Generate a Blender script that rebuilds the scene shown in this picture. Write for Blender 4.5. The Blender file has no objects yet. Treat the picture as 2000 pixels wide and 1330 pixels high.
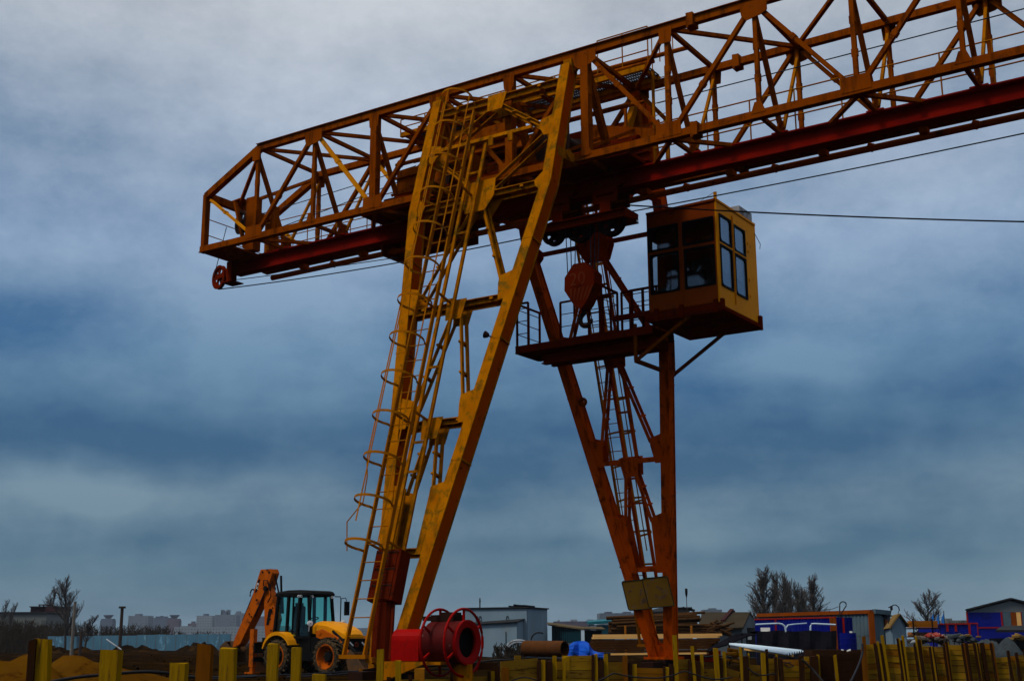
import bpy, bmesh, math, random
from mathutils import Vector, Matrix
random.seed(7)
R = math.radians
V3 = Vector
scene = bpy.context.scene
col = scene.collection

# ------------------------------------------------------------------ camera
FPX, PITCH, ROLL, CAMZ = 2471.7, R(13.319), R(0.266), 1.2
Rx = Matrix.Rotation(PITCH, 3, 'X')
Ry = Matrix(((math.cos(ROLL), 0, math.sin(ROLL)), (0, 1, 0), (-math.sin(ROLL), 0, math.cos(ROLL))))
RC = Rx @ Ry
cam_d = bpy.data.cameras.new('camera')
cam = bpy.data.objects.new('camera', cam_d)
col.objects.link(cam)
cam_d.sensor_width = 36
cam_d.lens = FPX / 2000 * 36
cam_d.clip_start, cam_d.clip_end = 0.1, 20000
m = Matrix((RC.col[0], RC.col[2], -RC.col[1])).transposed().to_4x4()
m.translation = (0, 0, CAMZ)
cam.matrix_world = m
scene.camera = cam


def at(px, py, Y):
    """point at distance Y in front of the camera station, as surveyed on the photograph"""
    d = RC @ V3(((px - 1000) / FPX, 1, -(py - 665) / FPX))
    return V3((d.x / d.y * Y, Y, CAMZ + d.z / d.y * Y))


# ------------------------------------------------------------------ materials
def nn(nt, t, **kw):
    n = nt.nodes.new(t)
    for k, v in kw.items():
        setattr(n, k, v)
    return n


def ramp(nt, fac, stops):
    n = nn(nt, 'ShaderNodeValToRGB')
    e = n.color_ramp.elements
    while len(e) < len(stops):
        e.new(0.5)
    for el, (p, c) in zip(e, stops):
        el.position = p
        el.color = c if len(c) == 4 else (*c, 1)
    nt.links.new(fac, n.inputs[0])
    return n.outputs[0]


def noise(nt, vec, scale, detail=4, rough=0.55, stretch=None):
    n = nn(nt, 'ShaderNodeTexNoise')
    n.inputs['Scale'].default_value = scale
    n.inputs['Detail'].default_value = detail
    n.inputs['Roughness'].default_value = rough
    if stretch:
        mp = nn(nt, 'ShaderNodeMapping')
        mp.inputs['Scale'].default_value = stretch
        nt.links.new(vec, mp.inputs[0])
        vec = mp.outputs[0]
    nt.links.new(vec, n.inputs['Vector'])
    return n.outputs['Fac']


def mixc(nt, fac, a, b):
    n = nn(nt, 'ShaderNodeMix', data_type='RGBA')
    nt.links.new(fac, n.inputs[0])
    for s, x in ((6, a), (7, b)):
        if isinstance(x, tuple):
            n.inputs[s].default_value = (*x, 1)
        else:
            nt.links.new(x, n.inputs[s])
    return n.outputs[2]


MATS = {}


def mat(name, base, alt=None, stain=None, scale=3, rough=0.6, stain_amt=0.35, stretch=None, metal=0, bump=0.0, spec=0.03, stain_scale=None, streak=False):
    """paint / wood / stone: two tones broken by noise, then stains with a shape of their own"""
    mt = bpy.data.materials.new(name)
    mt.use_nodes = True
    nt = mt.node_tree
    b = nt.nodes['Principled BSDF']
    tc = nn(nt, 'ShaderNodeTexCoord').outputs['Object']
    alt = alt or tuple(c * 0.7 for c in base)
    f = noise(nt, tc, scale, 5, 0.6, stretch)
    c = ramp(nt, f, [(0.3, base), (0.7, alt)])
    if stain:
        f2 = noise(nt, tc, stain_scale or scale * 2.3, 6, 0.7, stretch)
        lo = 0.66 - stain_amt * 0.35
        fr = ramp(nt, f2, [(lo, (0, 0, 0)), (lo + 0.09, (1, 1, 1))])
        c = mixc(nt, fr, c, stain)
        if streak:
            f3 = noise(nt, tc, 3.0, 5, 0.65, (2.2, 2.2, 0.28))
            c = mixc(nt, ramp(nt, f3, [(0.50, (0, 0, 0)), (0.66, (0.75, 0.75, 0.75))]), c, tuple(0.55 * x for x in stain))
    nt.links.new(c, b.inputs['Base Color'])
    b.inputs['Roughness'].default_value = rough
    b.inputs['Metallic'].default_value = metal
    b.inputs['Specular IOR Level'].default_value = spec
    if bump:
        bp = nn(nt, 'ShaderNodeBump')
        bp.inputs['Strength'].default_value = bump
        bp.inputs['Distance'].default_value = 0.03
        nt.links.new(f, bp.inputs['Height'])
        nt.links.new(bp.outputs[0], b.inputs['Normal'])
    MATS[name] = mt
    return mt


RUST = (0.06, 0.018, 0.005)
mat('beam_red', (0.20, 0.0075, 0.003), (0.15, 0.005, 0.002), (0.12, 0.008, 0.002), scale=0.8, stain_amt=0.25, stain_scale=2, rough=0.65, spec=0.0)
mat('leg_red', (0.48, 0.060, 0.0004), (0.37, 0.042, 0.0004), (0.12, 0.02, 0.001), streak=True, scale=1.1, stain_amt=0.25, stain_scale=3, rough=0.6, spec=0.0)
mat('orange_and_web_shade', (0.36, 0.052, 0.0004), (0.28, 0.036, 0.0003), (0.07, 0.015, 0.001), scale=1.3, stain_amt=0.25, stain_scale=3, rough=0.6, spec=0.0)
mat('yellow_paint', (0.36, 0.122, 0.0004), (0.25, 0.072, 0.0004), (0.13, 0.062, 0.004), scale=2.2, streak=True, stain_amt=0.36, stain_scale=4.5, rough=0.6, spec=0.0)
mat('orange_paint', (0.22, 0.047, 0.0005), (0.155, 0.028, 0.0004), (0.09, 0.020, 0.003), streak=True, scale=1.1, stain_amt=0.3, stain_scale=4, rough=0.65, spec=0.0)
mat('red_oxide', (0.125, 0.010, 0.001), (0.09, 0.007, 0.0008), (0.05, 0.010, 0.003), scale=0.8, stain_amt=0.3, stain_scale=3, rough=0.65, spec=0.0)
mat('ladder_paint', (0.30, 0.10, 0.001), (0.22, 0.065, 0.001), (0.14, 0.06, 0.012), scale=2, stain_amt=0.3, spec=0.0)
mat('pale_yellow', (0.55, 0.20, 0.003), (0.45, 0.15, 0.003), (0.16, 0.07, 0.01), scale=2, stain_amt=0.25, spec=0.0)
mat('cab_yellow', (0.78, 0.29, 0.002), (0.68, 0.24, 0.002), (0.2, 0.06, 0.004), scale=1.5, stain_amt=0.15, stain_scale=3, rough=0.5, spec=0.02)  # side wall yellow, brightened to make up for sun missing on that side
mat('cab_orange', (0.27, 0.045, 0.001), (0.22, 0.035, 0.001), (0.12, 0.025, 0.003), scale=1.5, stain_amt=0.2, stain_scale=3, rough=0.5)
mat('cabinet_red', (0.085, 0.009, 0.002), (0.06, 0.006, 0.0015), (0.03, 0.006, 0.002), scale=2, stain_amt=0.25, rough=0.7, spec=0.0)
mat('signal_red', (0.27, 0.002, 0.0015), (0.20, 0.0015, 0.001), (0.12, 0.006, 0.003), scale=2.5, stain_amt=0.2, rough=0.45)
mat('dull_red', (0.075, 0.006, 0.005), (0.045, 0.004, 0.004), (0.11, 0.07, 0.065), scale=2.5, stain_amt=0.12, rough=0.55)
mat('dark_steel', (0.022, 0.008, 0.005), (0.013, 0.006, 0.004), scale=4, rough=0.6)
mat('black_rubber', (0.012, 0.012, 0.014), (0.02, 0.02, 0.02), scale=5, rough=0.5)
mat('rope_steel', (0.03, 0.035, 0.045), (0.02, 0.02, 0.025), scale=8, rough=0.6)
mat('grey_metal', (0.30, 0.33, 0.36), (0.2, 0.22, 0.25), (0.1, 0.09, 0.08), scale=2, rough=0.55)
mat('digger_orange', (0.40, 0.078, 0.001), (0.30, 0.055, 0.001), (0.09, 0.022, 0.004), scale=2.5, stain_amt=0.30, stain_scale=4, rough=0.5)
mat('digger_yellow', (0.62, 0.235, 0.001), (0.52, 0.19, 0.001), (0.22, 0.09, 0.01), scale=2, stain_amt=0.2, rough=0.45)
mat('digger_black', (0.004, 0.004, 0.005), (0.007, 0.007, 0.007), scale=3, rough=0.6, spec=0.02)
mat('tyre_mud', (0.03, 0.022, 0.014), (0.11, 0.07, 0.03), (0.012, 0.011, 0.01), scale=6, stain_amt=0.6, rough=0.9, spec=0.02)
mat('bucket_steel', (0.10, 0.045, 0.015), (0.05, 0.03, 0.02), (0.03, 0.03, 0.025), scale=4, rough=0.8)
mat('lamp_white', (0.8, 0.8, 0.8), (0.6, 0.6, 0.6), rough=0.2)
mat('seat_cloth', (0.02, 0.02, 0.025), rough=0.9)
mat('interior_grey', (0.22, 0.20, 0.18), (0.12, 0.10, 0.09), scale=3, rough=0.8)
mat('fresh_plank', (0.32, 0.175, 0.010), (0.23, 0.115, 0.006), (0.12, 0.05, 0.01), scale=1.6, stain_amt=0.25, stain_scale=3, stretch=(1, 1, 6), rough=0.85, spec=0.0)
mat('post_wood', (0.26, 0.145, 0.003), (0.18, 0.092, 0.002), (0.08, 0.04, 0.01), scale=7, stain_amt=0.25, stain_scale=5, stretch=(5, 5, 0.35), rough=0.85, spec=0.0)
mat('brown_post', (0.15, 0.05, 0.003), (0.10, 0.032, 0.002), (0.06, 0.025, 0.008), scale=7, stain_amt=0.25, stretch=(3, 3, 0.5), rough=0.85, spec=0.0)
mat('dark_wood_shade', (0.030, 0.011, 0.004), (0.017, 0.007, 0.003), scale=7, stretch=(3, 3, 0.5), rough=0.9, spec=0.02)
mat('umber_plank', (0.23, 0.125, 0.012), (0.16, 0.080, 0.007), (0.07, 0.03, 0.006), scale=1.8, stain_amt=0.3, stain_scale=3, stretch=(1, 1, 6), rough=0.85, spec=0.0)
mat('orange_plank', (0.27, 0.105, 0.006), (0.19, 0.070, 0.004), (0.10, 0.04, 0.01), scale=1.6, stain_amt=0.25, stain_scale=3, stretch=(1, 1, 6), rough=0.85, spec=0.0)
mat('sawn_timber', (0.80, 0.46, 0.15), (0.66, 0.34, 0.10), scale=2, stretch=(0.3, 4, 4), rough=0.8)
mat('old_timber', (0.06, 0.022, 0.005), (0.028, 0.010, 0.003), (0.14, 0.065, 0.018), scale=3, stain_amt=0.2, stretch=(0.3, 4, 4), rough=0.9, spec=0.02)
mat('bark', (0.06, 0.026, 0.008), (0.025, 0.011, 0.004), (0.12, 0.06, 0.02), scale=4, stain_amt=0.25, stretch=(0.5, 4, 4), rough=0.95, spec=0.02)
mat('sand', (0.085, 0.037, 0.002), (0.055, 0.022, 0.0015), (0.03, 0.010, 0.001), scale=0.7, stain_amt=0.3, stain_scale=1.1, rough=0.95, bump=0.6, spec=0.0)
mat('gravel_grey', (0.045, 0.057, 0.064), (0.027, 0.034, 0.039), (0.03, 0.03, 0.03), scale=5, stain_amt=0.35, rough=0.95, bump=0.7, spec=0.02)
mat('white_sheet', (0.48, 0.59, 0.68), (0.40, 0.50, 0.58), (0.26, 0.32, 0.38), scale=0.8, stain_amt=0.2, rough=0.5)
mat('shed_white', (0.17, 0.24, 0.29), (0.13, 0.19, 0.24), (0.16, 0.2, 0.22), scale=0.6, stain_amt=0.25, stain_scale=1.2, stretch=(1, 1, 0.3), rough=0.7)
mat('shed_roof', (0.015, 0.017, 0.02), (0.024, 0.024, 0.025), scale=1, rough=0.8)
mat('fence_panel', (0.055, 0.135, 0.20), (0.04, 0.10, 0.155), (0.12, 0.26, 0.36), scale=0.25, stain_amt=0.25, stain_scale=0.35, rough=0.5)
mat('container_grey', (0.075, 0.115, 0.14), (0.055, 0.085, 0.11), (0.05, 0.05, 0.05), scale=1.2, stain_amt=0.2, rough=0.6)
mat('container_blue', (0.003, 0.007, 0.14), (0.002, 0.005, 0.10), (0.01, 0.02, 0.12), scale=1, stain_amt=0.2, rough=0.5)
mat('warehouse_blue', (0.004, 0.010, 0.19), (0.003, 0.008, 0.15), scale=0.5, rough=0.5)
mat('trim_red', (0.26, 0.010, 0.006), (0.2, 0.008, 0.005), scale=1, rough=0.6)
mat('trim_orange', (0.20, 0.043, 0.002), (0.15, 0.030, 0.002), scale=1.5, rough=0.6)
mat('teal_wall', (0.008, 0.055, 0.075), (0.006, 0.04, 0.058), scale=0.6, rough=0.6)
mat('teal_roof', (0.015, 0.12, 0.15), (0.012, 0.095, 0.12), scale=0.6, rough=0.5)
mat('roof_brown', (0.038, 0.029, 0.017), (0.024, 0.019, 0.012), (0.03, 0.02, 0.015), scale=1, stain_amt=0.3, stretch=(1, 1, 4), rough=0.9)
mat('plaster_grey', (0.11, 0.13, 0.14), (0.08, 0.095, 0.105), (0.09, 0.1, 0.1), scale=0.6, stain_amt=0.3, rough=0.85)
mat('hut_roof', (0.10, 0.075, 0.04), (0.06, 0.045, 0.025), (0.03, 0.022, 0.015), scale=1, stain_amt=0.3, rough=0.9)
mat('roof_tan', (0.18, 0.11, 0.03), (0.12, 0.07, 0.022), (0.12, 0.08, 0.04), scale=2, stain_amt=0.3, rough=0.9)
mat('brick_dark', (0.045, 0.016, 0.016), (0.03, 0.011, 0.012), scale=0.6, rough=0.9)
mat('black_tarp', (0.004, 0.004, 0.006), (0.008, 0.008, 0.011), scale=2, rough=0.8, bump=0.8, spec=0.0)
mat('blue_tarp', (0.006, 0.07, 0.42), (0.004, 0.045, 0.30), scale=1.5, rough=0.6, bump=0.4)
mat('pipe_rust', (0.085, 0.03, 0.007), (0.05, 0.018, 0.005), (0.05, 0.02, 0.01), scale=2, stain_amt=0.35, rough=0.8)
mat('board_sign', (0.22, 0.115, 0.014), (0.16, 0.078, 0.01), (0.14, 0.10, 0.08), scale=2, stain_amt=0.3, stain_scale=3.2, rough=0.7)
mat('sack_red', (0.30, 0.04, 0.028), (0.17, 0.02, 0.014), (0.6, 0.45, 0.4), scale=4, stain_amt=0.25, rough=0.8)
mat('sack_dark', (0.05, 0.045, 0.04), (0.1, 0.08, 0.07), (0.25, 0.2, 0.17), scale=4, stain_amt=0.3, rough=0.8)
mat('flag_blue', (0.02, 0.16, 0.50), (0.02, 0.12, 0.42), scale=2, rough=0.8)
mat('stack_orange', (0.33, 0.11, 0.006), (0.22, 0.065, 0.004), (0.15, 0.06, 0.01), scale=2, stain_amt=0.25, stretch=(0.3, 4, 8), rough=0.85)
mat('tree_bark', (0.035, 0.029, 0.026), (0.05, 0.042, 0.037), scale=2, rough=0.95, spec=0.02)
mat('twig', (0.060, 0.052, 0.050), (0.085, 0.074, 0.07), scale=1, rough=0.95, spec=0.02)
mat('brush', (0.020, 0.017, 0.013), (0.035, 0.026, 0.018), scale=0.3, rough=1, spec=0.0)
mat('concrete_pole', (0.16, 0.14, 0.12), (0.10, 0.09, 0.08), scale=2, rough=0.9)
mat('dark_wood_pole', (0.035, 0.025, 0.02), (0.05, 0.035, 0.03), scale=2, rough=0.9)
mat('rail_steel', (0.10, 0.06, 0.04), (0.06, 0.04, 0.03), scale=4, rough=0.6, metal=0.4)
mat('sleeper', (0.05, 0.035, 0.022), (0.035, 0.025, 0.016), scale=3, rough=0.95)
mat('marking_paint', (0.15, 0.030, 0.008), (0.11, 0.015, 0.004), scale=6, rough=0.7)
mat('label_white', (0.7, 0.7, 0.68), (0.55, 0.55, 0.5), scale=6, rough=0.6)
mat('faded_paper', (0.13, 0.085, 0.06), (0.15, 0.07, 0.02), (0.07, 0.06, 0.03), scale=7, stain_amt=0.3, rough=0.9)
mat('paper', (0.62, 0.58, 0.58), (0.6, 0.3, 0.28), scale=9, rough=0.9)


def glass(name, tint, fac, rough=0.05):
    mt = bpy.data.materials.new(name)
    mt.use_nodes = True
    nt = mt.node_tree
    nt.nodes.remove(nt.nodes['Principled BSDF'])
    o = nt.nodes['Material Output']
    t = nn(nt, 'ShaderNodeBsdfTransparent')
    t.inputs[0].default_value = (*tint, 1)
    g = nn(nt, 'ShaderNodeBsdfGlossy')
    g.inputs['Color'].default_value = (0.8, 0.9, 1, 1)
    g.inputs['Roughness'].default_value = rough
    mx = nn(nt, 'ShaderNodeMixShader')
    mx.inputs[0].default_value = fac
    nt.links.new(t.outputs[0], mx.inputs[1])
    nt.links.new(g.outputs[0], mx.inputs[2])
    nt.links.new(mx.outputs[0], o.inputs[0])
    MATS[name] = mt


glass('cab_glass', (0.60, 0.63, 0.66), 0.06)
glass('cab_side_glass', (0.7, 0.73, 0.76), 0.24)
glass('teal_glass', (0.70, 0.95, 0.92), 0.03)


def window_wall(name, wall, win, sx, sz, band=0.0):
    """far facade: rows of window openings as a brick pattern"""
    mt = bpy.data.materials.new(name)
    mt.use_nodes = True
    nt = mt.node_tree
    b = nt.nodes['Principled BSDF']
    tc = nn(nt, 'ShaderNodeTexCoord').outputs['Object']
    sp = nn(nt, 'ShaderNodeSeparateXYZ')
    nt.links.new(tc, sp.inputs[0])
    ad = nn(nt, 'ShaderNodeMath', operation='ADD')
    nt.links.new(sp.outputs[0], ad.inputs[0])
    nt.links.new(sp.outputs[1], ad.inputs[1])
    cb = nn(nt, 'ShaderNodeCombineXYZ')
    nt.links.new(ad.outputs[0], cb.inputs[0])
    nt.links.new(sp.outputs[2], cb.inputs[1])
    br = nn(nt, 'ShaderNodeTexBrick', offset=0.0)
    br.inputs['Color1'].default_value = (*win, 1)
    br.inputs['Color2'].default_value = (*[c * 1.6 for c in win], 1)
    br.inputs['Mortar'].default_value = (*wall, 1)
    br.inputs['Scale'].default_value = 1
    br.inputs['Brick Width'].default_value = sx
    br.inputs['Row Height'].default_value = sz
    br.inputs['Mortar Size'].default_value = min(sx, sz) * 0.27
    nt.links.new(cb.outputs[0], br.inputs['Vector'])
    nt.links.new(br.outputs[0], b.inputs['Base Color'])
    b.inputs['Roughness'].default_value = 0.8
    MATS[name] = mt


window_wall('tower_grey', (0.085, 0.115, 0.15), (0.045, 0.07, 0.10), 3.2, 3.0)  # distance haze is mixed into the tower colours as a blue-grey cast
window_wall('tower_blue', (0.045, 0.070, 0.115), (0.03, 0.05, 0.085), 3.2, 3.0)
window_wall('tower_red', (0.062, 0.045, 0.07), (0.035, 0.035, 0.06), 3.2, 3.0)
window_wall('tower_white', (0.15, 0.18, 0.21), (0.06, 0.085, 0.115), 3.0, 2.9)
window_wall('factory_wall', (0.10, 0.11, 0.105), (0.05, 0.055, 0.055), 3.4, 3.2)


# ------------------------------------------------------------------ mesh builder
class MB:
    def __init__(s):
        s.v, s.f = [], []

    def add(s, vs, fs):
        n = len(s.v)
        s.v += [tuple(p) for p in vs]
        s.f += [tuple(i + n for i in f) for f in fs]
        return s

    def frame(s, d, up):
        d = d.normalized()
        up = V3(up)
        if abs(d.dot(up.normalized())) > 0.98:
            up = V3((1, 0, 0)) if abs(d.x) < 0.9 else V3((0, 1, 0))
        x = d.cross(up).normalized()
        return x, x.cross(d).normalized()

    def beam(s, p, q, w, h, up=(0, 0, 1)):
        p, q = V3(p), V3(q)
        x, y = s.frame(q - p, up)
        c = [(-1, -1), (1, -1), (1, 1), (-1, 1)]
        vs = [e + x * (a * w / 2) + y * (b * h / 2) for e in (p, q) for a, b in c]
        return s.add(vs, [(0, 1, 2, 3), (7, 6, 5, 4), (0, 4, 5, 1), (1, 5, 6, 2), (2, 6, 7, 3), (3, 7, 4, 0)])

    def angle(s, p, q, w, h, up=(0, 0, 1), t=0.018):
        """L-section member"""
        p, q = V3(p), V3(q)
        x, y = s.frame(q - p, up)
        s.beam(p - y * (h / 2 - t / 2), q - y * (h / 2 - t / 2), w, t, y)
        o = -x * (w / 2 - t / 2) + y * (t / 2)
        return s.beam(p + o, q + o, t, h - t, y)

    def chan(s, p, q, w, h, up=(0, 0, 1), t=0.02, side=1):
        p, q = V3(p), V3(q)
        x, y = s.frame(q - p, up)
        o = x * (side * (w / 2 - t / 2))
        s.beam(p + o, q + o, t, h, y)
        for k in (-1, 1):
            o = y * (k * (h / 2 - t / 2)) - x * (side * t / 2)
            s.beam(p + o, q + o, w - t, t, y)
        return s

    def ibeam(s, p, q, b, h, up=(0, 0, 1), tf=0.03, tw=0.025):
        p, q = V3(p), V3(q)
        x, y = s.frame(q - p, up)
        for k in (-1, 1):
            o = y * (k * (h / 2 - tf / 2))
            s.beam(p + o, q + o, b, tf, y)
        return s.beam(p, q, tw, h - 2 * tf, y)

    def plate(s, pts, t):
        pts = [V3(p) for p in pts]
        n = (pts[1] - pts[0]).cross(pts[2] - pts[0]).normalized() * (t / 2)
        k = len(pts)
        vs = [p - n for p in pts] + [p + n for p in pts]
        fs = [tuple(range(k - 1, -1, -1)), tuple(range(k, 2 * k))]
        fs += [(i, (i + 1) % k, (i + 1) % k + k, i + k) for i in range(k)]
        return s.add(vs, fs)

    def box(s, c, sz, rot=None):
        c = V3(c)
        vs = []
        for a in (-1, 1):
            for b in (-1, 1):
                for e in (-1, 1):
                    p = V3((a * sz[0] / 2, b * sz[1] / 2, e * sz[2] / 2))
                    vs.append(c + (rot @ p if rot else p))
        return s.add(vs, [(0, 1, 3, 2), (4, 6, 7, 5), (0, 4, 5, 1), (2, 3, 7, 6), (0, 2, 6, 4), (1, 5, 7, 3)])

    def tube(s, pts, r, seg=6, closed=False, r2=None):
        pts = [V3(p) for p in pts]
        n = len(pts)
        vs = []
        up = V3((0, 0, 1))
        for i, p in enumerate(pts):
            a = pts[i - 1] if (i > 0 or closed) else p
            b = pts[(i + 1) % n] if (i < n - 1 or closed) else p
            d = b - a
            if d.length < 1e-9:
                d = V3((0, 0, 1))
            x, y = s.frame(d, up)
            rr = r if r2 is None else r + (r2 - r) * i / max(1, n - 1)
            vs += [p + (x * math.cos(2 * math.pi * k / seg) + y * math.sin(2 * math.pi * k / seg)) * rr for k in range(seg)]
        fs = []
        for i in range(n if closed else n - 1):
            j = (i + 1) % n
            fs += [(i * seg + k, i * seg + (k + 1) % seg, j * seg + (k + 1) % seg, j * seg + k) for k in range(seg)]
        if not closed:
            fs += [tuple(range(seg - 1, -1, -1)), tuple(range((n - 1) * seg, n * seg))]
        return s.add(vs, fs)

    def cyl(s, p, q, r, seg=16, r2=None):
        return s.tube([p, q], r, seg, r2=r2)

    def lathe(s, o, axis, prof, seg=28):
        """closed profile [(along axis, radius)] revolved about an axis"""
        o, ax = V3(o), V3(axis).normalized()
        x, y = s.frame(ax, (0, 0, 1))
        k = len(prof)
        vs, fs = [], []
        for j in range(seg):
            t = 2 * math.pi * j / seg
            e = x * math.cos(t) + y * math.sin(t)
            vs += [o + ax * a + e * r for a, r in prof]
        for j in range(seg):
            i = (j + 1) % seg
            fs += [(j * k + a, j * k + (a + 1) % k, i * k + (a + 1) % k, i * k + a) for a in range(k)]
        return s.add(vs, fs)

    def build(s, name, material, parent=None, smooth=False, loc=None, bevel=0):
        me = bpy.data.meshes.new(name)
        me.from_pydata(s.v, [], s.f)
        bm = bmesh.new()
        bm.from_mesh(me)
        bmesh.ops.recalc_face_normals(bm, faces=bm.faces)
        if bevel:
            bmesh.ops.bevel(bm, geom=list(bm.edges), offset=bevel, segments=2, affect='EDGES', profile=0.5)
        bm.to_mesh(me)
        bm.free()
        me.materials.append(MATS[material] if isinstance(material, str) else material)
        if smooth:
            for p in me.polygons:
                p.use_smooth = True
        o = bpy.data.objects.new(name, me)
        col.objects.link(o)
        if parent:
            o.parent = parent
        if loc is not None:
            o.location = loc
        return o


def tag(o, label=None, cat=None, group=None, kind=None):
    for k, v in (('label', label), ('category', cat), ('group', group), ('kind', kind)):
        if v:
            o[k] = v
    return o


def empty(name, loc=(0, 0, 0), rz=0, parent=None, scale=1):
    o = bpy.data.objects.new(name, None)
    col.objects.link(o)
    o.location = loc
    o.rotation_euler = (0, 0, rz)
    o.scale = (scale,) * 3
    o.empty_display_size = 0.2
    if parent:
        o.parent = parent
    return o


def copy_tree(o, parent=None):
    c = o.copy()
    col.objects.link(c)
    if parent:
        c.parent = parent
    for ch in list(o.children):
        copy_tree(ch, c)
    return c


def arc(c, a, b, r1, r2, t0, t1, n):
    """elliptic arc around c in the plane of a, b"""
    c, a, b = V3(c), V3(a), V3(b)
    return [c + a * (r1 * math.cos(t0 + (t1 - t0) * i / n)) + b * (r2 * math.sin(t0 + (t1 - t0) * i / n)) for i in range(n + 1)]


def text_mesh(name, s, size, mtl, parent, mw):
    cu = bpy.data.curves.new(name, 'FONT')
    cu.body = s
    cu.size = size
    cu.align_x = 'CENTER'
    cu.align_y = 'CENTER'
    cu.extrude = 0.002
    t = bpy.data.objects.new(name, cu)
    col.objects.link(t)
    bpy.context.view_layer.update()
    me = bpy.data.meshes.new_from_object(t)
    bpy.data.objects.remove(t)
    me.materials.clear()
    me.materials.append(MATS[mtl])
    o = bpy.data.objects.new(name, me)
    col.objects.link(o)
    o.parent = parent
    o.matrix_local = mw
    return o

# ================================================================== GANTRY CRANE
# local frame: x along the bridge, y across it (away from the camera), z up
AZ = R(33.608)
crane = tag(empty('gantry_crane', (-7.587, 33.424, 0), -AZ),
            'tall orange steel gantry crane with lattice bridge, yellow V legs and hanging cab', 'gantry crane')
ZB, HT, W = 11.417, 2.455, 1.18
ZT = ZB + HT
NODE0, PAN, NN = 1.886, 2.0, 15
U_ = lambda i: 0.0 if i == 0 else NODE0 + (i - 1) * PAN
UE = U_(NN)
ZE = ZB + 1.50


def T(i, s): return V3((U_(i), s * W, ZT))
def B(i, s): return V3((U_(i), s * W, ZB))
def C_(i): return V3((U_(i), 0, ZB + 0.02))


# --- lattice bridge
mb = MB()
for s in (-1, 1):
    mb.beam(T(1, s), (UE, s * W, ZT), 0.15, 0.16)
    mb.beam((0, s * W, ZE), T(1, s) + V3((0.06, 0, 0)), 0.165, 0.165)
    mb.beam((-0.1, s * W, ZB), (UE, s * W, ZB), 0.15, 0.17)
    mb.beam((0, s * W, ZB - 0.08), (0, s * W, ZE + 0.04), 0.16, 0.13)
    # small lips on the chords: splice plates and flanges
    mb.beam((-0.1, s * (W + 0.085), ZB - 0.085), (UE, s * (W + 0.085), ZB - 0.085), 0.06, 0.016)
    mb.beam(T(1, s) + V3((0, s * 0.09, 0.092)), V3((UE, s * (W + 0.09), ZT + 0.092)), 0.06, 0.016)
    for u in (U_(7) + 0.62,):
        for z in (ZT, ZB):
            mb.beam((u - 0.06, s * W, z), (u + 0.06, s * W, z), 0.29, 0.29)
            mb.beam((u - 0.11, s * W, z), (u - 0.05, s * W, z), 0.22, 0.34)
mb.beam((0, -W, ZE), (0, W, ZE), 0.16, 0.2)
mb.beam((0, -W, ZB), (0, W, ZB), 0.16, 0.16)
cr = mb
for i in range(1, NN + 1):
    for s in (-1, 1):
        top = i % 2 == 0
        o = s * (W + 0.0)
        d = 0.075 * s
        u = U_(i)
        if top:
            cr.plate([(u - 0.30, o + d, ZT + 0.02), (u + 0.30, o + d, ZT + 0.02), (u + 0.30, o + d, ZT - 0.26), (u + 0.16, o + d, ZT - 0.33), (u - 0.16, o + d, ZT - 0.38), (u - 0.26, o + d, ZT - 0.26)], 0.02)
            cr.plate([(u - 0.16, o + d, ZB + 0.02), (u + 0.16, o + d, ZB + 0.02), (u + 0.07, o + d, ZB + 0.26), (u - 0.07, o + d, ZB + 0.26)], 0.02)
        else:
            cr.plate([(u - 0.30, o + d, ZB - 0.02), (u + 0.30, o + d, ZB - 0.02), (u + 0.28, o + d, ZB + 0.30), (u - 0.28, o + d, ZB + 0.30)], 0.02)
            cr.plate([(u - 0.16, o + d, ZT), (u + 0.16, o + d, ZT), (u + 0.13, o + d, ZT - 0.36), (u - 0.13, o + d, ZT - 0.36)], 0.02)
    c = C_(i)
    cr.plate([(c.x - 0.02, -0.22, ZB + 0.03), (c.x - 0.02, 0.22, ZB + 0.03), (c.x - 0.02, 0.12, ZB + 0.32), (c.x - 0.02, -0.12, ZB + 0.32)], 0.03)
bridge = cr.build('bridge_truss', 'orange_paint', crane)
for i in range(1, NN + 1):
    thick = 0.19 if 3 <= i <= 6 else 0.09
    for s in (-1, 1):
        m1 = MB()
        if thick > 0.15:
            m1.chan(B(i, s), T(i, s), thick, thick, (1, 0, 0), 0.03, s)
            m1.beam(B(i, s) + V3((0, -s * 0.03, 0)), T(i, s) + V3((0, -s * 0.03, 0)), 0.03, thick, (1, 0, 0))
        else:
            m1.beam(B(i, s), T(i, s), thick, thick, (1, 0, 0))
        for z in (0.8, 1.5):
            m1.beam(B(i, s) + V3((0, 0, z - 0.08)), B(i, s) + V3((0, 0, z + 0.08)), thick * 0.8, thick + 0.035, (1, 0, 0))
        m1.build('vertical_post', 'orange_paint', bridge)
        m1 = MB()
        m1.beam(T(i, s) - V3((0, 0, 0.25)), C_(i) + V3((0, s * 0.09, 0.12)), (0.10 if s < 0 else 0.065) if i not in (5, 6) else 0.17, (0.09 if s < 0 else 0.065) if i not in (5, 6) else 0.14, (1, 0, 0))
        m1.build('sway_brace', 'orange_paint' if s < 0 else 'ladder_paint', bridge)
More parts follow.
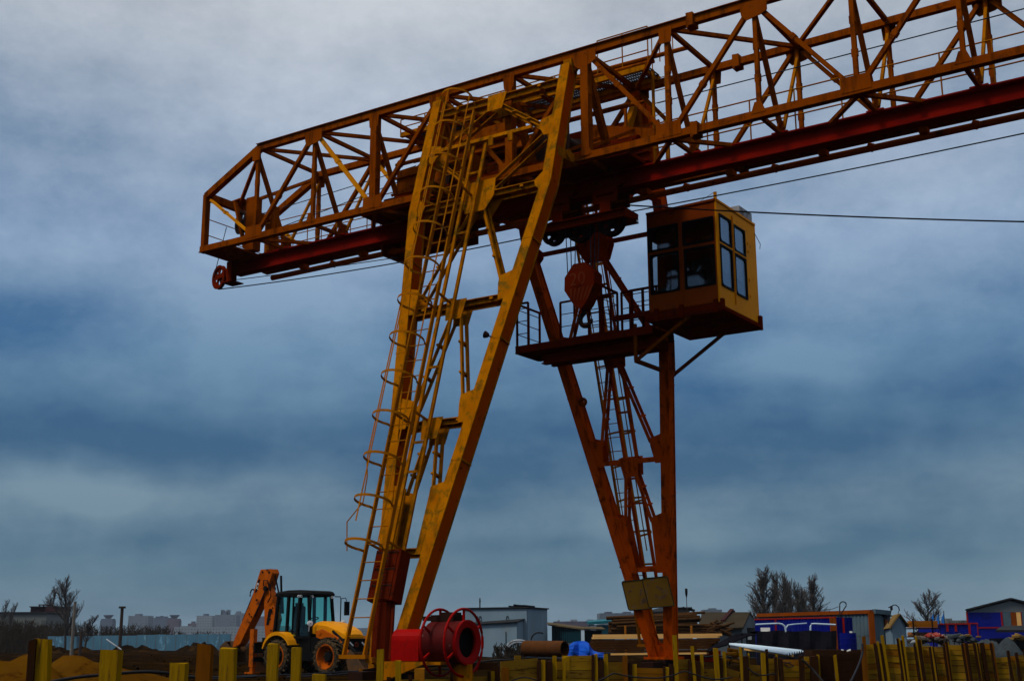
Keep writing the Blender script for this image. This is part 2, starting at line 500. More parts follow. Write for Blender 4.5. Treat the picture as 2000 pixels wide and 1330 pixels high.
# face diagonals: down to odd bottom nodes, up to even top nodes
for s in (-1, 1):
    ds = [((0, s * W, ZE), B(1, s))] + [((T(i, s), B(i + 1, s)) if i % 2 == 0 else (B(i, s), T(i + 1, s))) for i in range(1, NN)]
    for n, (p, q) in enumerate(ds):
        p, q = V3(p), V3(q)
        d = (q - p).normalized()
        p, q = p + d * 0.22, q - d * 0.22
        m1 = MB()
        wd = 0.06 if n == 0 else 0.09
        m1.beam(p, q, wd, 0.10, (0, 1, 0))
        m1.beam(p.lerp(q, 0.36), p.lerp(q, 0.40), wd + 0.03, 0.12, (0, 1, 0))
        m1.build('diagonal_brace', 'pale_yellow' if n in (0, 2) else 'orange_paint', bridge)
# horizontal bracing of top and bottom planes
for i in range(1, NN + 1):
    m1 = MB()
    m1.beam(T(i, -1) + V3((0, 0.1, 0.02)), T(i, 1) + V3((0, -0.1, 0.02)), 0.09, 0.09)
    m1.build('top_strut', 'orange_paint', bridge)
    m1 = MB()
    m1.beam(B(i, -1) + V3((0, 0.08, -0.02)), (U_(i), -0.1, ZB - 0.02), 0.08, 0.08)
    m1.beam((U_(i), 0.1, ZB - 0.02), B(i, 1) + V3((0, -0.08, -0.02)), 0.08, 0.08)
    m1.build('bottom_strut', 'orange_paint', bridge)
    if i < NN:
        m1 = MB()
        s = -1 if (i < 5 or i % 2) else 1
        m1.beam(T(i, s), T(i + 1, -s), 0.085, 0.085)
        m1.build('lateral_brace', 'orange_paint', bridge)
        if i % 2:
            for k in (-1, 1):
                if 0 < i + k <= NN:
                    m1 = MB()
                    p, q = B(i, -1), B(i + k, 1) if k > 0 or i > 1 else B(1, 1)
                    m1.beam(p + V3((0, 0.05, -0.04)), p.lerp(q, 0.49) + V3((0, 0, -0.04)), 0.09, 0.08)
                    m1.build('lateral_brace', 'orange_paint', bridge)
m1 = MB()
m1.beam(T(1, -1) + V3((-0.08, 0.1, -0.1)), (0, 0, ZE + 0.03), 0.09, 0.09)
m1.plate([(-0.08, -0.3, ZE + 0.11), (-0.08, 0.3, ZE + 0.11), (0.28, 0.1, ZE + 0.2), (0.28, -0.2, ZE + 0.2)], 0.03)
m1.beam((0.1, 0.05, ZE + 0.1), T(1, 1) + V3((0, -0.05, -0.1)), 0.08, 0.08)
m1.build('end_brace', 'orange_paint', bridge)

# --- runway beam the trolley travels on, conduit under it
mb = MB()
mb.ibeam((0.05, 0, ZB - 0.24), (UE, 0, ZB - 0.24), 0.30, 0.42, tf=0.03, tw=0.03)
for i in range(1, NN + 1):
    mb.box((U_(i), 0, ZB - 0.02), (0.35, 0.34, 0.03))
runway = mb.build('runway_beam', 'beam_red', crane)
mb = MB()
mb.cyl((1.05, 0.34, ZB - 0.60), (UE, 0.34, ZB - 0.60), 0.07, 10)
for i in range(13):
    u = 2.3 + i * 2.05
    mb.box((u, 0.26, ZB - 0.52), (0.16, 0.22, 0.12))
    mb.cyl((u + 0.9, 0.34, ZB - 0.56), (u + 1.0, 0.34, ZB - 0.60), 0.09, 10)
mb.build('conduit_pipe', 'orange_and_web_shade', crane)

# --- cantilever end: rope sheaves
def sheave(m_, c, axis, r, w=0.09, holes=5):
    m_.lathe(c, axis, [(-w / 2, r), (-w / 2, r * 0.78), (-0.012, r * 0.72), (-0.012, r * 0.64), (0.012, r * 0.64), (0.012, r * 0.72), (w / 2, r * 0.78), (w / 2, r), (w * 0.1, r * 0.88), (-w * 0.1, r * 0.88)], 26)
    m_.lathe(c, axis, [(-w * 0.6, 0.04), (-w * 0.6, r * 0.3), (w * 0.6, r * 0.3), (w * 0.6, 0.04)], 14)
    ax = V3(axis).normalized()
    x, y = m_.frame(ax, (0, 0, 1))
    for k in range(holes):
        t0 = 2 * math.pi * k / holes
        t1 = t0 + 2 * math.pi / holes * 0.62
        for q in range(2):
            a0 = t0 + (t1 - t0) * q / 2
            a1 = t0 + (t1 - t0) * (q + 1) / 2
            pts = [c + (x * math.cos(a) + y * math.sin(a)) * rr for a, rr in ((a0, r * 0.28), (a1, r * 0.28), (a1, r * 0.66), (a0, r * 0.66))]
            m_.plate(pts, 0.02)


mb = MB()
sheave(mb, V3((-0.5, -0.12, 10.98)), (0.25, 1, 0), 0.34)
lo = mb.build('rope_sheave', 'red_oxide', crane)
MB().beam((-0.5, -0.18, 10.98), (0.1, -0.18, 11.0), 0.06, 0.13).beam((0.05, -0.2, 10.72), (0.05, -0.2, 11.3), 0.2, 0.2).box((0.05, -0.15, 10.72), (0.42, 0.42, 0.03)).build('sheave_bracket', 'red_oxide', lo)
mb = MB()
sheave(mb, V3((0.5, -0.35, ZB + 0.9)), (0.35, 1, 0), 0.34)
up_ = mb.build('rope_sheave', 'dark_steel', crane)
mb = MB()
mb.beam((0.3, -0.42, ZB + 1.5), (0.75, -0.42, ZB + 0.1), 0.06, 0.12, (0, 1, 0))
mb.beam((0.95, -0.35, ZB), (0.95, -0.35, ZB + 1.5), 0.28, 0.32)
mb.beam((1.3, 0.1, ZB), (1.3, 0.1, ZB + 1.3), 0.14, 0.2)
mb.box((0.55, -0.1, ZB - 0.06), (0.9, 1.9, 0.05))
mb.box((0.3, -0.75, ZB + 0.12), (0.5, 0.4, 0.18))
mb.build('sheave_tower', 'orange_paint', up_)
mb = MB()
for y in (0.55, 1.1):
    for z in (0.6, 1.1):
        mb.tube([(-0.05, y, ZB + z), (5.6, y, ZB + z)], 0.014, 5)
    for k in range(6):
        mb.tube([(0.0 + k * 1.05, y, ZB), (k * 1.05, y, ZB + 1.1)], 0.014, 5)
for z in (0.45, 0.9):
    mb.tube([(-0.05, -W, ZB + z), (-0.05, W, ZB + z)], 0.014, 5)
mb.box((2.8, 0.85, ZB + 0.06), (5.4, 0.55, 0.03))
mb.build('end_railing', 'ladder_paint', crane)

# --- walkway along the far side
mb = MB()
mb.box(((14.2 + UE) / 2, 0.85, ZB + 0.06), (UE - 14.2, 0.5, 0.04))
walk = mb.build('walkway', 'dark_steel', crane)
mb = MB()
for z in (0.62, 1.21):
    mb.tube([(12.6, 0.62, ZB + z), (UE, 0.62, ZB + z)], 0.018, 5)
k = 12.9
while k < UE:
    mb.tube([(k, 0.62, ZB + 0.05), (k, 0.62, ZB + 1.21)], 0.018, 5)
    k += 1.02
mb.build('handrail', 'ladder_paint', walk)

# --- machine house inside the bridge above the support
mb = MB()
mb.box((8.95, 0.15, ZB + 0.06), (7.5, 2.0, 0.08))
for y in (-0.75, 0.0, 0.95):
    mb.ibeam((5.9, y, ZB + 0.2), (12.8, y, ZB + 0.2), 0.18, 0.24)
mb.ibeam((5.9, 0.98, ZB + 1.05), (12.4, 0.98, ZB + 1.05), 0.14, 0.2)
house = mb.build('machine_floor', 'red_oxide', crane)
mb = MB()
mb.plate([(5.15, 1.02, ZB + 0.05), (9.6, 1.02, ZB + 0.05), (9.6, 1.02, ZB + 1.95), (5.6, 1.02, ZB + 1.95), (5.15, 1.02, ZB + 1.7)], 0.04)
mb.plate([(5.13, 0.05, ZB - 0.75), (5.13, 1.0, ZB - 0.75), (5.13, 1.0, ZB + 0.55), (5.13, 0.05, ZB + 0.55)], 0.04)
mb.box((7.0, 0.35, ZB + 0.75), (2.3, 1.26, 1.0))
mb.beam((5.8, -0.3, ZB + 0.62), (8.2, -0.3, ZB + 0.62), 0.08, 0.05)
mb.beam((5.8, -0.3, ZB + 1.05), (8.2, -0.3, ZB + 1.05), 0.08, 0.05)
mb.box((7.7, 0.6, ZB + 1.75), (2.2, 0.75, 0.6))
mb.plate([(5.2, 0.35, ZB + 1.35), (9.4, 0.35, ZB + 1.35), (9.4, 0.95, ZB + 1.9), (5.9, 0.95, ZB + 1.9)], 0.04)
mb.plate([(9.7, 1.02, ZB + 0.3), (12.3, 1.02, ZB + 0.3), (12.3, 1.02, ZB + 1.2), (9.7, 1.02, ZB + 1.5)], 0.04)
mb.plate([(5.16, 0.78, ZB + 0.03), (7.6, 0.78, ZB + 0.03), (7.6, 0.78, ZB - 0.7), (5.16, 0.78, ZB - 0.7)], 0.04)
mb.plate([(11.0, 0.5, ZB + 1.55), (12.9, 0.1, ZB + 0.85), (12.9, 0.1, ZB + 0.55), (11.0, 0.5, ZB + 0.6)], 0.06)
mb.build('side_panel', 'orange_paint', house)
mb = MB()
for u, r in ((7.2, 0.42), (10.6, 0.38)):
    MB().lathe((u, -0.55, ZB + 0.75), (0, 1, 0), [(0, 0.05), (0, r + 0.1), (0.05, r + 0.1), (0.06, r), (0.9, r), (0.91, r + 0.1), (0.96, r + 0.1), (0.96, 0.05)], 26).build('winch_drum', 'dark_steel', house)
MB().box((8.2, 0.55, ZB + 0.62), (0.9, 0.55, 0.7)).box((8.2, 0.55, ZB + 1.05), (0.6, 0.4, 0.2)).build('winch_gearbox', 'red_oxide', house)
MB().box((11.5, 0.5, ZB + 0.6), (0.7, 0.5, 0.65)).build('winch_gearbox', 'red_oxide', house)
MB().cyl((8.75, 0.1, ZB + 0.62), (9.5, 0.1, ZB + 0.62), 0.24, 16).box((9.4, -0.1, ZB + 0.45), (0.6, 0.6, 0.5)).build('winch_motor', 'red_oxide', house)
MB().cyl((11.9, 0.1, ZB + 0.6), (12.5, 0.1, ZB + 0.6), 0.2, 16).build('winch_motor', 'red_oxide', house)
mb = MB()
mb = MB()
for k in range(7):
    u = 6.2 + k * 0.95
    mb.beam((u, -0.9, ZB + 0.35), (u + 0.7, 0.9, ZB + 1.4), 0.05, 0.07)
    mb.beam((u, 0.6, ZB + 0.2), (u, 0.6, ZB + 1.9), 0.06, 0.06)
mb.tube([(6.0, -0.5, ZB + 1.3), (12.6, -0.5, ZB + 1.3)], 0.05, 6)
mb.tube([(6.0, 0.2, ZB + 1.62), (12.6, 0.2, ZB + 1.62)], 0.04, 6)
mb.build('machine_frame', 'orange_paint', house)

# --- walkway on top of the machine house with railings
mb = MB()
for y in (0.42, 1.12):
    mb.beam((5.4, y, ZT + 0.10), (12.55, y, ZT + 0.10), 0.09, 0.12)
for k in range(9):
    mb.beam((5.5 + k * 0.87, 0.42, ZT + 0.1), (5.5 + k * 0.87, 1.12, ZT + 0.1), 0.06, 0.08)
topw = mb.build('top_walkway', 'yellow_paint', crane)
mb = MB()
u = 5.4
while u < 12.55:
    mb.box((u, 0.77, ZT + 0.17), (0.022, 0.66, 0.03))
    u += 0.06
for k in range(5):
    mb.box((8.98, 0.5 + k * 0.14, ZT + 0.165), (7.1, 0.015, 0.025))
mb.build('grating', 'dark_steel', topw)
for y, u0, hh, np_ in ((0.40, 5.4, 0.42, 7), (1.14, 5.4, 0.5, 7), (0.75, 11.1, 1.2, 2)):
    mb = MB()
    n1 = 10.9 if np_ == 7 else 12.45
    for z in (hh * 0.5, hh):
        mb.tube([(u0, y, ZT + 0.1 + z), (n1, y, ZT + 0.1 + z)], 0.017, 5)
    for k in range(np_ + 1):
        u = u0 + (n1 - u0) * k / np_
        mb.tube([(u, y, ZT + 0.1), (u, y, ZT + 0.1 + hh)], 0.017, 5)
    mb.build('top_railing', 'ladder_paint', topw)
mb = MB()
mb.cyl((10.4, 0.80, ZT + 0.55), (13.46, 0.80, ZT + 0.50), 0.055, 8).cyl((10.4, 0.55, ZT + 0.30), (12.7, 0.55, ZT + 0.27), 0.055, 8)
mb.build('outrigger_pipe', 'orange_paint', topw)
mb = MB()
for u in (12.53, 12.87):
    mb.beam((u, 0.8, ZB + 0.1), (u, 0.8, ZT + 0.2), 0.055, 0.055)
    mb.tube([(u, 0.8, ZT + 0.2), (u, 0.8, ZT + 1.0)] + [(u + 0.1 - 0.1 * math.cos(t), 0.8, ZT + 1.0 + 0.1 * math.sin(t)) for t in (0.6, 1.2, 1.9, 2.6, 3.14)] + [(u + 0.2, 0.8, ZT + 0.35)], 0.014, 5)
k = ZB + 0.3
while k < ZT + 0.2:
    mb.tube([(12.53, 0.8, k), (12.87, 0.8, k)], 0.011, 5)
    k += 0.3
mb.build('bridge_ladder', 'ladder_paint', crane)

# --- support legs
KS = 0.287
V0 = lambda z: 1.33 + KS * (ZT - z)
SN = math.sqrt(1 + KS * KS)


class Leg:
    def __init__(s, sg, lt, lk, lf, rt, rk, rf, off):
        s.sg, s.off = sg, off
        s.L = [(ZT - 0.25, lt), (10.6, lk), (0.72, lf)]
        s.Rr = [(ZT - 0.25, rt), (10.6, rk), (0.72, rf)]

    def P(s, u, z, d=0.0):
        d = d + s.off
        return V3((u, s.sg * (V0(z) - d / SN), z - d * KS / SN))

    def edge(s, tab, z):
        for (z1, u1), (z2, u2) in zip(tab, tab[1:]):
            if z >= z2:
                return u1 + (u2 - u1) * (z1 - z) / (z1 - z2)
        return tab[-1][1]

    def l(s, z): return s.edge(s.L, z)
    def r(s, z): return s.edge(s.Rr, z)


def make_leg(lg, paint, ladder=True):
    CW, DP = 0.205, 0.31
    out = (lg.P(0, 5, 0) - lg.P(0, 5, 1)).normalized()
    mb = MB()
    web = MB()
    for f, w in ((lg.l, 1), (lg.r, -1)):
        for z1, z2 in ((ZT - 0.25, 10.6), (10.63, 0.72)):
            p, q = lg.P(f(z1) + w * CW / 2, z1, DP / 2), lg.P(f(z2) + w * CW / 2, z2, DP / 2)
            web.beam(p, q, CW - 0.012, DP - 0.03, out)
            for d in (0.0, DP):
                p, q = lg.P(f(z1) + w * CW / 2, z1, d), lg.P(f(z2) + w * CW / 2, z2, d)
                mb.beam(p, q, CW + 0.035, 0.03, out)
    # box links to the bridge chords
    for f, w in ((lg.l, 1), (lg.r, -1)):
        for z, dz in ((ZT - 0.25, 0.34), (ZB, 0.22)):
            uu = f(z) + w * CW / 2
            mb.beam((uu, lg.sg * (W - 0.1), z), lg.P(uu, z, 0.1), CW, dz)
        z = ZB - 0.1
        mb.cyl((f(z) + w * CW, lg.sg * (W + 0.35), ZB), (f(z) - w * 0.05, lg.sg * (W + 0.35), ZB), 0.1, 12)
    for z in (9.3, 7.1, 4.6):
        for f, w in ((lg.l, 1), (lg.r, -1)):
            mb.beam(lg.P(f(z) + w * CW / 2, z - 0.012, DP / 2), lg.P(f(z) + w * CW / 2, z + 0.012, DP / 2), CW + 0.05, DP + 0.045, out)
    c = (lg.l(0.9) + lg.r(0.9)) / 2
    mb.box(lg.P(c, 0.72, 0.15), (0.8, 0.62, 0.06))
    for d in (0.05, 0.26):
        mb.plate([lg.P(lg.l(1.05) + 0.2, 1.05, d), lg.P(lg.r(1.05) - 0.2, 1.05, d), lg.P(lg.r(0.76) - 0.1, 0.76, d), lg.P(lg.l(0.76) + 0.1, 0.76, d)], 0.02)
    lev = [13.25, 10.66, 8.05, 5.45, 2.87]
    kn = [None, 12.15, 8.42, 5.86, 4.0]
    pl = mb
    mid = lambda z: (lg.l(z) + lg.r(z)) / 2
    for d in (0.012, DP - 0.012):
        for n, z in enumerate(lev):
            m_ = mid(z)
            if n < 4:
                pl.plate([lg.P(m_ - 0.26, z + 0.09, d), lg.P(m_ + 0.26, z + 0.09, d), lg.P(m_ + 0.2, z - 0.36, d), lg.P(m_ - 0.2, z - 0.36, d)], 0.016)
            if n == 1:
                pl.plate([lg.P(m_ - 0.26, z - 0.42, d), lg.P(m_ + 0.26, z - 0.42, d), lg.P(m_ + 0.44, z - 0.08, d), lg.P(m_ + 0.40, z + 0.36, d), lg.P(m_ - 0.40, z + 0.36, d), lg.P(m_ - 0.44, z - 0.08, d)], 0.02)
            if kn[n]:
                zt = kn[n]
                zb_ = z - 0.08 if n > 1 else zt - 0.32
                for f, w in ((lg.l, 1), (lg.r, -1)):
                    pl.plate([lg.P(f(zt + 0.25), zt + 0.25, d), lg.P(f(zt) + w * 0.52, zt + 0.1, d), lg.P(f(zt) + w * 0.52, zt - 0.08, d), lg.P(f(zb_) + w * 0.38, zb_, d), lg.P(f(zb_), zb_, d)], 0.014)
                if n == 1:
                    for f, w in ((lg.l, 1), (lg.r, -1)):
                        pl.plate([lg.P(f(z) + w * 0.1, z + 0.36, d), lg.P(f(z) + w * 0.42, z + 0.04, d), lg.P(f(z) + w * 0.38, z - 0.1, d), lg.P(f(z) + w * 0.1, z - 0.34, d)], 0.014)
    body = pl.build('support_leg', paint, crane)
    web.build('leg_web', 'orange_and_web_shade' if paint == 'yellow_paint' else paint, body)  # near leg webs: darker orange stands in for shade on the side faces
    for n, z in enumerate(lev):
        for d in (0.06, DP - 0.05):
            MB().angle(lg.P(lg.l(z) + 0.2, z, d), lg.P(lg.r(z) - 0.2, z, d), 0.10, 0.10, out).build('cross_beam', paint, body)
        for t in (0.2, 0.8):
            u = lg.l(z) + (lg.r(z) - lg.l(z)) * t
            MB().beam(lg.P(u, z, 0.02), lg.P(u, z, DP - 0.02), 0.08, 0.05).build('batten', paint, body)
        if n == 4:
            continue
        for f, w in ((lg.l, 1), (lg.r, -1)):
            zt = kn[n + 1]
            a = (mid(z) - w * 0.12, z - 0.22)
            b = (f(zt) + w * 0.5, zt)
            for d in (0.06, DP - 0.05):
                MB().angle(lg.P(a[0], a[1], d), lg.P(b[0], b[1], d), 0.085, 0.085, out).build('diagonal_brace', paint, body)
            for t in (0.33, 0.68):
                u, zz = a[0] + (b[0] - a[0]) * t, a[1] + (b[1] - a[1]) * t
                MB().beam(lg.P(u, zz, 0.03), lg.P(u, zz, DP - 0.03), 0.09, 0.04).build('batten', paint, body)
    # K of the top panel, lower half
    for f, w in ((lg.l, 1), (lg.r, -1)):
        for d in (0.06, DP - 0.05):
            MB().angle(lg.P(f(11.9) + w * 0.45, 11.9, d), lg.P(mid(10.9) - w * 0.25, 10.95, d), 0.085, 0.085, out).build('diagonal_brace', paint, body)
    if not ladder:
        return body
    # cable tray up the middle
    mb = MB()
    for u in (-0.30, 0.03):
        mb.chan(lg.P(mid(2.9) + u, 2.6, -0.09), lg.P(mid(11.9) + u, 12.0, -0.09), 0.07, 0.05, out)
    for z in (4.4, 5.0, 6.6, 8.1, 9.7, 11.2):
        mb.beam(lg.P(mid(z) - 0.30, z, -0.09), lg.P(mid(z) + 0.03, z, -0.09), 0.03, 0.05)
    mb.beam(lg.P(lg.l(12.0) + 0.4, 12.0, -0.12), lg.P(lg.r(12.0) - 0.62, 12.0, -0.12), 0.09, 0.1, out)
    for z in (-0.42, 0.2, 0.72):
        mb.box(lg.P(mid(12) + z, 11.9, -0.14), (0.12, 0.05, 0.2))
    mb.build('cable_tray', paint, crane)
    # caged ladder
    d0, ul, ur = -0.45, 9.05, 9.54
    z0, z1 = (0.82, 12.6) if lg.sg < 0 else (0.9, 12.2)
    if lg.sg > 0:
        ul, ur, d0 = 9.2, 9.66, -0.35
    mb = MB()
    for u in (ul, ur):
        mb.beam(lg.P(u, z0, d0), lg.P(u, z1, d0), 0.035, 0.09, out)
    for z in (2.9, 5.5, 8.1, 10.7):
        for u in (ul, ur):
            mb.beam(lg.P(u, z, d0), lg.P(u, z, 0.05), 0.04, 0.04)
    lad = mb.build('ladder', 'ladder_paint', crane)
    mb = MB()
    mb.box(lg.P((ul + ur) / 2, z0 - 0.02, d0), (ur - ul + 0.14, 0.12, 0.07))
    mb.box(lg.P((ur + 9.7) / 2, z0 - 0.05, d0 + 0.1), (9.7 - ur, 0.12, 0.1))
    mb.build('ladder_foot', 'ladder_paint', lad)
    z = z0 + 0.34
    while z < z1:
        MB().tube([lg.P(ul, z, d0), lg.P(ur, z, d0)], 0.012, 6).build('rung', 'ladder_paint', lad)
        z += 0.34
    z = 2.72
    uc = (ul + ur) / 2
    hoops = []
    while z < z1 + 0.4:
        pts = [lg.P(uc + 0.36 * math.sin(t) * (1 if abs(t) > 0.6 else 1), z, d0 - 0.36 - 0.36 * math.cos(t)) for t in [(-1 + k / 9) * 2.3 for k in range(19)]]
        pts = [lg.P(ul, z, d0)] + pts + [lg.P(ur, z, d0)]
        m_ = MB()
        for a, b in zip(pts, pts[1:]):
            m_.beam(a, b, 0.05, 0.009, (a + b) / 2 - lg.P(uc, z, d0 - 0.36))
        m_.build('cage_hoop', 'ladder_paint', lad)
        hoops.append(z)
        z += 0.835
    for t in (-1.5, 0.0, 1.5):
        f = lambda zz, t=t: lg.P(uc + 0.355 * math.sin(t), zz, d0 - 0.36 - 0.355 * math.cos(t))
        lo_ = hoops[0] if t else hoops[1] - 0.5
        m_ = MB()
        if lg.sg < 0 and t == -1.5:   # bent and torn lower end
            pts = [f(hoops[0]) + V3((-0.05, 0.02, -0.1)), f(hoops[0] + 0.45) + V3((-0.12, -0.05, 0)), f(hoops[1]) + V3((0.08, 0.06, 0)), f(hoops[1] + 0.5) + V3((0.1, 0.0, 0)), f(hoops[2])]
            m_.tube(pts, 0.013, 5)
            lo_ = hoops[2]
        m_.beam(f(lo_), f(hoops[-1]), 0.03, 0.008, out)
        m_.build('cage_strap', 'ladder_paint', lad)
    return body


near = Leg(-1, 7.85, 7.85, 9.32, 11.6, 11.6, 9.90, 0.0)
far = Leg(1, 8.0, 8.0, 9.78, 12.0, 12.0, 10.38, -0.31)
leg_a = make_leg(near, 'yellow_paint')
leg_b = make_leg(far, 'leg_red')
# second support further along the bridge (outside the frame)
for src in (leg_a, leg_b):
    c = copy_tree(src, crane)
    c.location.x = 14.0
# lifting lug and rag hook on near leg
MB().lathe(near.P(10.86, 7.1, 0.05), (0.3, 1, 0), [(-0.02, 0.05), (-0.02, 0.12), (0.02, 0.12), (0.02, 0.05)], 14).beam(near.P(10.9, 7.1, 0.05), near.P(11.0, 7.1, 0.05), 0.04, 0.1).build('lifting_lug', 'yellow_paint', crane)
MB().lathe(far.P(8.97, 6.98, 0.2), (0, 1, 0), [(-0.02, 0.05), (-0.02, 0.12), (0.02, 0.12), (0.02, 0.05)], 14).build('lifting_lug', 'orange_paint', crane)
# small dark bracket shape on near leg
MB().lathe(near.P(10.72, 7.16, -0.03), (-1, -0.2, 0.35), [(0, 0.02), (0, 0.045), (0.07, 0.075), (0.085, 0.075), (0.085, 0.02)], 14).beam(near.P(10.70, 7.16, -0.03), near.P(10.86, 7.1, 0.0), 0.03, 0.03).build('leg_bracket', 'dark_steel', crane)

# --- wheels under the legs
for s, uc in ((-1, 9.62), (1, 10.08), (-1, 23.62), (1, 24.08)):
    mb = MB()
    mb.beam((uc, s * 5.85, 0.52), (uc, s * 4.35, 0.52), 0.34, 0.3)
    mb.box((uc, s * 5.1, 0.67), (0.5, 0.5, 0.08))
    bg = mb.build('bogie', 'dark_steel', crane)
    for d in (5.6, 4.6):
        MB().lathe((uc, s * d, 0.38), (1, 0, 0), [(-0.06, 0.03), (-0.06, 0.24), (0.06, 0.24), (0.06, 0.28), (0.09, 0.28), (0.09, 0.03)], 22).build('wheel', 'dark_steel', bg)

# --- electrical cabinet on the near leg
uc, zc = 9.50, 2.32
rot = Matrix((V3((1, 0, 0)), -(near.P(0, 5, 0) - near.P(0, 5, 1)).normalized(), (near.P(0, 6, 0) - near.P(0, 5, 0)).normalized())).transposed()
ctr = near.P(uc, zc, -0.16)
mb = MB()
mb.box(ctr, (0.60, 0.30, 0.98), rot)
cab_ = mb.build('electrical_cabinet', 'cabinet_red', crane)
for k in range(3):
    o = ctr + rot @ V3((0, -0.155, 0.30 - k * 0.32))
    m_ = MB().box(o, (0.46, 0.02, 0.26), rot)
    m_.build('drawer_front', 'cabinet_red', cab_)
    m_ = MB()
    for q in (0.06, -0.02, -0.08):
        m_.box(o + rot @ V3((0, -0.012, q)), (0.09, 0.012, 0.025), rot)
    m_.box(o + rot @ V3((0, -0.01, 0.13)), (0.48, 0.02, 0.025), rot)
    m_.build('label_plate', 'dark_steel', cab_)
mb = MB()
mb.cyl(ctr + rot @ V3((0, 0, -0.5)), near.P(9.6, 0.8, 0.0), 0.19, 14)
for k in (-0.2, 0.22):
    mb.beam(ctr + rot @ V3((k, 0.0, -0.45)), near.P(9.6 + k, 0.85, -0.05), 0.05, 0.05)
mb.build('cable_duct', 'cabinet_red', cab_)

# --- cable reel beside the near foot
reel = MB()
rc = V3((10.72, -5.0, 1.17))
reel.lathe(rc, (1, 0, 0), [(0, 0.32), (0, 0.37), (0.72, 0.37), (0.72, 0.32)], 44)
reel = reel.build('cable_reel', 'dull_red', crane)
MB().lathe(rc, (1, 0, 0), [(0.70, 0.26), (0.70, 0.39), (0.76, 0.39), (0.76, 0.35), (0.745, 0.26)], 44).build('flange', 'signal_red', reel)
MB().lathe(rc, (1, 0, 0), [(0.60, 0.0), (0.60, 0.33), (0.62, 0.33), (0.62, 0.0)], 36).build('reel_bore', 'digger_black', reel)
for k, du in enumerate((0.14, 0.66)):
    MB().tube(arc(rc + V3((du, 0, 0)), (0, 1, 0), (0, 0, 1), 0.58, 0.58, 0, 2 * math.pi * 39 / 40, 39), 0.024, 8, closed=True).build('guard_hoop', 'signal_red', reel)
    for q in range(6):
        t = R(90 + q * 60)
        e = V3((0, math.cos(t), math.sin(t)))
        MB().beam(rc + V3((du, 0, 0)) + e * 0.36, rc + V3((du, 0, 0)) + e * 0.58, 0.035, 0.035, (1, 0, 0)).build('spoke', 'signal_red', reel)
mb = MB()
prof = [(-0.32, 0), (0.32, 0), (0.32, 0.36)] + [(0.32 - 0.18 * (1 - math.cos(t)), 0.36 + 0.20 * math.sin(t)) for t in (0.4, 0.8, 1.2, 1.57)] + [(-0.32 + 0.18 * (1 - math.cos(t)), 0.36 + 0.20 * math.sin(t)) for t in (1.57, 1.2, 0.8, 0.4)] + [(-0.32, 0.36)]
vs = [rc + V3((x, y, -0.32 + z)) for x in (-0.72, -0.10) for y, z in prof]
n_ = len(prof)
mb.add(vs, [tuple(range(n_)), tuple(range(2 * n_ - 1, n_ - 1, -1))] + [(i, i + n_, (i + 1) % n_ + n_, (i + 1) % n_) for i in range(n_)])
mb.build('motor_cover', 'signal_red', reel)
mb = MB()
mb.box(rc + V3((-0.05, 0.1, 0.42)), (0.3, 0.36, 0.08)).box(rc + V3((0.25, 0.05, 0.42)), (0.5, 0.3, 0.12)).box(rc + V3((0.3, 0.1, 0.5)), (0.25, 0.3, 0.05))
mb.build('brush_box', 'dark_steel', reel)
mb = MB()
mb.plate([(9.75, -5.36, 0.84), (10.9, -5.36, 0.84), (9.95, -5.36, 0.52), (9.7, -5.36, 0.52)], 0.05)
mb.box((10.4, -5.0, 0.815), (1.5, 0.75, 0.05))
mb.beam((11.35, -5.0, 0.5), (11.35, -5.0, 0.8), 0.06, 0.4)
mb.build('reel_bracket', 'yellow_paint', reel)

# --- trolley, ropes, hook block
mb = MB()
for y in (-0.24, 0.24):
    mb.beam((10.05, y, 10.33), (12.3, y, 10.33), 0.03, 0.20)
    mb.beam((10.05, y * 1.2, 10.42), (12.3, y * 1.2, 10.42), 0.10, 0.02)
    mb.beam((10.05, y * 1.2, 10.24), (12.3, y * 1.2, 10.24), 0.10, 0.02)
mb.plate([(12.3, -0.3, 10.44), (12.3, 0.3, 10.44), (12.3, 0.3, 10.22), (12.45, 0, 10.2), (12.3, -0.3, 10.22)], 0.02)
trolley = mb.build('trolley', 'red_oxide', crane)
for u in (10.55, 11.8):
    for y in (-0.27, 0.27):
        m_ = MB()
        m_.box((u, y, 10.95), (0.62, 0.05, 0.2)).box((u, y, 10.72), (0.62, 0.05, 0.16))
        m_.box((u - 0.27, y, 10.86), (0.09, 0.06, 0.42)).box((u + 0.27, y, 10.86), (0.09, 0.06, 0.42))
        for q in (-0.36, -0.2, 0.2, 0.36):
            m_.cyl((u + q, y - 0.05, 11.06), (u + q, y + 0.05, 11.06), 0.1, 14)
        m_.box((u - 0.3, y, 11.06), (0.36, 0.055, 0.12)).box((u + 0.3, y, 11.06), (0.36, 0.055, 0.12))
        m_.box((u, y, 10.56), (0.26, 0.06, 0.28))
        m_.build('trolley_bogie', 'red_oxide', trolley)
for u in (10.28, 10.98, 11.8):
    m_ = MB()
    sheave(m_, V3((u, 0, 10.27)), (0.0, 1, 0), 0.33 if u > 10.5 else 0.28, 0.16)
    m_.build('rope_sheave', 'dark_steel', trolley)
HB = V3((11.02, 0, 8.9))
oct_ = [(-0.36, 0.22), (-0.13, 0.50), (0.16, 0.50), (0.40, 0.24), (0.40, -0.02), (0.18, -0.42), (0.05, -0.56), (-0.1, -0.5), (-0.37, -0.08)]
mb = MB()
for y in (-0.17, 0.17):
    mb.plate([HB + V3((a, y, b)) for a, b in oct_], 0.03)
for (a, b), (c, d) in list(zip(oct_, oct_[1:]))[2:6]:
    mb.plate([HB + V3((a, -0.16, b)), HB + V3((c, -0.16, d)), HB + V3((c, 0.16, d)), HB + V3((a, 0.16, b))], 0.02)
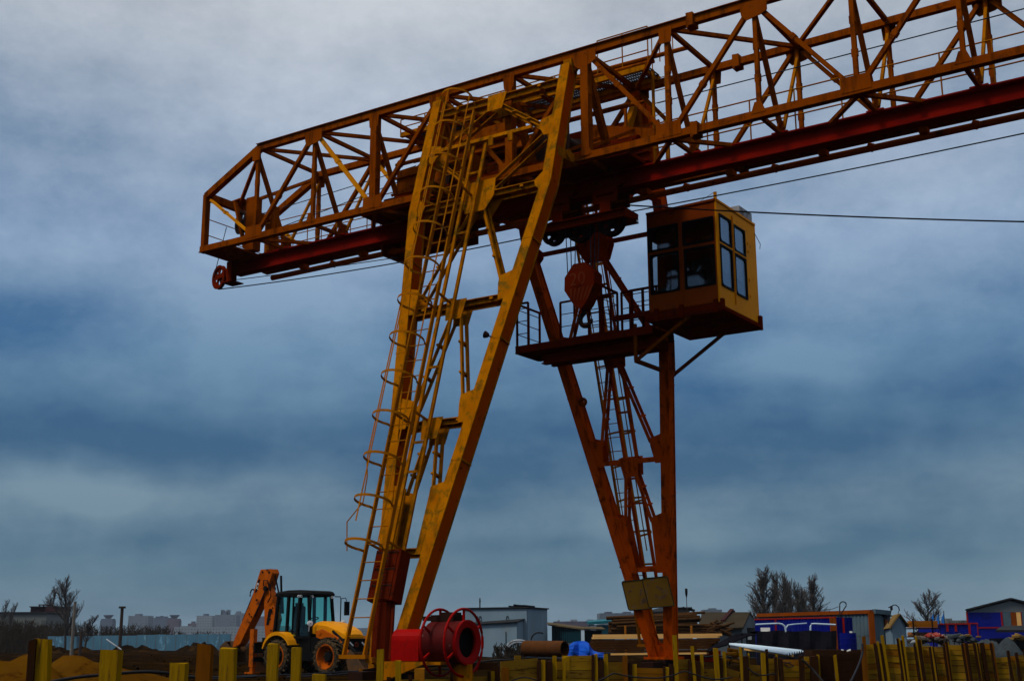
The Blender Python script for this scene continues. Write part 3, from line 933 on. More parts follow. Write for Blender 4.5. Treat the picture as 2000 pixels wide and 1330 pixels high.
mb.cyl(HB + V3((0, -0.21, 0.02)), HB + V3((0, 0.21, 0.02)), 0.06, 14)
hook_block = mb.build('hook_block', 'red_oxide', crane)
m_ = MB()
for y in (-0.07, 0.07):
    sheave(m_, HB + V3((0, y, 0.02)), (0, 1, 0), 0.33, 0.1)
m_.build('block_sheave', 'dark_steel', hook_block)
hk = [HB + V3((0.03, 0, -0.5)), HB + V3((0.03, 0, -0.62))] + [HB + V3((0.07 + 0.15 * math.cos(t), 0, -0.77 + 0.15 * math.sin(t))) for t in [R(120 + k * 26) for k in range(10)]]
m_ = MB()
for i, (a, b) in enumerate(zip(hk, hk[1:])):
    m_.cyl(a, b + (b - a) * 0.15, 0.055 if i < 9 else 0.04, 8, r2=0.055 if i < 9 else 0.03)
m_.build('hook', 'dark_steel', hook_block)
m_ = MB()
for k in range(6):
    a = -0.30 + k * 0.11
    m_.plate([HB + V3((a * 0.75, -0.19, -0.36)), HB + V3((a * 0.75 + 0.035, -0.19, -0.36)), HB + V3((a + 0.13, -0.19, -0.06)), HB + V3((a + 0.09, -0.19, -0.06))], 0.006)
for k in range(4):
    a = -0.14 + k * 0.07
    m_.plate([HB + V3((a, -0.19, 0.36)), HB + V3((a + 0.02, -0.19, 0.36)), HB + V3((a + 0.06, -0.19, 0.46)), HB + V3((a + 0.04, -0.19, 0.46))], 0.006)
m_.build('warning_stripe', 'marking_paint', hook_block)
text_mesh('painted_number', '20', 0.42, 'marking_paint', hook_block,
          Matrix.Translation(HB + V3((-0.02, -0.192, 0.13))) @ Matrix.Rotation(R(90), 4, 'X'))
for n, (a, b, y) in enumerate([(10.66, -0.32, -0.1), (10.72, -0.28, 0.0), (10.80, -0.27, 0.1), (11.3, 0.28, -0.1), (11.36, 0.31, 0.0), (11.42, 0.32, 0.1)]):
    MB().tube([(a, y, 10.25), HB + V3((b, y, 0.1))], 0.012, 5).build('hoist_rope', 'rope_steel', hook_block)
def sag(p, q, s, n=16):
    p, q = V3(p), V3(q)
    return [p.lerp(q, i / n) - V3((0, 0, s * 4 * (i / n) * (1 - i / n))) for i in range(n + 1)]
MB().tube(sag((-0.45, -0.1, 10.64), (10.05, -0.1, 10.28), 0.10), 0.016, 5).build('haul_rope', 'rope_steel', crane)
MB().tube(sag((-0.45, 0.0, 10.69 + 0.2), (5.6, 0.1, 10.55), 0.02), 0.012, 5).build('haul_rope', 'rope_steel', crane)
MB().tube(sag((12.3, -0.05, 10.4), (UE, -0.05, 10.5), 0.14), 0.015, 5).build('haul_rope', 'rope_steel', crane)
MB().tube(sag((12.8, 0.45, ZB + 1.62), (UE, 0.45, ZB + 1.62), 0.02), 0.014, 5).build('haul_rope', 'rope_steel', crane)
MB().tube(sag((0.1, 0.3, ZB + 1.3), (6.0, 0.3, ZB + 1.55), 0.02), 0.012, 5).build('haul_rope', 'rope_steel', crane)
MB().tube(sag((0.1, 0.45, ZB + 0.75), (6.0, 0.3, ZB + 1.3), 0.02), 0.012, 5).build('haul_rope', 'rope_steel', crane)
MB().tube([(0.0, -0.42, ZB + 0.85), (-0.62, -0.2, 11.05)], 0.011, 5).build('haul_rope', 'rope_steel', crane)

# --- operator platform and cab on the far leg
PZ = 8.28
mb = MB()
mb.box(((7.95 + 11.75) / 2, 2.45, PZ - 0.02), (3.8, 1.1, 0.04))
mb.chan((7.95, 1.93, PZ - 0.08), (11.75, 1.93, PZ - 0.08), 0.07, 0.18, side=1)
mb.chan((7.95, 3.0, PZ - 0.08), (11.75, 3.0, PZ - 0.08), 0.07, 0.18, side=-1)
mb.chan((7.95, 1.93, PZ - 0.08), (7.95, 3.0, PZ - 0.08), 0.07, 0.18)
mb.ibeam((8.55, 2.25, PZ - 0.32), (11.7, 2.25, PZ - 0.32), 0.2, 0.28)
mb.beam((8.5, 2.75, PZ - 0.3), (11.7, 2.75, PZ - 0.3), 0.12, 0.24)
plat = mb.build('operator_platform', 'red_oxide', crane)
mb = MB()
def rail(m_, p, q, posts, h=1.28, lv=(0.32, 0.64, 0.96), r=0.02):
    p, q = V3(p), V3(q)
    for z in lv:
        m_.tube([p + V3((0, 0, z)), q + V3((0, 0, z))], r * 0.6, 5)
    m_.beam(p + V3((0, 0, h)), q + V3((0, 0, h)), 0.045, 0.045)
    for i in range(posts + 1):
        a = p.lerp(q, i / posts)
        m_.beam(a, a + V3((0, 0, h)), 0.045, 0.045)
rail(mb, (7.97, 1.95, PZ), (7.97, 3.0, PZ), 2, 1.1)
rail(mb, (7.97, 1.95, PZ), (8.30, 1.95, PZ), 1, 1.1)
rail(mb, (8.6, 3.0, PZ), (10.25, 3.0, PZ), 4)
rail(mb, (10.25, 2.2, PZ), (10.25, 3.0, PZ), 1)
rail(mb, (10.6, 3.0, PZ), (11.7, 3.0, PZ), 3)
rail(mb, (10.75, 2.3, PZ), (11.6, 2.3, PZ), 3, 1.05)
rail(mb, (9.9, 2.2, PZ), (10.5, 2.2, PZ), 2, 1.0)
mb.build('platform_railing', 'red_oxide', plat)

U1, U2, VA, VB, ZA, ZC = 11.70, 13.48, 1.90, 4.06, 8.60, 11.0
cabin = MB()
t = 0.05
def wall_open(m_, axis, c, a0, a1, z0, z1, holes, th):
    """vertical sheet in the plane axis=c with rectangular openings"""
    xs = sorted({a0, a1} | {h[0] for h in holes} | {h[1] for h in holes})
    zs = sorted({z0, z1} | {h[2] for h in holes} | {h[3] for h in holes})
    for x0, x1 in zip(xs, xs[1:]):
        for q0, q1 in zip(zs, zs[1:]):
            mx, mz = (x0 + x1) / 2, (q0 + q1) / 2
            if any(h[0] < mx < h[1] and h[2] < mz < h[3] for h in holes):
                continue
            if axis == 'y':
                m_.box((mx, c, mz), (x1 - x0, th, q1 - q0))
            else:
                m_.box((c, mx, mz), (th, x1 - x0, q1 - q0))
FH = [(11.78, 12.50, 9.02, 9.95), (12.66, 13.40, 9.02, 9.95), (11.74, 12.50, 10.06, 10.62), (12.64, 13.40, 10.06, 10.62)]
SH = [(1.98, 2.62, 9.0, 9.97), (2.78, 3.42, 8.98, 9.95), (1.98, 2.62, 10.05, 10.70), (2.78, 3.42, 10.03, 10.66)]
wall_open(cabin, 'y', VA, U1, U2 - 0.03, ZA, ZC, FH, t)
wall_open(cabin, 'y', VB, U1, U2 - 0.03, ZA, ZC, [(11.9, 12.5, 9.2, 10.3)], t)
wall_open(cabin, 'x', U1, VA + 0.03, VB - 0.03, ZA, ZC, [(2.1, 3.0, 9.2, 10.4)], t)
cabin.box(((U1 + U2) / 2, (VA + VB) / 2, ZA + 0.03), (U2 - U1 - 0.1, VB - VA - 0.1, 0.06))
cabin.box(((U1 + U2) / 2, (VA + VB) / 2, ZC - 0.03), (U2 - U1 - 0.1, VB - VA - 0.1, 0.06))
cabin.beam((U1, VA - 0.03, ZC), (U2, VA - 0.03, ZC + 0.02), 0.05, 0.05)
cabin.beam((12.58, VA - 0.03, ZA), (12.58, VA - 0.03, 10.7), 0.035, 0.05, (1, 0, 0))
cabin = cabin.build('operator_cab', 'cab_orange', crane)
m_ = MB()
wall_open(m_, 'x', U2, VA - 0.03, VB + 0.03, ZA - 0.06, ZC, SH, t)
m_.beam((U2 + 0.03, VA - 0.02, ZC), (U2 + 0.03, VB, ZC), 0.04, 0.05)
m_.beam((U2 + 0.03, 2.70, ZA + 0.1), (U2 + 0.03, 2.70, ZC - 0.15), 0.02, 0.06, (1, 0, 0))
m_.beam((U2 + 0.03, VA + 0.0, 10.0), (U2 + 0.03, 3.5, 10.0), 0.02, 0.04)
m_.beam((U2, VA - 0.02, ZC), (U2, VA - 0.02, ZC + 0.2), 0.04, 0.07)
for z in (9.1, 9.5, 10.2, 10.4):
    m_.box((U2 + 0.03, 3.58, z), (0.03, 0.03, 0.07))
m_.build('cab_side', 'cab_yellow', cabin)
def rrect(a0, a1, z0, z1, r, n=4):
    pts = []
    for cx, cz, t0 in ((a1 - r, z1 - r, 0), (a0 + r, z1 - r, 90), (a0 + r, z0 + r, 180), (a1 - r, z0 + r, 270)):
        pts += [(cx + r * math.cos(R(t0 + 90 * k / n)), cz + r * math.sin(R(t0 + 90 * k / n))) for k in range(n + 1)]
    return pts
def window(a0, a1, z0, z1, axis, c, out_):
    mk = (lambda a, z, o: V3((a, c + o * out_, z))) if axis == 'y' else (lambda a, z, o: V3((c + o * out_, a, z)))
    P1, P2 = rrect(a0 + 0.03, a1 - 0.03, z0 + 0.03, z1 - 0.03, 0.09), rrect(a0 - 0.015, a1 + 0.015, z0 - 0.015, z1 + 0.015, 0.02)
    k = len(P1)
    vs = [mk(a, z, o) for o in (0.0, 0.045) for P_ in (P1, P2) for a, z in P_]
    fs = []
    for i in range(k):
        j = (i + 1) % k
        fs += [(i, j, k + j, k + i), (2 * k + i, 3 * k + i, 3 * k + j, 2 * k + j), (i, 2 * k + i, 2 * k + j, j), (k + i, k + j, 3 * k + j, 3 * k + i)]
    w = MB().add(vs, fs).build('window', 'digger_black', cabin)
    MB().plate([mk(a, z, 0.012) for a, z in P1], 0.012).build('pane', 'cab_glass' if axis == 'y' else 'cab_side_glass', w)
for h in FH:
    window(*h, 'y', VA, -1)
for h in SH:
    window(*h, 'x', U2, 1)
m_ = MB()
m_.box((12.35, 2.9, 9.05), (0.5, 0.5, 0.12)).box((12.35, 3.15, 9.45), (0.46, 0.1, 0.75)).cyl((12.35, 2.9, 8.66), (12.35, 2.9, 9.0), 0.06)
m_.build('operator_seat', 'seat_cloth', cabin)
m_ = MB()
m_.box((12.95, 2.7, 9.0), (0.35, 0.7, 0.6)).box((11.95, 2.6, 9.0), (0.3, 0.7, 0.5)).box((12.6, 3.9, 9.5), (1.4, 0.12, 1.6))
m_.build('control_desk', 'interior_grey', cabin)
MB().box((U2 - 0.05, 3.1, 9.65), (0.015, 0.42, 0.5)).build('paper_notice', 'paper', cabin)
m_ = MB()
m_.box((13.0, 3.75, ZC + 0.17), (0.85, 0.75, 0.30)).box((13.44, 3.75, ZC + 0.17), (0.03, 0.4, 0.22))
m_.build('air_conditioner', 'grey_metal', cabin)
m_ = MB()
for v in (VA - 0.02, VB + 0.02):
    m_.chan((U1 - 0.1, v, ZA - 0.1), (U2 + 0.05, v, ZA - 0.1), 0.08, 0.16, side=1 if v < 3 else -1)
m_.beam((U2 + 0.05, VA - 0.05, ZA - 0.16), (U2 + 0.05, VB + 0.06, ZA - 0.16), 0.08, 0.07)
m_.box(((U1 + U2) / 2, (VA + VB) / 2, ZA - 0.21), (U2 - U1 + 0.1, VB - VA + 0.1, 0.03))
for v in (2.4, 2.9, 3.4):
    m_.beam((U1, v, ZA - 0.13), (U2, v, ZA - 0.13), 0.06, 0.12)
for u in (11.9, 12.55, 13.4):
    m_.box((u, VA - 0.06, ZA - 0.1), (0.1, 0.06, 0.3))
m_.box((U2 + 0.06, VB + 0.0, ZA - 0.06), (0.07, 0.12, 0.34)).box((U2 + 0.06, VA, ZA - 0.06), (0.07, 0.12, 0.24))
m_.build('cab_base', 'red_oxide', cabin)
for v in (1.95, 3.9):
    m_ = MB()
    m_.beam((11.28, v, 7.52), (12.7, v, ZA - 0.2), 0.07, 0.07).beam((11.28, v, 7.52), (11.28, v, ZA - 0.2), 0.07, 0.07)
    m_.build('cab_strut', 'orange_paint', cabin)
m_ = MB().beam((11.28, 1.93, 7.52), (11.28, 3.93, 7.52), 0.07, 0.09)
m_.build('cab_strut', 'orange_paint', cabin)
MB().beam((10.7, 2.0, 8.62), (11.75, 2.0, 8.62), 0.1, 0.12).build('cab_strut', 'red_oxide', cabin)
MB().tube(sag((12.05, 0.2, 10.68), (24.6, 3.3, 8.7), 0.12, 30), 0.017, 6).build('power_cable', 'black_rubber', crane)
MB().tube([(13.44, 1.9, ZC + 0.2), (13.2, 2.0, ZC + 0.16), (13.0, 1.95, ZC + 0.05)], 0.006, 4).build('loose_wire', 'black_rubber', crane)
MB().tube([(13.5, 4.05, ZC - 0.2), (13.62, 4.1, ZC - 0.5), (13.6, 4.1, ZC - 0.62)], 0.008, 4).build('loose_wire', 'black_rubber', crane)

# --- weathered boards tied to the foot of the far leg
bz = lambda du, dz: far.P(9.36 + du, 1.92 + dz, 0.38)
for k, (a, b, d, lab) in enumerate([(0.0, 0.66, 0, 'weathered brown board on the far crane leg, left of the pair'), (0.6, 1.32, 0.06, 'weathered brown board on the far crane leg, right of the pair and overlapping the other')]):
    def bp(x, z, n):
        return crane.matrix_basis @ (bz(a + x + (0.72 - z) * 0.10, z + 0.05 * (a + x)) + V3((0, -d - n, 0.02 * k)))
    o = MB().plate([bp(x, z, 0) for x, z in rrect(0, b - a, 0, 0.72, 0.05, 3)], 0.02).build('notice_board', 'board_sign')
    tag(o, lab, 'board', 'boards on the far leg')
    MB().tube([bp(x, z, 0.012) for x, z in rrect(0.01, b - a - 0.01, 0.01, 0.71, 0.05, 3)], 0.013, 5, closed=True).build('rim', 'roof_brown', o)
    rn = random.Random(40 + k)
    for q in range(7):
        x, z = rn.uniform(0.08, b - a - 0.2), rn.uniform(0.1, 0.6)
        w_, h_ = rn.uniform(0.05, 0.14), rn.uniform(0.04, 0.12)
        MB().plate([bp(x, z, 0.013), bp(x + w_, z + 0.02, 0.013), bp(x + w_ * 0.9, z + h_, 0.013), bp(x + 0.01, z + h_ * 0.8, 0.013)], 0.003).build('paper_scrap', 'faded_paper', o)

# ================================================================== GROUND
def ground_h(x, y):
    h = 0.0
    h += 0.05 * math.sin(x * 0.9 + y * 0.3) * math.sin(y * 0.55 + 1.3) + 0.03 * math.sin(x * 2.3 + 1) * math.sin(y * 1.7)
    if y > 60:
        h += min(1, (y - 60) / 40) * (0.10 * math.sin(x * 0.33 + y * 0.11) + 0.1 * math.sin(x * 0.71 - y * 0.23))
    return h


def sheet(name, xs, ys, hf, mtl):
    vs = [(x, y, hf(x, y)) for y in ys for x in xs]
    n = len(xs)
    fs = [(j * n + i, j * n + i + 1, (j + 1) * n + i + 1, (j + 1) * n + i) for j in range(len(ys) - 1) for i in range(n - 1)]
    return MB().add(vs, fs).build(name, mtl, smooth=True)


gm = bpy.data.materials.new('earth')
gm.use_nodes = True
nt = gm.node_tree
bs = nt.nodes['Principled BSDF']
tc = nn(nt, 'ShaderNodeTexCoord').outputs['Object']
c1 = ramp(nt, noise(nt, tc, 0.35, 6, 0.65), [(0.35, (0.014, 0.007, 0.0015)), (0.5, (0.007, 0.0035, 0.001)), (0.62, (0.030, 0.014, 0.0025)), (0.75, (0.010, 0.005, 0.0015))])
c2 = ramp(nt, noise(nt, tc, 2.2, 6, 0.7), [(0.35, (0.35, 0.35, 0.35)), (0.7, (1.3, 1.25, 1.15))])
mx = nn(nt, 'ShaderNodeMix', data_type='RGBA', blend_type='MULTIPLY')
mx.inputs[0].default_value = 1
nt.links.new(c1, mx.inputs[6])
nt.links.new(c2, mx.inputs[7])
nt.links.new(mx.outputs[2], bs.inputs['Base Color'])
bs.inputs['Roughness'].default_value = 1
bs.inputs['Specular IOR Level'].default_value = 0.0
MATS['earth'] = gm
xs = [-6000, -2500, -1000, -400] + [-200 + 2.0 * i for i in range(201)] + [400, 1000, 2500, 6000]
ys = [-3000, -500, -100] + [-40 + 1.6 * i for i in range(160)] + [240, 300, 500, 900, 1600, 3000, 7000]
g = sheet('ground', xs, ys, lambda x, y: ground_h(x, y) if abs(x) < 210 and -45 < y < 235 else 0, 'earth')
g['kind'] = 'structure'


def mound(name, mtl, c, rx, ry, h, seed, lab, cat, kind=None, nx=30, ny=18, rough=0.25, sharp=1.0):
    rnd = random.Random(seed)
    ph = [rnd.uniform(0, 6) for _ in range(8)]
    vs = []
    for j in range(ny + 1):
        for i in range(nx + 1):
            a, b = i / nx * 2 - 1, j / ny * 2 - 1
            r = min(1, math.hypot(a, b))
            z = h * (1 - r ** sharp) * (0.85 + rough * (math.sin(a * 4 + ph[0]) * math.cos(b * 3 + ph[1]) + 0.6 * math.sin(a * 9 + ph[2] + b * 5) + 0.4 * math.sin(a * 17 + b * 13 + ph[3])))
            z += rnd.uniform(-0.02, 0.02) * h
            vs.append((a * rx, b * ry, max(z, 0) - 0.06 + (-0.1 if r >= 0.999 else 0)))
    n = nx + 1
    fs = [(j * n + i, j * n + i + 1, (j + 1) * n + i + 1, (j + 1) * n + i) for j in range(ny) for i in range(nx)]
    o = MB().add(vs, fs).build(name, mtl, smooth=True, loc=c)
    return tag(o, lab, cat, kind=kind)


mound('sand_pile', 'sand', at(20, 1300, 29) * V3((1, 1, 0)) if False else (-11.6, 29.0, 0), 3.2, 3.0, 1.12, 1, 'pale sand heap at the far left behind the tallest timber post', 'sand heap')
mound('sand_pile', 'sand', (-11.4, 33.0, 0), 3.9, 3.0, 1.10, 2, 'broad brown sand heap between the two leftmost timber posts', 'sand heap', rough=0.12)
mound('sand_pile', 'sand', (-9.0, 26.5, 0), 2.6, 2.0, 0.55, 3, 'low sand heap in front of the others where the black hose crosses', 'sand heap', rough=0.15)
rnd = random.Random(3)
for k in range(9):
    px = 110 + k * 34 + rnd.uniform(-8, 8)
    p = at(px, 1262, 150)
    o = mound('earth_bank', 'earth', (p.x, 150 + rnd.uniform(-8, 8), 0), rnd.uniform(1.5, 3.5), 2, rnd.uniform(0.5, 1.3), 20 + k, None, None, nx=12, ny=8, rough=0.4)
    tag(o, 'dark earth heap dumped along the foot of the pale panel fence', 'earth heap', 'earth heaps along the far fence')

# loose sticks, clods
mb = MB()
rnd = random.Random(11)
for k in range(420):
    Y = rnd.uniform(30, 110)
    x = (rnd.uniform(0, 760) - 1000) / FPX * Y
    r = rnd.uniform(0.02, 0.09) * (1 + Y / 120)
    z = ground_h(x, Y)
    vs = [V3((x, Y, z)) + V3((rnd.uniform(-1, 1), rnd.uniform(-1, 1), rnd.uniform(-0.3, 1))) * r for _ in range(6)]
    mb.add(vs, [(0, 1, 2), (0, 2, 3), (0, 3, 4), (1, 2, 5), (2, 3, 5), (3, 4, 5), (0, 1, 5)])
o = mb.build('earth_clods', 'earth')
tag(o, 'clods of dug earth scattered over the bare ground left of the crane', 'rubble', kind='stuff')
MB().cyl(at(208, 1248, 40), at(237, 1268, 39.5), 0.02, 6).build('fallen_stick', 'grey_metal')
tag(bpy.data.objects['fallen_stick'], 'pale grey stick leaning above the dug earth behind a timber post', 'stick')

# crane track
p0, p1 = crane.matrix_basis @ V3((8.35, -32, 0)), crane.matrix_basis @ V3((11.3, 40, 0))
d = (p1 - p0).normalized()
nx_ = V3((d.y, -d.x, 0))
mb = MB()
mb.beam(p0 + V3((0, 0, 0.085)), p1 + V3((0, 0, 0.085)), 0.06, 0.13)
o = mb.build('crane_rail', 'rail_steel')
tag(o, 'rusty steel rail on sleepers under the crane legs', 'rail')
mb = MB()
L = (p1 - p0).length
k = 0.3
while k < L:
    mb.beam(p0 + d * k - nx_ * 0.6 - V3((0, 0, 0.04)), p0 + d * k + nx_ * 0.6 - V3((0, 0, 0.04)), 0.22, 0.14)
    k += 0.6
mb.build('sleeper_row', 'sleeper', o)['kind'] = 'stuff'

# ================================================================== FAR FENCE, POLES
def panel_fence(name, a, b, h, n, mtl, lab):
    a, b = V3(a), V3(b)
    f = tag(empty(name, a), lab, 'fence')
    for i in range(n):
        p, q = a.lerp(b, i / n) - a, a.lerp(b, (i + 1) / n) - a
        e = (q - p).normalized()
        hh = h + rnd.uniform(-0.06, 0.06)
        m_ = MB()
        steps = 10
        nrm = V3((-e.y, e.x, 0))
        w = (q - p).length
        pts = [p + e * (0.05 + (w - 0.1) * k / steps) + nrm * (0.02 * (k % 2)) for k in range(steps + 1)]
        vs = pts + [x + V3((0, 0, hh)) for x in pts] + [x + nrm * 0.02 for x in pts] + [x + nrm * 0.02 + V3((0, 0, hh)) for x in pts]
        s_ = steps + 1
        fs = []
        for k in range(steps):
            fs += [(k, k + 1, s_ + k + 1, s_ + k), (2 * s_ + k, 3 * s_ + k, 3 * s_ + k + 1, 2 * s_ + k + 1), (s_ + k, s_ + k + 1, 3 * s_ + k + 1, 3 * s_ + k)]
        m_.add(vs, fs).build('fence_panel', mtl, f)
        MB().beam(q + V3((0, 0, -0.05)), q + V3((0, 0, h + 0.05)), 0.09, 0.09).build('fence_post', 'plaster_grey', f)
    return f


fa, fb = at(92, 1261, 205), at(450, 1261, 160)
fa.z = fb.z = 0.1
panel_fence('panel_fence', fa, fb, 2.05, 20, 'fence_panel', 'long pale blue sheet metal fence across the field behind the digger')
for px, yt, Y, r, mt_, lab, yb in [(147, 1174, 95, 0.14, 'concrete_pole', 'slim concrete pole by the big bare tree, pale lower half', 1265),
                                  (159, 1233, 95, 0.13, 'dark_wood_pole', 'short dark wooden stub beside the concrete pole', 1262),
                                  (239, 1184, 80, 0.12, 'dark_wood_pole', 'tall dark wooden pole in front of the pale fence', 1262)]:
    p = at(px, yt, Y)
    m_ = MB().cyl((0, 0, -0.2), (0, 0, p.z), r, 8, r2=r * 0.8)
    if px == 239:
        m_.box((0, 0, p.z - 0.05), (0.34, 0.3, 0.12))
    tag(m_.build('utility_pole', mt_, loc=(p.x, Y, 0)), lab, 'pole')

# ================================================================== BARE TREES
def tree_meshes(seed, h, spread, kind, fine=3):
    rn = random.Random(seed)
    tr, cr_ = MB(), MB()

    def grow(p, d, L, r, lvl):
        n = 5 if lvl < 2 else 3
        pts = [p]
        q = p
        dd = d.copy()
        up = 0.10 if lvl == 1 else 0.05
        for _ in range(n):
            dd = (dd + V3((rn.uniform(-1, 1), rn.uniform(-1, 1), rn.uniform(-0.6, 0.8))) * (0.07 if lvl == 0 else 0.16) + V3((0, 0, up if lvl else 0))).normalized()
            q = q + dd * L / n
            pts.append(q)
        (tr if lvl < 2 else cr_).tube(pts, r, 6 if lvl == 0 else (4 if lvl == 1 else 3), r2=r * (0.3 if lvl else 0.2))
        if lvl >= fine:
            return
        kids = {'poplar': (34, 11, 7), 'round': (20, 12, 8), 'vase': (16, 11, 7)}[kind][lvl]
        for k in range(kids):
            u = (k + rn.random()) / kids
            t = (0.14 + 0.84 * u) if lvl == 0 and kind == 'poplar' else ((0.24 + 0.74 * u) if lvl == 0 else 0.12 + 0.88 * u)
            i = min(n - 1, int(t * n))
            b = pts[i].lerp(pts[i + 1], t * n - i)
            az = rn.uniform(0, 2 * math.pi)
            if lvl == 0:
                lo_, hi_ = {'poplar': (18, 34), 'round': (26, 66), 'vase': (18, 40)}[kind]
                tilt = R(hi_ - (hi_ - lo_) * t + rn.uniform(-8, 8))
                nd = V3((math.cos(az) * math.sin(tilt), math.sin(az) * math.sin(tilt), math.cos(tilt)))
                LL = h * spread * (1.1 - 0.62 * t) * rn.uniform(0.8, 1.1)
            else:
                nd = (dd * 0.75 + V3((rn.uniform(-1, 1), rn.uniform(-1, 1), rn.uniform(-0.4, 0.8))) * 0.75).normalized()
                LL = L * (1 - 0.45 * t) * rn.uniform(0.4, 0.6)
            grow(b, nd, LL, max(r * (0.40 if lvl == 0 else 0.5), 0.016), lvl + 1)

    grow(V3((0, 0, -0.2)), V3((0, 0, 1)), h, h * 0.024, 0)
    return tr, cr_


TREES = {}
def bare_tree(key, seed, h, spread, pop, x, y, hh, lab, group=None, rz=0, wide=1.0):
    if key not in TREES:
        a, b = tree_meshes(seed, h, spread, pop)
        t = empty('bare_tree', (x, y, 0))
        a.build('trunk', 'tree_bark', t)
        b.build('crown', 'twig', t)
        TREES[key] = (t, h)
    else:
        t = copy_tree(TREES[key][0])
        t.location = (x, y, 0)
    s = hh / TREES[key][1]
    t.scale = (s * wide, s * wide, s)
    t.rotation_euler.z = rz
    return tag(t, lab, 'tree', group)


def tree_at(key, seed, pop, spread, px, ytop, Y, lab, group=None, rz=0, wide=1.0):
    p = at(px, ytop, Y)
    bare_tree(key, seed, 10, spread, pop, p.x, Y, p.z, lab, group, rz, wide)


tree_at('round', 4, 'round', 0.52, 136, 1150, 195, 'big round bare tree left of the tall pole, taller of the two', None, 0.3)
tree_at('vase', 9, 'vase', 0.42, 103, 1157, 310, 'slim bare tree just behind the dark brick block')
tree_at('round', 4, 'round', 0.52, 1801, 1171, 150, 'spreading bare tree behind the stacked orange timber', None, 2.0, 1.35)
G = 'bare poplars behind the blue cabin'
for px, yt, Y, key, sd, rz, wd, lab in [(1492, 1132, 140, 'pop', 21, 0, 1.25, 'tallest and widest bare poplar at the left end of the row behind the blue cabin'),
                             (1513, 1138, 142, 'pop2', 33, 1, 0.8, 'narrow bare poplar second from the left in the row behind the blue cabin'),
                             (1528, 1140, 139, 'pop', 21, 2, 0.85, 'bare poplar third from the left in the row, its top level with its left neighbour'),
                             (1541, 1151, 144, 'pop2', 33, 3, 0.8, 'bare poplar in the middle of the row behind the blue cabin'),
                             (1557, 1156, 141, 'pop', 21, 4, 0.9, 'low bare poplar left of the gap in the row'),
                             (1568, 1165, 143, 'pop2', 33, 5, 0.9, 'shortest bare poplar at the edge of the gap in the row'),
                             (1590, 1145, 140, 'pop', 21, 5.5, 1.15, 'bare poplar standing apart at the right end of the row')]:
    tree_at(key, sd, 'poplar', 0.44, px, yt, Y, lab, G, rz, wd)
tree_at('vase', 9, 'vase', 0.42, 6, 1180, 240, 'thin bare tree at the left edge above the long grey factory', None, 2.0, 0.7)
tree_at('vase', 9, 'vase', 0.42, 20, 1186, 240, 'small bare treetop above the long grey factory roof', None, 1.0, 0.8)
tree_at('vase', 9, 'vase', 0.42, 170, 1208, 175, 'low bare tree right of the big round one', None, 1.0, 1.6)


def thicket(name, px0, px1, ytop, Y0, Y1, n, seed, lab, hvar=0.35, prof=None):
    rn = random.Random(seed)
    m_ = MB()
    for _ in range(n):
        px = rn.uniform(px0, px1)
        Y = rn.uniform(Y0, Y1)
        top = at(px, ytop + (prof(px) if prof else 0), Y).z
        b = V3(((px - 1000) / FPX * Y, Y, -0.1))
        h = top * rn.uniform(1 - hvar, 1.05)
        q = b + V3((rn.uniform(-0.25, 0.25) * h, rn.uniform(-0.2, 0.2) * h, h))
        md = b.lerp(q, 0.5) + V3((rn.uniform(-0.1, 0.1) * h, 0, 0))
        m_.tube([b, md, q], 0.05 + 0.0002 * Y, 3, r2=0.02)
        for k in range(7):
            a = md.lerp(q, rn.uniform(-0.7, 0.9))
            e = a + V3((rn.uniform(-0.4, 0.4), rn.uniform(-0.3, 0.3), rn.uniform(0.1, 0.5))) * h * 0.45
            m_.tube([a, e], 0.03 + 0.00012 * Y, 3, r2=0.012)
    return tag(m_.build(name, 'brush'), lab, 'bushes', kind='stuff')


thicket('undergrowth', -40, 95, 1212, 150, 185, 520, 5, 'dark leafless thicket at the left edge in front of the grey factory', 0.6)
thicket('undergrowth', 90, 190, 1214, 215, 240, 380, 6, 'dark leafless bushes behind the left end of the pale fence', 0.5, lambda p: abs(p - 165) * 0.1)
thicket('undergrowth', 180, 345, 1221, 215, 240, 520, 8, 'brown leafless bushes above the pale fence left of the digger', 0.5)
thicket('undergrowth', 340, 450, 1232, 215, 230, 160, 9, 'low brown scrub just above the pale fence beside the digger bucket', 0.5)
thicket('undergrowth', 640, 730, 1240, 130, 170, 200, 10, 'low scrub glimpsed behind the digger bonnet', 0.6)
thicket('undergrowth', 1766, 1830, 1217, 110, 130, 120, 12, 'dark scrub behind the stacked orange timber', 0.5)
thicket('undergrowth', 1836, 1900, 1213, 160, 190, 160, 13, 'dark tree line left of the blue warehouse', 0.4)
thicket('undergrowth', 965, 1022, 1252, 62, 70, 90, 14, 'brown weeds at the foot of the white shed', 0.6)

# ================================================================== FAR BUILDINGS
def tower(px0, px1, yt, Y, mtl, lab, bits=(), group='far tower blocks on the horizon', dep=None):
    a, b = at(px0, yt, Y), at(px1, yt, Y)
    w, h = b.x - a.x, a.z
    dep = dep or min(w, 22)
    e = tag(empty('apartment_block', ((a.x + b.x) / 2, Y + dep / 2, 0)), lab, 'building', group)
    MB().box((0, 0, h / 2 - 1), (w, dep, h + 2)).build('wall', mtl, e)
    for q0, q1, qt, qm in bits:
        c, d_ = at(q0, qt, Y), at(q1, qt, Y)
        zt = c.z
        MB().box(((c.x + d_.x) / 2 - e.location.x, -0.4, (h + zt) / 2 - 0.2), (d_.x - c.x, dep * 0.6, zt - h + 0.4)).build('roof_block', qm or mtl, e)
    return e


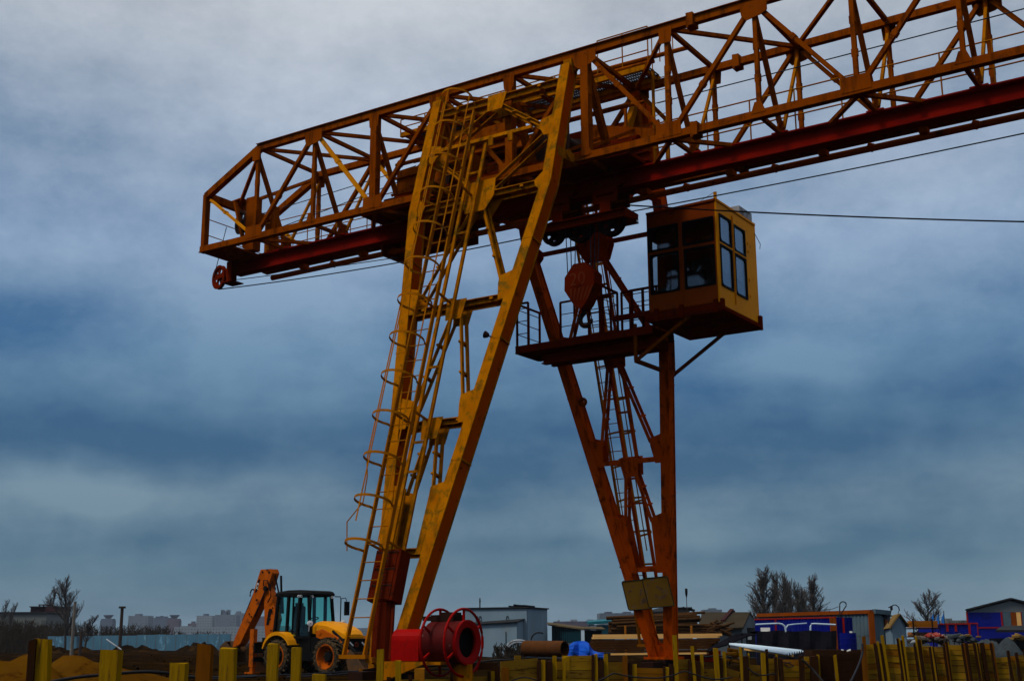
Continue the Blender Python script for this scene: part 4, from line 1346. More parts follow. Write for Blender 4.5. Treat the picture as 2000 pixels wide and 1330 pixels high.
def funnel(px, yt, Y, w, mtl, lab):
    p = at(px, yt, Y)
    k = Y / FPX
    e = tag(empty('funnel_tower', (p.x, Y, 0)), lab, 'building')
    zt = p.z
    m_ = MB()
    m_.box((0, 0, (zt - 7 * k) / 2), (w * k, w * k * 0.8, zt - 7 * k))
    m_.box((0, 0, (zt - 10 * k) / 2), (w * 1.15 * k, w * k * 0.7, zt - 10 * k))
    m_.build('wall', mtl, e)
    MB().lathe((0, 0, 0), (0, 0, 1), [(zt - 7 * k, 0.1), (zt - 7 * k, 5.0 * k), (zt - 5 * k, 5.5 * k), (zt - 1.5 * k, 9 * k), (zt, 9.5 * k), (zt, 0.1)], 16).build('crown_roof', 'tower_blue', e)


funnel(212, 1200.5, 1400, 22, 'tower_blue', 'bluish far tower with a funnel top, left of the tall dark pole')
funnel(341, 1200.5, 1400, 21, 'tower_red', 'reddish far tower with a funnel top, right of the grey castellated block')
tower(251, 290, 1202, 1500, 'tower_grey', 'grey far block with a small central peak right of the tall dark pole', [(262, 271, 1198, None)])
tower(299, 330, 1206, 1450, 'tower_blue', 'low grey far block with castellated roof beside the reddish funnel tower', [(302, 306, 1203, None), (311, 314, 1202, None), (317, 322, 1203, None)])
tower(352, 375, 1222, 1300, 'tower_white', 'low white far block at the foot of the reddish funnel tower')
tower(367, 384, 1217, 1500, 'tower_red', 'low dark far block left of the peaked pale tower', [(373, 379, 1213, None)])
tower(384, 415, 1202, 1500, 'tower_white', 'pale far tower with a pointed middle left of the digger arm', [(396, 403, 1198, 'tower_blue')])
tower(420, 462, 1200, 1450, 'tower_grey', 'widest far tower block with a twin horned roof left of the digger arm', [(430, 433, 1190, None), (430, 444, 1193, 'tower_blue'), (441, 444, 1190, None)])
tower(459, 492, 1197, 1550, 'tower_grey', 'grey far tower half hidden by the digger arm', [(460, 466, 1193, None)])
tower(495, 520, 1208, 1500, 'tower_red', 'dark reddish far tower between the two digger arms', [(502, 515, 1203, None)])
tower(340, 480, 1224, 1250, 'tower_white', 'long low white far terrace left of the digger')
tower(500, 560, 1222, 1250, 'tower_white', 'low white far terrace behind the digger cab')
tower(690, 730, 1226, 1300, 'tower_grey', 'low grey far block between ladder and crane leg')
tower(1171, 1252, 1197, 600, 'tower_grey', 'long grey far block with reddish stair towers behind the teal hut', [(1184, 1197, 1194, 'tower_red'), (1220, 1234, 1194, 'tower_red')])
tower(1082, 1160, 1213, 700, 'tower_red', 'low reddish far terrace right of the white shed', [(1090, 1094, 1210, 'tower_white'), (1116, 1128, 1209, 'tower_white'), (1149, 1160, 1209, 'tower_white')])
tower(1374, 1410, 1190, 500, 'tower_grey', 'grey far block with a stepped roof right of the lamp pole', [(1386, 1400, 1187, None)])
tower(880, 925, 1224, 500, 'tower_grey', 'low grey far block behind the red cable reel', [(884, 889, 1220, None)])
tower(1846, 1900, 1211, 300, 'factory_wall', 'low dark building left of the blue warehouse', [(1851, 1862, 1207, None)])

# left: factory and brick block
a, b = at(-60, 1198, 260), at(91, 1198, 260)
e = tag(empty('factory_building', ((a.x + b.x) / 2, 266, 0)), 'long low grey factory behind the thicket at the left edge', 'building')
MB().box((0, 0, a.z / 2), (b.x - a.x, 12, a.z)).build('wall', 'factory_wall', e)
MB().box((0, 0, a.z + 0.15), (b.x - a.x + 0.6, 12.6, 0.3)).build('roof', 'shed_roof', e)
for k in range(6):
    MB().box((-7 + k * 2.9, -6.02, a.z * 0.55), (1.5, 0.06, 1.5)).build('window', 'dark_steel', e)
a, b = at(60, 1185, 280), at(112, 1185, 280)
e = tag(empty('brick_building', ((a.x + b.x) / 2, 284, 0)), 'dark red brick block with a rooftop shelter rising behind the factory', 'building')
m_ = MB().box((-(b.x - a.x) * 0.2, 0, a.z / 2), ((b.x - a.x) * 0.6, 8, a.z)).box(((b.x - a.x) * 0.3, -0.3, a.z / 2), ((b.x - a.x) * 0.4, 8.6, a.z))
m_.build('wall', 'brick_dark', e)
m_ = MB()
zt = at(70, 1179, 280).z
m_.box((-1.1, 0, zt - 0.1), (2.2, 3, 0.2))
for x in (-2.0, -1.1, -0.2):
    m_.box((x, -1.2, (a.z + zt) / 2), (0.25, 0.25, zt - a.z))
m_.build('roof_shelter', 'brick_dark', e)
MB().box((0, 0, a.z + 0.05), (b.x - a.x + 0.3, 9.1, 0.2)).build('roof', 'shed_roof', e)

# ================================================================== YARD BUILDINGS
def quad_house(name, lab, cat='building'):
    return tag(empty(name, (0, 0, 0)), lab, cat)


# white shed with lean-to
Y = 95
p = at(1029, 1188, Y)
sh = tag(empty('white_shed', (p.x, Y, 0), R(-20)), 'white sheet metal shed with a lean-to and junk on its dark roof', 'shed')
H_ = p.z
w1, w2 = 5.0, 4.6
m_ = MB()
m_.plate([(-w1, 0, 0), (0, 0, 0), (0, 0, H_), (-w1, 0, H_)], 0.08)
m_.plate([(0, 0.04, 0), (0, w2, 0), (0, w2, H_ + 0.12), (0, 0.04, H_)], 0.08)
m_.plate([(-w1, w2, 0), (0, w2, 0), (0, w2, H_), (-w1, w2, H_)], 0.08)
m_.plate([(-w1, 0.04, 0), (-w1, w2, 0), (-w1, w2, H_), (-w1, 0.04, H_)], 0.08)
m_.build('wall', 'shed_white', sh)
rf = MB().box((-w1 / 2, w2 / 2, H_ + 0.08), (w1 + 0.3, w2 + 0.3, 0.09)).build('roof', 'shed_roof', sh)
m_ = MB()
for q in [(-0.9, 1, 0.9, 0.4, 0.18), (-0.3, 1.3, 0.8, 0.5, 0.14), (-1.4, 0.8, 0.5, 0.5, 0.1)]:
    m_.box((q[0], q[1], H_ + 0.13 + q[4] / 2), (q[2], q[3], q[4]), Matrix.Rotation(R(6), 3, 'Y'))
m_.build('roof_junk', 'black_tarp', rf)
MB().cyl((-4.1, 1, H_), (-4.1, 1, H_ + 0.85), 0.05, 8).cyl((-4.1, 1, H_ + 0.6), (-4.05, 0.9, H_ + 0.62), 0.07, 8).build('chimney', 'shed_roof', rf)
zl = at(1024, 1210, Y).z
m_ = MB()
m_.plate([(-w1 + 0.2, -1.3, 0), (-0.3, -1.3, 0), (-0.3, -1.3, zl - 0.22), (-w1 + 0.2, -1.3, zl - 0.40)], 0.06)
m_.plate([(-0.3, -1.26, 0), (-0.3, -0.05, 0), (-0.3, -0.05, zl), (-0.3, -1.26, zl - 0.22)], 0.06)
lt = m_.build('lean_to', 'shed_white', sh)
MB().plate([(-w1, -1.5, zl - 0.38), (-0.15, -1.5, zl - 0.16), (-0.15, -0.05, zl + 0.06), (-w1, -0.05, zl - 0.2)], 0.06).build('roof', 'shed_roof', lt)
for x in (-3.6, -1.7):
    m_ = MB().box((x, -1.35, 0.95), (1.1, 0.03, 1.7))
    dr = m_.build('door', 'shed_white', lt)
    MB().box((x + 0.55, -1.36, 0.95), (0.035, 0.05, 1.75)).build('door_edge', 'shed_roof', dr)
for x in (-3.9, -3.65, -1.5):
    MB().tube(arc((x, -0.08, zl + 0.10), (1, 0, 0), (0, 0, 1), 0.09, 0.2, 0, 6.0, 12), 0.025, 5).build('wall_hook', 'black_rubber', sh)

# greenhouse frame
Y = 100
a, b, c = at(1078, 1222, Y), at(1138, 1230, Y - 3), at(1175, 1231, Y + 4)
gh = tag(empty('greenhouse', (0, 0, 0)), 'low glazed frame hut with black bars beside the white shed', 'hut')
m_ = MB()
for p, q in ((a, b), (b, c)):
    n = int((q - p).length / 0.22)
    for i in range(n + 1):
        x = p.lerp(q, i / n)
        m_.beam((x.x, x.y, 0.0), x, 0.04, 0.04)
    for z in (0.0, 0.55):
        m_.beam(V3((p.x, p.y, p.z * (1 - z))), V3((q.x, q.y, q.z * (1 - z))), 0.06, 0.06)
m_.build('glazing_bar', 'digger_black', gh)
m_ = MB()
for p, q in ((a, b), (b, c)):
    m_.plate([(p.x, p.y + 0.1, 0), (q.x, q.y + 0.1, 0), (q.x, q.y + 0.1, q.z), (p.x, p.y + 0.1, p.z)], 0.02)
m_.build('pane', 'teal_wall', gh)
m_ = MB()
m_.plate([a + V3((-0.3, -0.2, 0.08)), b + V3((0.1, -0.2, 0.08)), b + V3((0.2, 3, 0.25)), a + V3((-0.3, 3, 0.3))], 0.08)
m_.plate([b + V3((0.12, -0.2, 0.08)), c + V3((0.3, -0.2, 0.08)), c + V3((0.2, 3, 0.3)), b + V3((0.22, 3, 0.25))], 0.08)
m_.build('roof', 'hut_roof', gh)
MB().box((b.x, b.y - 0.06, b.z / 2), (0.25, 0.08, b.z)).build('corner_board', 'white_sheet', gh)
MB().box((at(1100, 1250, 98).x, 97, 0.45), (4.0, 0.1, 1.1)).build('base_wall', 'plaster_grey', gh)

# teal hut
Y = 125
a, b = at(1152, 1217, Y), at(1200, 1213, Y)
th = tag(empty('teal_hut', (0, 0, 0)), 'teal hut with a brighter flat roof between the glazed frame and the log pile', 'hut')
MB().box(((a.x + b.x) / 2, Y + 2, a.z / 2 - 0.1), (b.x - a.x, 4, a.z - 0.1)).build('wall', 'teal_wall', th)
MB().plate([a + V3((-0.1, -0.2, 0)), b + V3((0.1, -0.2, 0)), b + V3((0.1, 4, 0.2)), a + V3((-0.1, 4, 0.2))], 0.25).build('roof', 'teal_roof', th)
w = MB().box((at(1159, 1240, Y).x, Y - 0.03, at(1159, 1228, Y).z), (0.55, 0.06, 0.6)).build('window', 'white_sheet', th)

# grey sheds with dark roofs right of the crane
def gable(name, lab, px0, px1, yt_l, yt_r, ye, Y, dep, gp, wall, roof, ax):
    pass


Y = 84
e = tag(empty('grey_barn', (0, 0, 0)), 'grey barn with a long dark brown roof right of the log pile', 'barn')
rl, rr_ = at(1372, 1198, Y + 5), at(1462, 1198, Y + 3)
el, er = at(1360, 1224, Y), at(1446, 1222, Y)
gr = at(1482, 1223, Y + 5)
m_ = MB()
m_.plate([(el.x, el.y, 0), (er.x, er.y, 0), er, el], 0.1)
m_.plate([(er.x + 0.05, er.y + 0.05, 0), (gr.x, gr.y, 0), gr, rr_, er + V3((0.05, 0.05, 0))], 0.1)
m_.build('wall', 'plaster_grey', e)
rf = MB().plate([el + V3((0, -0.4, -0.15)), er + V3((0.1, -0.4, -0.15)), rr_ + V3((0.1, 0, 0.05)), rl + V3((0, 0, 0.05))], 0.12).plate([rl + V3((0, 0, 0.05)), rr_ + V3((0.1, 0, 0.05)), gr + V3((0.1, 0.3, -0.1)), gr + V3((-3, 3.5, -0.1))], 0.12).build('roof', 'roof_brown', e)
m_ = MB()
m_.beam(at(1411, 1216, Y + 1) + V3((0, -0.1, 0.1)), at(1430, 1197, Y + 4) + V3((0, 0, 0.2)), 0.25, 0.2)
m_.box(at(1431, 1196, Y + 4), (0.3, 0.3, 0.3))
m_.build('ridge_strip', 'brick_dark', rf)
MB().box((at(1462, 1237, Y + 1.5).x, Y + 1.6, 1.0), (0.9, 0.08, 1.9)).build('door', 'shed_roof', e)
MB().box((at(1470, 1244, Y).x, Y + 1.2, at(1470, 1244, Y).z), (0.25, 0.3, 0.3)).build('paper_notice', 'label_white', e)

Y = 112
e = tag(empty('low_shed', (0, 0, 0)), 'low grey shed with tattered dark roof behind the far crane leg', 'shed')
a, b = at(1262, 1199, Y), at(1352, 1197, Y)
MB().box(((a.x + b.x) / 2, Y + 2, a.z / 2), (b.x - a.x - 0.3, 4, a.z)).build('wall', 'plaster_grey', e)
m_ = MB()
m_.plate([at(1256, 1197, Y - 0.5), at(1345, 1193, Y - 0.5), at(1352, 1187, Y + 5), at(1290, 1188, Y + 5)], 0.2)
rnd = random.Random(5)
for k in range(10):
    m_.box(at(1305 + k * 5, 1191 - rnd.uniform(0, 3), Y), (0.6, 0.5, 0.2), Matrix.Rotation(rnd.uniform(-0.4, 0.4), 3, 'Y'))
m_.build('roof', 'shed_roof', e)
Y = 108
e = tag(empty('lamp_pole', (at(1342, 1200, Y).x, Y, 0)), 'thin pole with a long dark lamp head above the low shed', 'lamp')
z1, z2, z3 = at(1750, 1190, Y).z, at(1750, 1164, Y).z, at(1750, 1147, Y).z
MB().cyl((0, 0, 0), (0, 0, z2), 0.03, 6).build('pole', 'dark_wood_pole', e)
MB().lathe((0, 0, z2), (0, 0, 1), [(0, 0.02), (0, 0.04), (0.25, 0.10), (0.35, 0.11), (z3 - z2, 0.11), (z3 - z2, 0.02)], 10).build('lamp_head', 'digger_black', e)

# ================================================================== LOG PILE AND TIMBER
rnd = random.Random(17)
Y = 74
kk = Y / FPX
for n, (a0, a1, yb, yt, lab) in enumerate([(1186, 1388, 1222, 1205, 0), (1192, 1396, 1240, 1226, 1)]):
    pass
li = 0
for row in range(7):
    for col_ in range(5):
        yb = 1240 - row * 5.6
        x0 = 1188 + rnd.uniform(-4, 14) + (row % 2) * 3
        x1 = 1392 + rnd.uniform(-30, 6) - row * 3
        yy = Y + col_ * 0.34 - 0.4 + rnd.uniform(-0.05, 0.05)
        tilt = rnd.uniform(-5, 2) + (-4 if row > 3 else 0)
        a, b = at(x0, yb + rnd.uniform(-1, 1), yy), at(x1, yb + tilt - 2, yy + 0.3)
        o = MB().cyl((0, 0, 0), b - a, 0.095, 9, r2=0.075).build('log', 'bark', smooth=False, loc=a)
        tag(o, 'brown debarked log in the long pile behind the far crane leg', 'log', 'logs stacked behind the far crane leg')
        li += 1
for k in range(26):
    px, py = rnd.uniform(1385, 1420), rnd.uniform(1216, 1240)
    a = at(px, py, Y - 1 + rnd.uniform(-1, 1))
    d_ = V3((rnd.uniform(-0.9, 0.9), rnd.uniform(-0.3, 0.3), rnd.uniform(-0.3, 0.3)))
    tag(MB().cyl(-d_ * 0.6, d_ * 0.6, 0.06, 7).build('log_offcut', 'bark', loc=a), 'short log offcut in the tangle at the right end of the log pile', 'log', 'offcuts at the end of the log pile')
for px in (1221, 1279, 1350):
    a = at(px, 1221, Y - 1.2)
    tag(MB().beam((0, 0, 0), (0, 0, a.z), 0.15, 0.1).build('stake', 'stack_orange', loc=(a.x, a.y, 0)), {1221: 'orange stake at the left of the log pile', 1279: 'orange stake behind the two far crane leg members', 1350: 'orange stake at the right of the log pile'}[px], 'stake', 'stakes holding the log pile')
Y = 60
for r_, (x0, x1, ya, yb, mt_) in enumerate([(1160, 1412, 1241, 1239, 'sawn_timber'), (1158, 1405, 1245.5, 1243, 'sawn_timber'), (1155, 1400, 1252, 1249, 'old_timber'), (1154, 1396, 1257, 1254, 'old_timber'),
                                            (1152, 1392, 1262, 1259, 'old_timber'), (1158, 1400, 1267, 1264, 'old_timber'), (1190, 1392, 1277, 1275, 'sawn_timber'), (1150, 1390, 1272, 1270, 'old_timber')]):
    for q in range(3):
        yy = Y + q * 0.27
        a, b = at(x0 + rnd.uniform(-4, 4), ya, yy), at(x1 + rnd.uniform(-14, 6), yb, yy + 0.2)
        o = MB().beam((0, 0, 0), b - a, 0.27, 0.115 if 1 < r_ < 6 else (0.085 if r_ else 0.11)).build('plank', mt_, loc=a)
        if mt_ == 'sawn_timber':
            tag(o, 'bright sawn board on the top or bottom of the timber stack', 'plank', 'bright boards of the timber stack')
        else:
            tag(o, 'old brown board inside the timber stack under the bright ones', 'plank', 'brown boards of the timber stack')
MB().box(V3((at(1350, 1240, 61).x, 61, 0.45)), (2.6, 0.7, 0.5)).build('red_skip', 'trim_red')
tag(bpy.data.objects['red_skip'], 'red box low behind the posts right of the far crane leg', 'box')

# ================================================================== TARPS, PIPE
def drape(name, mtl, pts, lab, cat='tarpaulin'):
    """folded cloth: rows of points lofted, thickened"""
    rows = [[V3(p) for p in r_] for r_ in pts]
    n = len(rows[0])
    vs = [p for r_ in rows for p in r_] + [p + V3((0, 0.03, -0.03)) for r_ in rows for p in r_]
    k = len(rows) * n
    fs = []
    for j in range(len(rows) - 1):
        for i in range(n - 1):
            q = (j * n + i, j * n + i + 1, (j + 1) * n + i + 1, (j + 1) * n + i)
            fs += [q, tuple(x + k for x in q[::-1])]
    return tag(MB().add(vs, fs).build(name, mtl), lab, cat)


Y = 46
rnd = random.Random(23)
prof = [(1107, 1268), (1113, 1258), (1120, 1253), (1130, 1251), (1142, 1251), (1150, 1255), (1154, 1263), (1160, 1270), (1168, 1273), (1180, 1274)]
rows = []
for j in range(9):
    t_ = j / 8
    r_ = []
    for i, (px, py) in enumerate(prof):
        yb = 1280 if i < 7 else 1284
        fold = 0.38 * math.sin(i * 2.1 + 1) * math.sin(t_ * 3) + rnd.uniform(-0.05, 0.05)
        r_.append(at(px + t_ * rnd.uniform(-2, 2), py + (yb - py) * t_ ** 1.4, Y - 0.8 * math.sin(t_ * 1.5) + fold))
    rows.append(r_)
rows = [[p + V3((0, 1.2, -0.25)) for p in rows[0]]] + rows
drape('blue_tarp', 'blue_tarp', rows, 'crumpled bright blue tarpaulin over a heap beside the rusty pipe')
a, b = at(1026, 1266, 45.5), at(1103, 1267, 44.5)
pp = MB()
ax_ = (b - a)
pp.lathe(a, ax_, [(0, 0.25), (0, 0.275), (ax_.length, 0.275), (ax_.length, 0.25)], 26)
tag(pp.build('steel_pipe', 'pipe_rust'), 'thick rusty steel pipe lying behind the plank fence', 'pipe')
m_ = MB()
m_.tube(arc(at(1013, 1264, 47), (1, 0, 0), (0, 0, 1), 0.42, 0.25, 0.25, 2.9, 16), 0.05, 6)
m_.tube(arc(at(1013, 1266, 46.6), (1, 0, 0), (0, 0, 1), 0.36, 0.22, 0.25, 2.9, 16), 0.03, 6)
tag(m_.build('half_hoop', 'grey_metal'), 'pale half hoop of bent pipe at the left end of the rusty pipe', 'hoop')
m_ = MB().tube(arc(at(1053, 1252, 60), (1, 0, 0), (0, 0, 1), 0.38, 0.4, R(60), R(200), 12), 0.04, 6)
tag(m_.build('bent_hose', 'black_rubber'), 'black curved hose end in front of the white shed', 'hose')

# dark tarpaulin over hoops in front of the blue cabin
Y = 47
rows = []
for j in range(8):
    r_ = []
    for i in range(16):
        px = 1478 + i * 10.4
        yt_ = 1231.5 + 1.2 * math.sin(i * 1.1)
        py = yt_ + (1302 - yt_) * j / 7
        r_.append(at(px, py, Y - 0.10 * j + 0.10 * math.sin(i * 1.7 + j * 0.35) + rnd.uniform(-0.03, 0.03)))
    rows.append(r_)
rows = [[p + V3((0, 1.6, -0.05)) for p in rows[0]]] + rows
drape('dark_tarp', 'black_tarp', rows, 'dull black tarpaulin wall hanging in front of the blue cabin')
fr = MB()
fr.tube([at(1476, 1219, Y), at(1520, 1217, Y), at(1528, 1218.5, Y), at(1533, 1223, Y), at(1535, 1232, Y), at(1535, 1275, Y)], 0.035, 6)
fr.tube([at(1535, 1226, Y + 0.1), at(1539, 1220, Y + 0.1), at(1550, 1218.5, Y + 0.2), at(1575, 1216.5, Y + 0.8)], 0.025, 6)
fr.tube([at(1583, 1275, Y), at(1583, 1222, Y), at(1585, 1218, Y), at(1590, 1217.5, Y), at(1632, 1219.5, Y)], 0.035, 6)
tag(fr.build('hoop_frame', 'white_sheet'), 'pale bent pipe hoops standing above the black tarpaulin', 'pipe frame')
rows = []
for j in range(5):
    t_ = j / 4
    r_ = []
    for i, (px, py, qx, qy) in enumerate([(1380, 1269, 1386, 1270), (1394, 1259, 1400, 1264), (1410, 1251, 1414, 1260), (1425, 1243, 1432, 1254), (1438, 1237, 1446, 1247), (1452, 1236, 1456, 1243), (1466, 1236, 1466, 1240), (1478, 1238, 1476, 1239)]):
        r_.append(at(px + (qx - px) * t_, py + (qy - py) * t_, 40 - 0.8 * t_ + 0.06 * math.sin(i * 2.2 + j)))
    rows.append(r_)
drape('black_awning', 'black_tarp', rows, 'torn black sheet slung on a slant at the right end of the timber stack')
m_ = MB().tube([at(1459, 1243, 39.3), at(1460, 1300, 39.3)], 0.025, 6).tube([at(1424, 1250, 39.5), at(1425, 1300, 39.5)], 0.025, 6).tube([at(1449, 1236, 39.6), at(1449, 1300, 39.6)], 0.02, 6)
tag(m_.build('awning_pole', 'digger_black'), 'thin dark poles holding up the slanted black sheet', 'pole')
# corrugated sheet lying on posts
A1, A2, B1, B2 = at(1424, 1257.5, 38), at(1536, 1277, 33), at(1440, 1257, 40), at(1569, 1270, 35.5)
vs = []
n = 44
for j in range(2):
    for i in range(n + 1):
        t_ = i / n
        z = 0.035 * math.sin(t_ * 2 * math.pi * 7)
        vs.append((A1 if j == 0 else A2).lerp(B1 if j == 0 else B2, t_) + V3((0, 0, z)))
vs += [V3(v) - V3((0, 0, 0.015)) for v in vs]
k = 2 * (n + 1)
fs = []
for i in range(n):
    q = (i, i + 1, n + 1 + i + 1, n + 1 + i)
    fs += [q, tuple(x + k for x in q[::-1]), (n + 1 + i, n + 2 + i, n + 2 + i + k, n + 1 + i + k)]
tag(MB().add(vs, fs).build('corrugated_sheet', 'white_sheet'), 'pale corrugated roof sheet lying on the plank posts', 'roof sheet')
MB().beam(A1.lerp(A2, 0.3) - V3((0, 0, 0.06)), A2.lerp(B2, 0.3) - V3((0, 0.1, 0.07)), 0.05, 0.05).build('batten', 'sawn_timber', bpy.data.objects['corrugated_sheet'])

# ================================================================== SITE CABINS
def corrugated(m_, p, q, z0, z1, n, amp=0.03):
    p, q = V3(p), V3(q)
    e = (q - p).normalized()
    nr = V3((e.y, -e.x, 0))
    pts = []
    for i in range(n):
        for f, o in ((0, 0), (0.35, 0), (0.5, amp), (0.85, amp)):
            pts.append(p.lerp(q, (i + f) / n) + nr * o)
    pts.append(q)
    vs = [(a.x, a.y, z) for z in (z0, z1) for a in pts]
    k = len(pts)
    return m_.add(vs, [(i, i + 1, k + i + 1, k + i) for i in range(k - 1)])


Y = 53
b1, b2, b3 = at(1480, 1206, 60), at(1701, 1193, Y), at(1737, 1196, Y + 3.0)
e = tag(empty('site_container', (0, 0, 0)), 'grey corrugated site container with orange frame behind the blue cabin', 'container')
m_ = MB()
corrugated(m_, (b1.x, b1.y, 0), (b2.x, b2.y, 0), 0, b2.z - 0.1, 34)
corrugated(m_, (b2.x, b2.y, 0), (b3.x, b3.y, 0), 0, b2.z - 0.1, 8)
m_.plate([(b1.x, b1.y, b2.z - 0.12), (b2.x, b2.y, b2.z - 0.12), (b3.x, b3.y, b2.z - 0.12), (b1.x + 2, b1.y + 3.4, b2.z - 0.12)], 0.05)
m_.build('wall', 'container_grey', e)
m_ = MB()
zt = b2.z - 0.02
m_.beam((b1.x, b1.y - 0.03, zt), (b2.x, b2.y - 0.03, zt), 0.16, 0.15)
m_.beam((b2.x - 0.02, b2.y - 0.04, 0), (b2.x - 0.02, b2.y - 0.04, zt), 0.2, 0.2, (0, 1, 0))
m_.build('frame', 'trim_orange', e)
m_ = MB()
m_.beam((b2.x + 0.12, b2.y, zt + 0.01), (b3.x, b3.y, zt + 0.01), 0.14, 0.18)
m_.build('roof_edge', 'container_grey', e)
dp = V3((b2.x, b2.y, 0)).lerp(V3((b3.x, b3.y, 0)), 0.75)
dd_ = (b3 - b2).normalized()
dr = MB().beam(dp + V3((0.05, -0.06, 1.0)) - dd_ * 0.42, dp + V3((0.05, -0.06, 1.0)) + dd_ * 0.42, 0.05, 2.0).build('door', 'trim_orange', e)
MB().beam(dp + V3((0.06, -0.12, 1.62)) - dd_ * 0.12, dp + V3((0.06, -0.12, 1.62)) + dd_ * 0.08, 0.03, 0.25).build('paper_notice', 'label_white', dr)
MB().beam(dp + V3((0.06, -0.1, 2.15)) - dd_ * 0.6, dp + V3((0.06, -0.1, 2.15)) + dd_ * 0.5, 0.3, 0.05).build('door_canopy', 'shed_roof', e)
m_ = MB().tube([at(1641, 1207, Y - 0.2), at(1640, 1190, Y - 0.2)] + [at(1646.5 + 6.5 * math.cos(t), 1181 - 6.5 * math.sin(t), Y - 0.2) for t in [R(190 - k * 20) for k in range(11)]] + [at(1644, 1196, Y - 0.2), at(1643, 1207, Y - 0.2)], 0.025, 6)
m_.tube([at(1638, 1184, Y - 0.2), at(1625, 1189, Y), at(1608, 1191, Y + 1)], 0.012, 5)
tag(m_.build('cable_loop', 'black_rubber'), 'upright black cable loop on the container roof', 'cable')

Y = 50
e = tag(empty('blue_cabin', (0, 0, 0)), 'deep blue site cabin with orange posts behind the black tarpaulin', 'cabin')
c1, c2, c3 = at(1474, 1212, Y + 4.5), at(1632, 1206, Y), at(1664, 1206, Y + 0.6)
m_ = MB()
corrugated(m_, (c1.x, c1.y, 0), (c2.x, c2.y, 0), 0, c2.z, 26, 0.02)
corrugated(m_, (c2.x + 0.02, c2.y, 0), (c3.x, c3.y, 0), 0, c2.z, 5, 0.02)
corrugated(m_, (c3.x, c3.y, 0), (c3.x + 0.4, c3.y + 2.3, 0), 0, c2.z, 6, 0.02)
m_.plate([(c1.x, c1.y, c2.z), (c2.x, c2.y, c2.z), (c3.x, c3.y, c2.z), (c3.x + 0.4, c3.y + 2.3, c2.z), (c1.x + 0.8, c1.y + 2.5, c2.z)], 0.04)
m_.build('wall', 'container_blue', e)
MB().beam((c1.x, c1.y - 0.04, c2.z + 0.02), (c2.x, c2.y - 0.04, c2.z + 0.02), 0.05, 0.05).build('roof_edge', 'trim_red', e)
for t_, w_, mt_ in ((0.27, 0.06, 'trim_red'), (0.955, 0.18, 'trim_orange'), (0.985, 0.10, 'trim_orange')):
    q = V3((c1.x, c1.y, 0)).lerp(V3((c2.x, c2.y, 0)), t_)
    MB().box((q.x, q.y - 0.06, c2.z / 2 + 0.02), (w_, 0.08, c2.z)).build('post', mt_, e)
q = V3((c2.x, c2.y, 0)).lerp(V3((c3.x, c3.y, 0)), 0.42)
MB().box((q.x, q.y - 0.07, 1.55), (0.07, 0.07, 0.9)).build('post', 'trim_red', e)
MB().box((q.x + 0.28, q.y - 0.04, 1.42), (0.1, 0.03, 0.15)).box((q.x + 0.28, q.y - 0.04, 1.15), (0.04, 0.03, 0.14)).build('paper_notice', 'label_white', e)
q = V3((c1.x, c1.y, 0)).lerp(V3((c2.x, c2.y, 0)), 0.16)
MB().box((q.x, q.y - 0.1, at(1750, 1228, q.y).z), (0.58, 0.05, 0.17), Matrix.Rotation(-0.45, 3, 'Z')).build('sign', 'label_white', e)
o = tag(MB().lathe((0, 0, 0), (0, 0, 1), [(0, 0.02), (0, 0.28), (0.17, 0.285), (0.185, 0.30), (0.20, 0.285), (0.36, 0.285), (0.375, 0.30), (0.39, 0.285), (0.56, 0.28), (0.56, 0.25), (0.545, 0.02)], 26).build('barrel', 'container_blue', loc=(at(1656, 1240, 45).x, 45, 0.0), smooth=False), 'blue barrel standing right of the black tarpaulin', 'barrel')
o.location.z = at(1656, 1268, 45).z
tag(MB().box((0, 0, 0), (2.6, 1.2, 0.2)).build('pallet', 'dark_wood_shade', loc=(at(1650, 1240, 45).x, 45, o.location.z - 0.1)), 'dark timber pallet under the blue barrel', 'pallet')
MB().box((at(1650, 1240, 45).x, 45, (o.location.z - 0.2) / 2), (2.4, 1.0, o.location.z - 0.2)).build('deck', 'dark_wood_shade', None)
bpy.data.objects['deck'].parent = bpy.data.objects['pallet']
bpy.data.objects['deck'].location = -bpy.data.objects['pallet'].location

# small grey gabled shed
Y = 50
a, b, ap = at(1741, 1222, Y), at(1768, 1218, Y + 0.3), at(1755, 1200, Y)
e = tag(empty('tool_shed', (0, 0, 0)), 'narrow grey gabled tool shed with tan roof, cable looped over it', 'shed')
dep = V3((0.38, 2.0, 0))
m_ = MB()
m_.plate([(a.x, a.y, 0), (b.x, b.y, 0), b, ap, a], 0.06)
m_.plate([(a.x - 0.03, a.y, 0), a + V3((-0.03, 0, 0)), a + dep + V3((-0.03, 0, 0)), (a.x + dep.x - 0.03, a.y + dep.y, 0)], 0.05)
m_.plate([(b.x, b.y + 0.04, 0), b + V3((0, 0.04, 0)), b + dep, (b.x + dep.x, b.y + dep.y, 0)], 0.05)
m_.build('wall', 'shed_white', e)
m_ = MB()
ov = V3((0, -0.15, 0.03))
m_.plate([ap + ov, a + ov + V3((-0.12, 0, -0.12)), a + dep + V3((-0.12, 0, -0.12)), ap + dep], 0.05)
m_.plate([ap + ov, b + ov + V3((0.1, 0, -0.12)), b + dep + V3((0.1, 0, -0.12)), ap + dep], 0.05)
m_.build('roof', 'roof_tan', e)
dr = MB().box(((a.x + b.x) / 2, Y - 0.0, 0.62), (0.42, 0.05, 1.2)).build('door', 'shed_white', e)
m_ = MB().tube([at(1735, 1217, Y), at(1738, 1208, Y), at(1741, 1189, Y), at(1740, 1184, Y), at(1745, 1181, Y), at(1750, 1181, Y), at(1755, 1185, Y), at(1756.5, 1191, Y), at(1754, 1197, Y)], 0.022, 6)
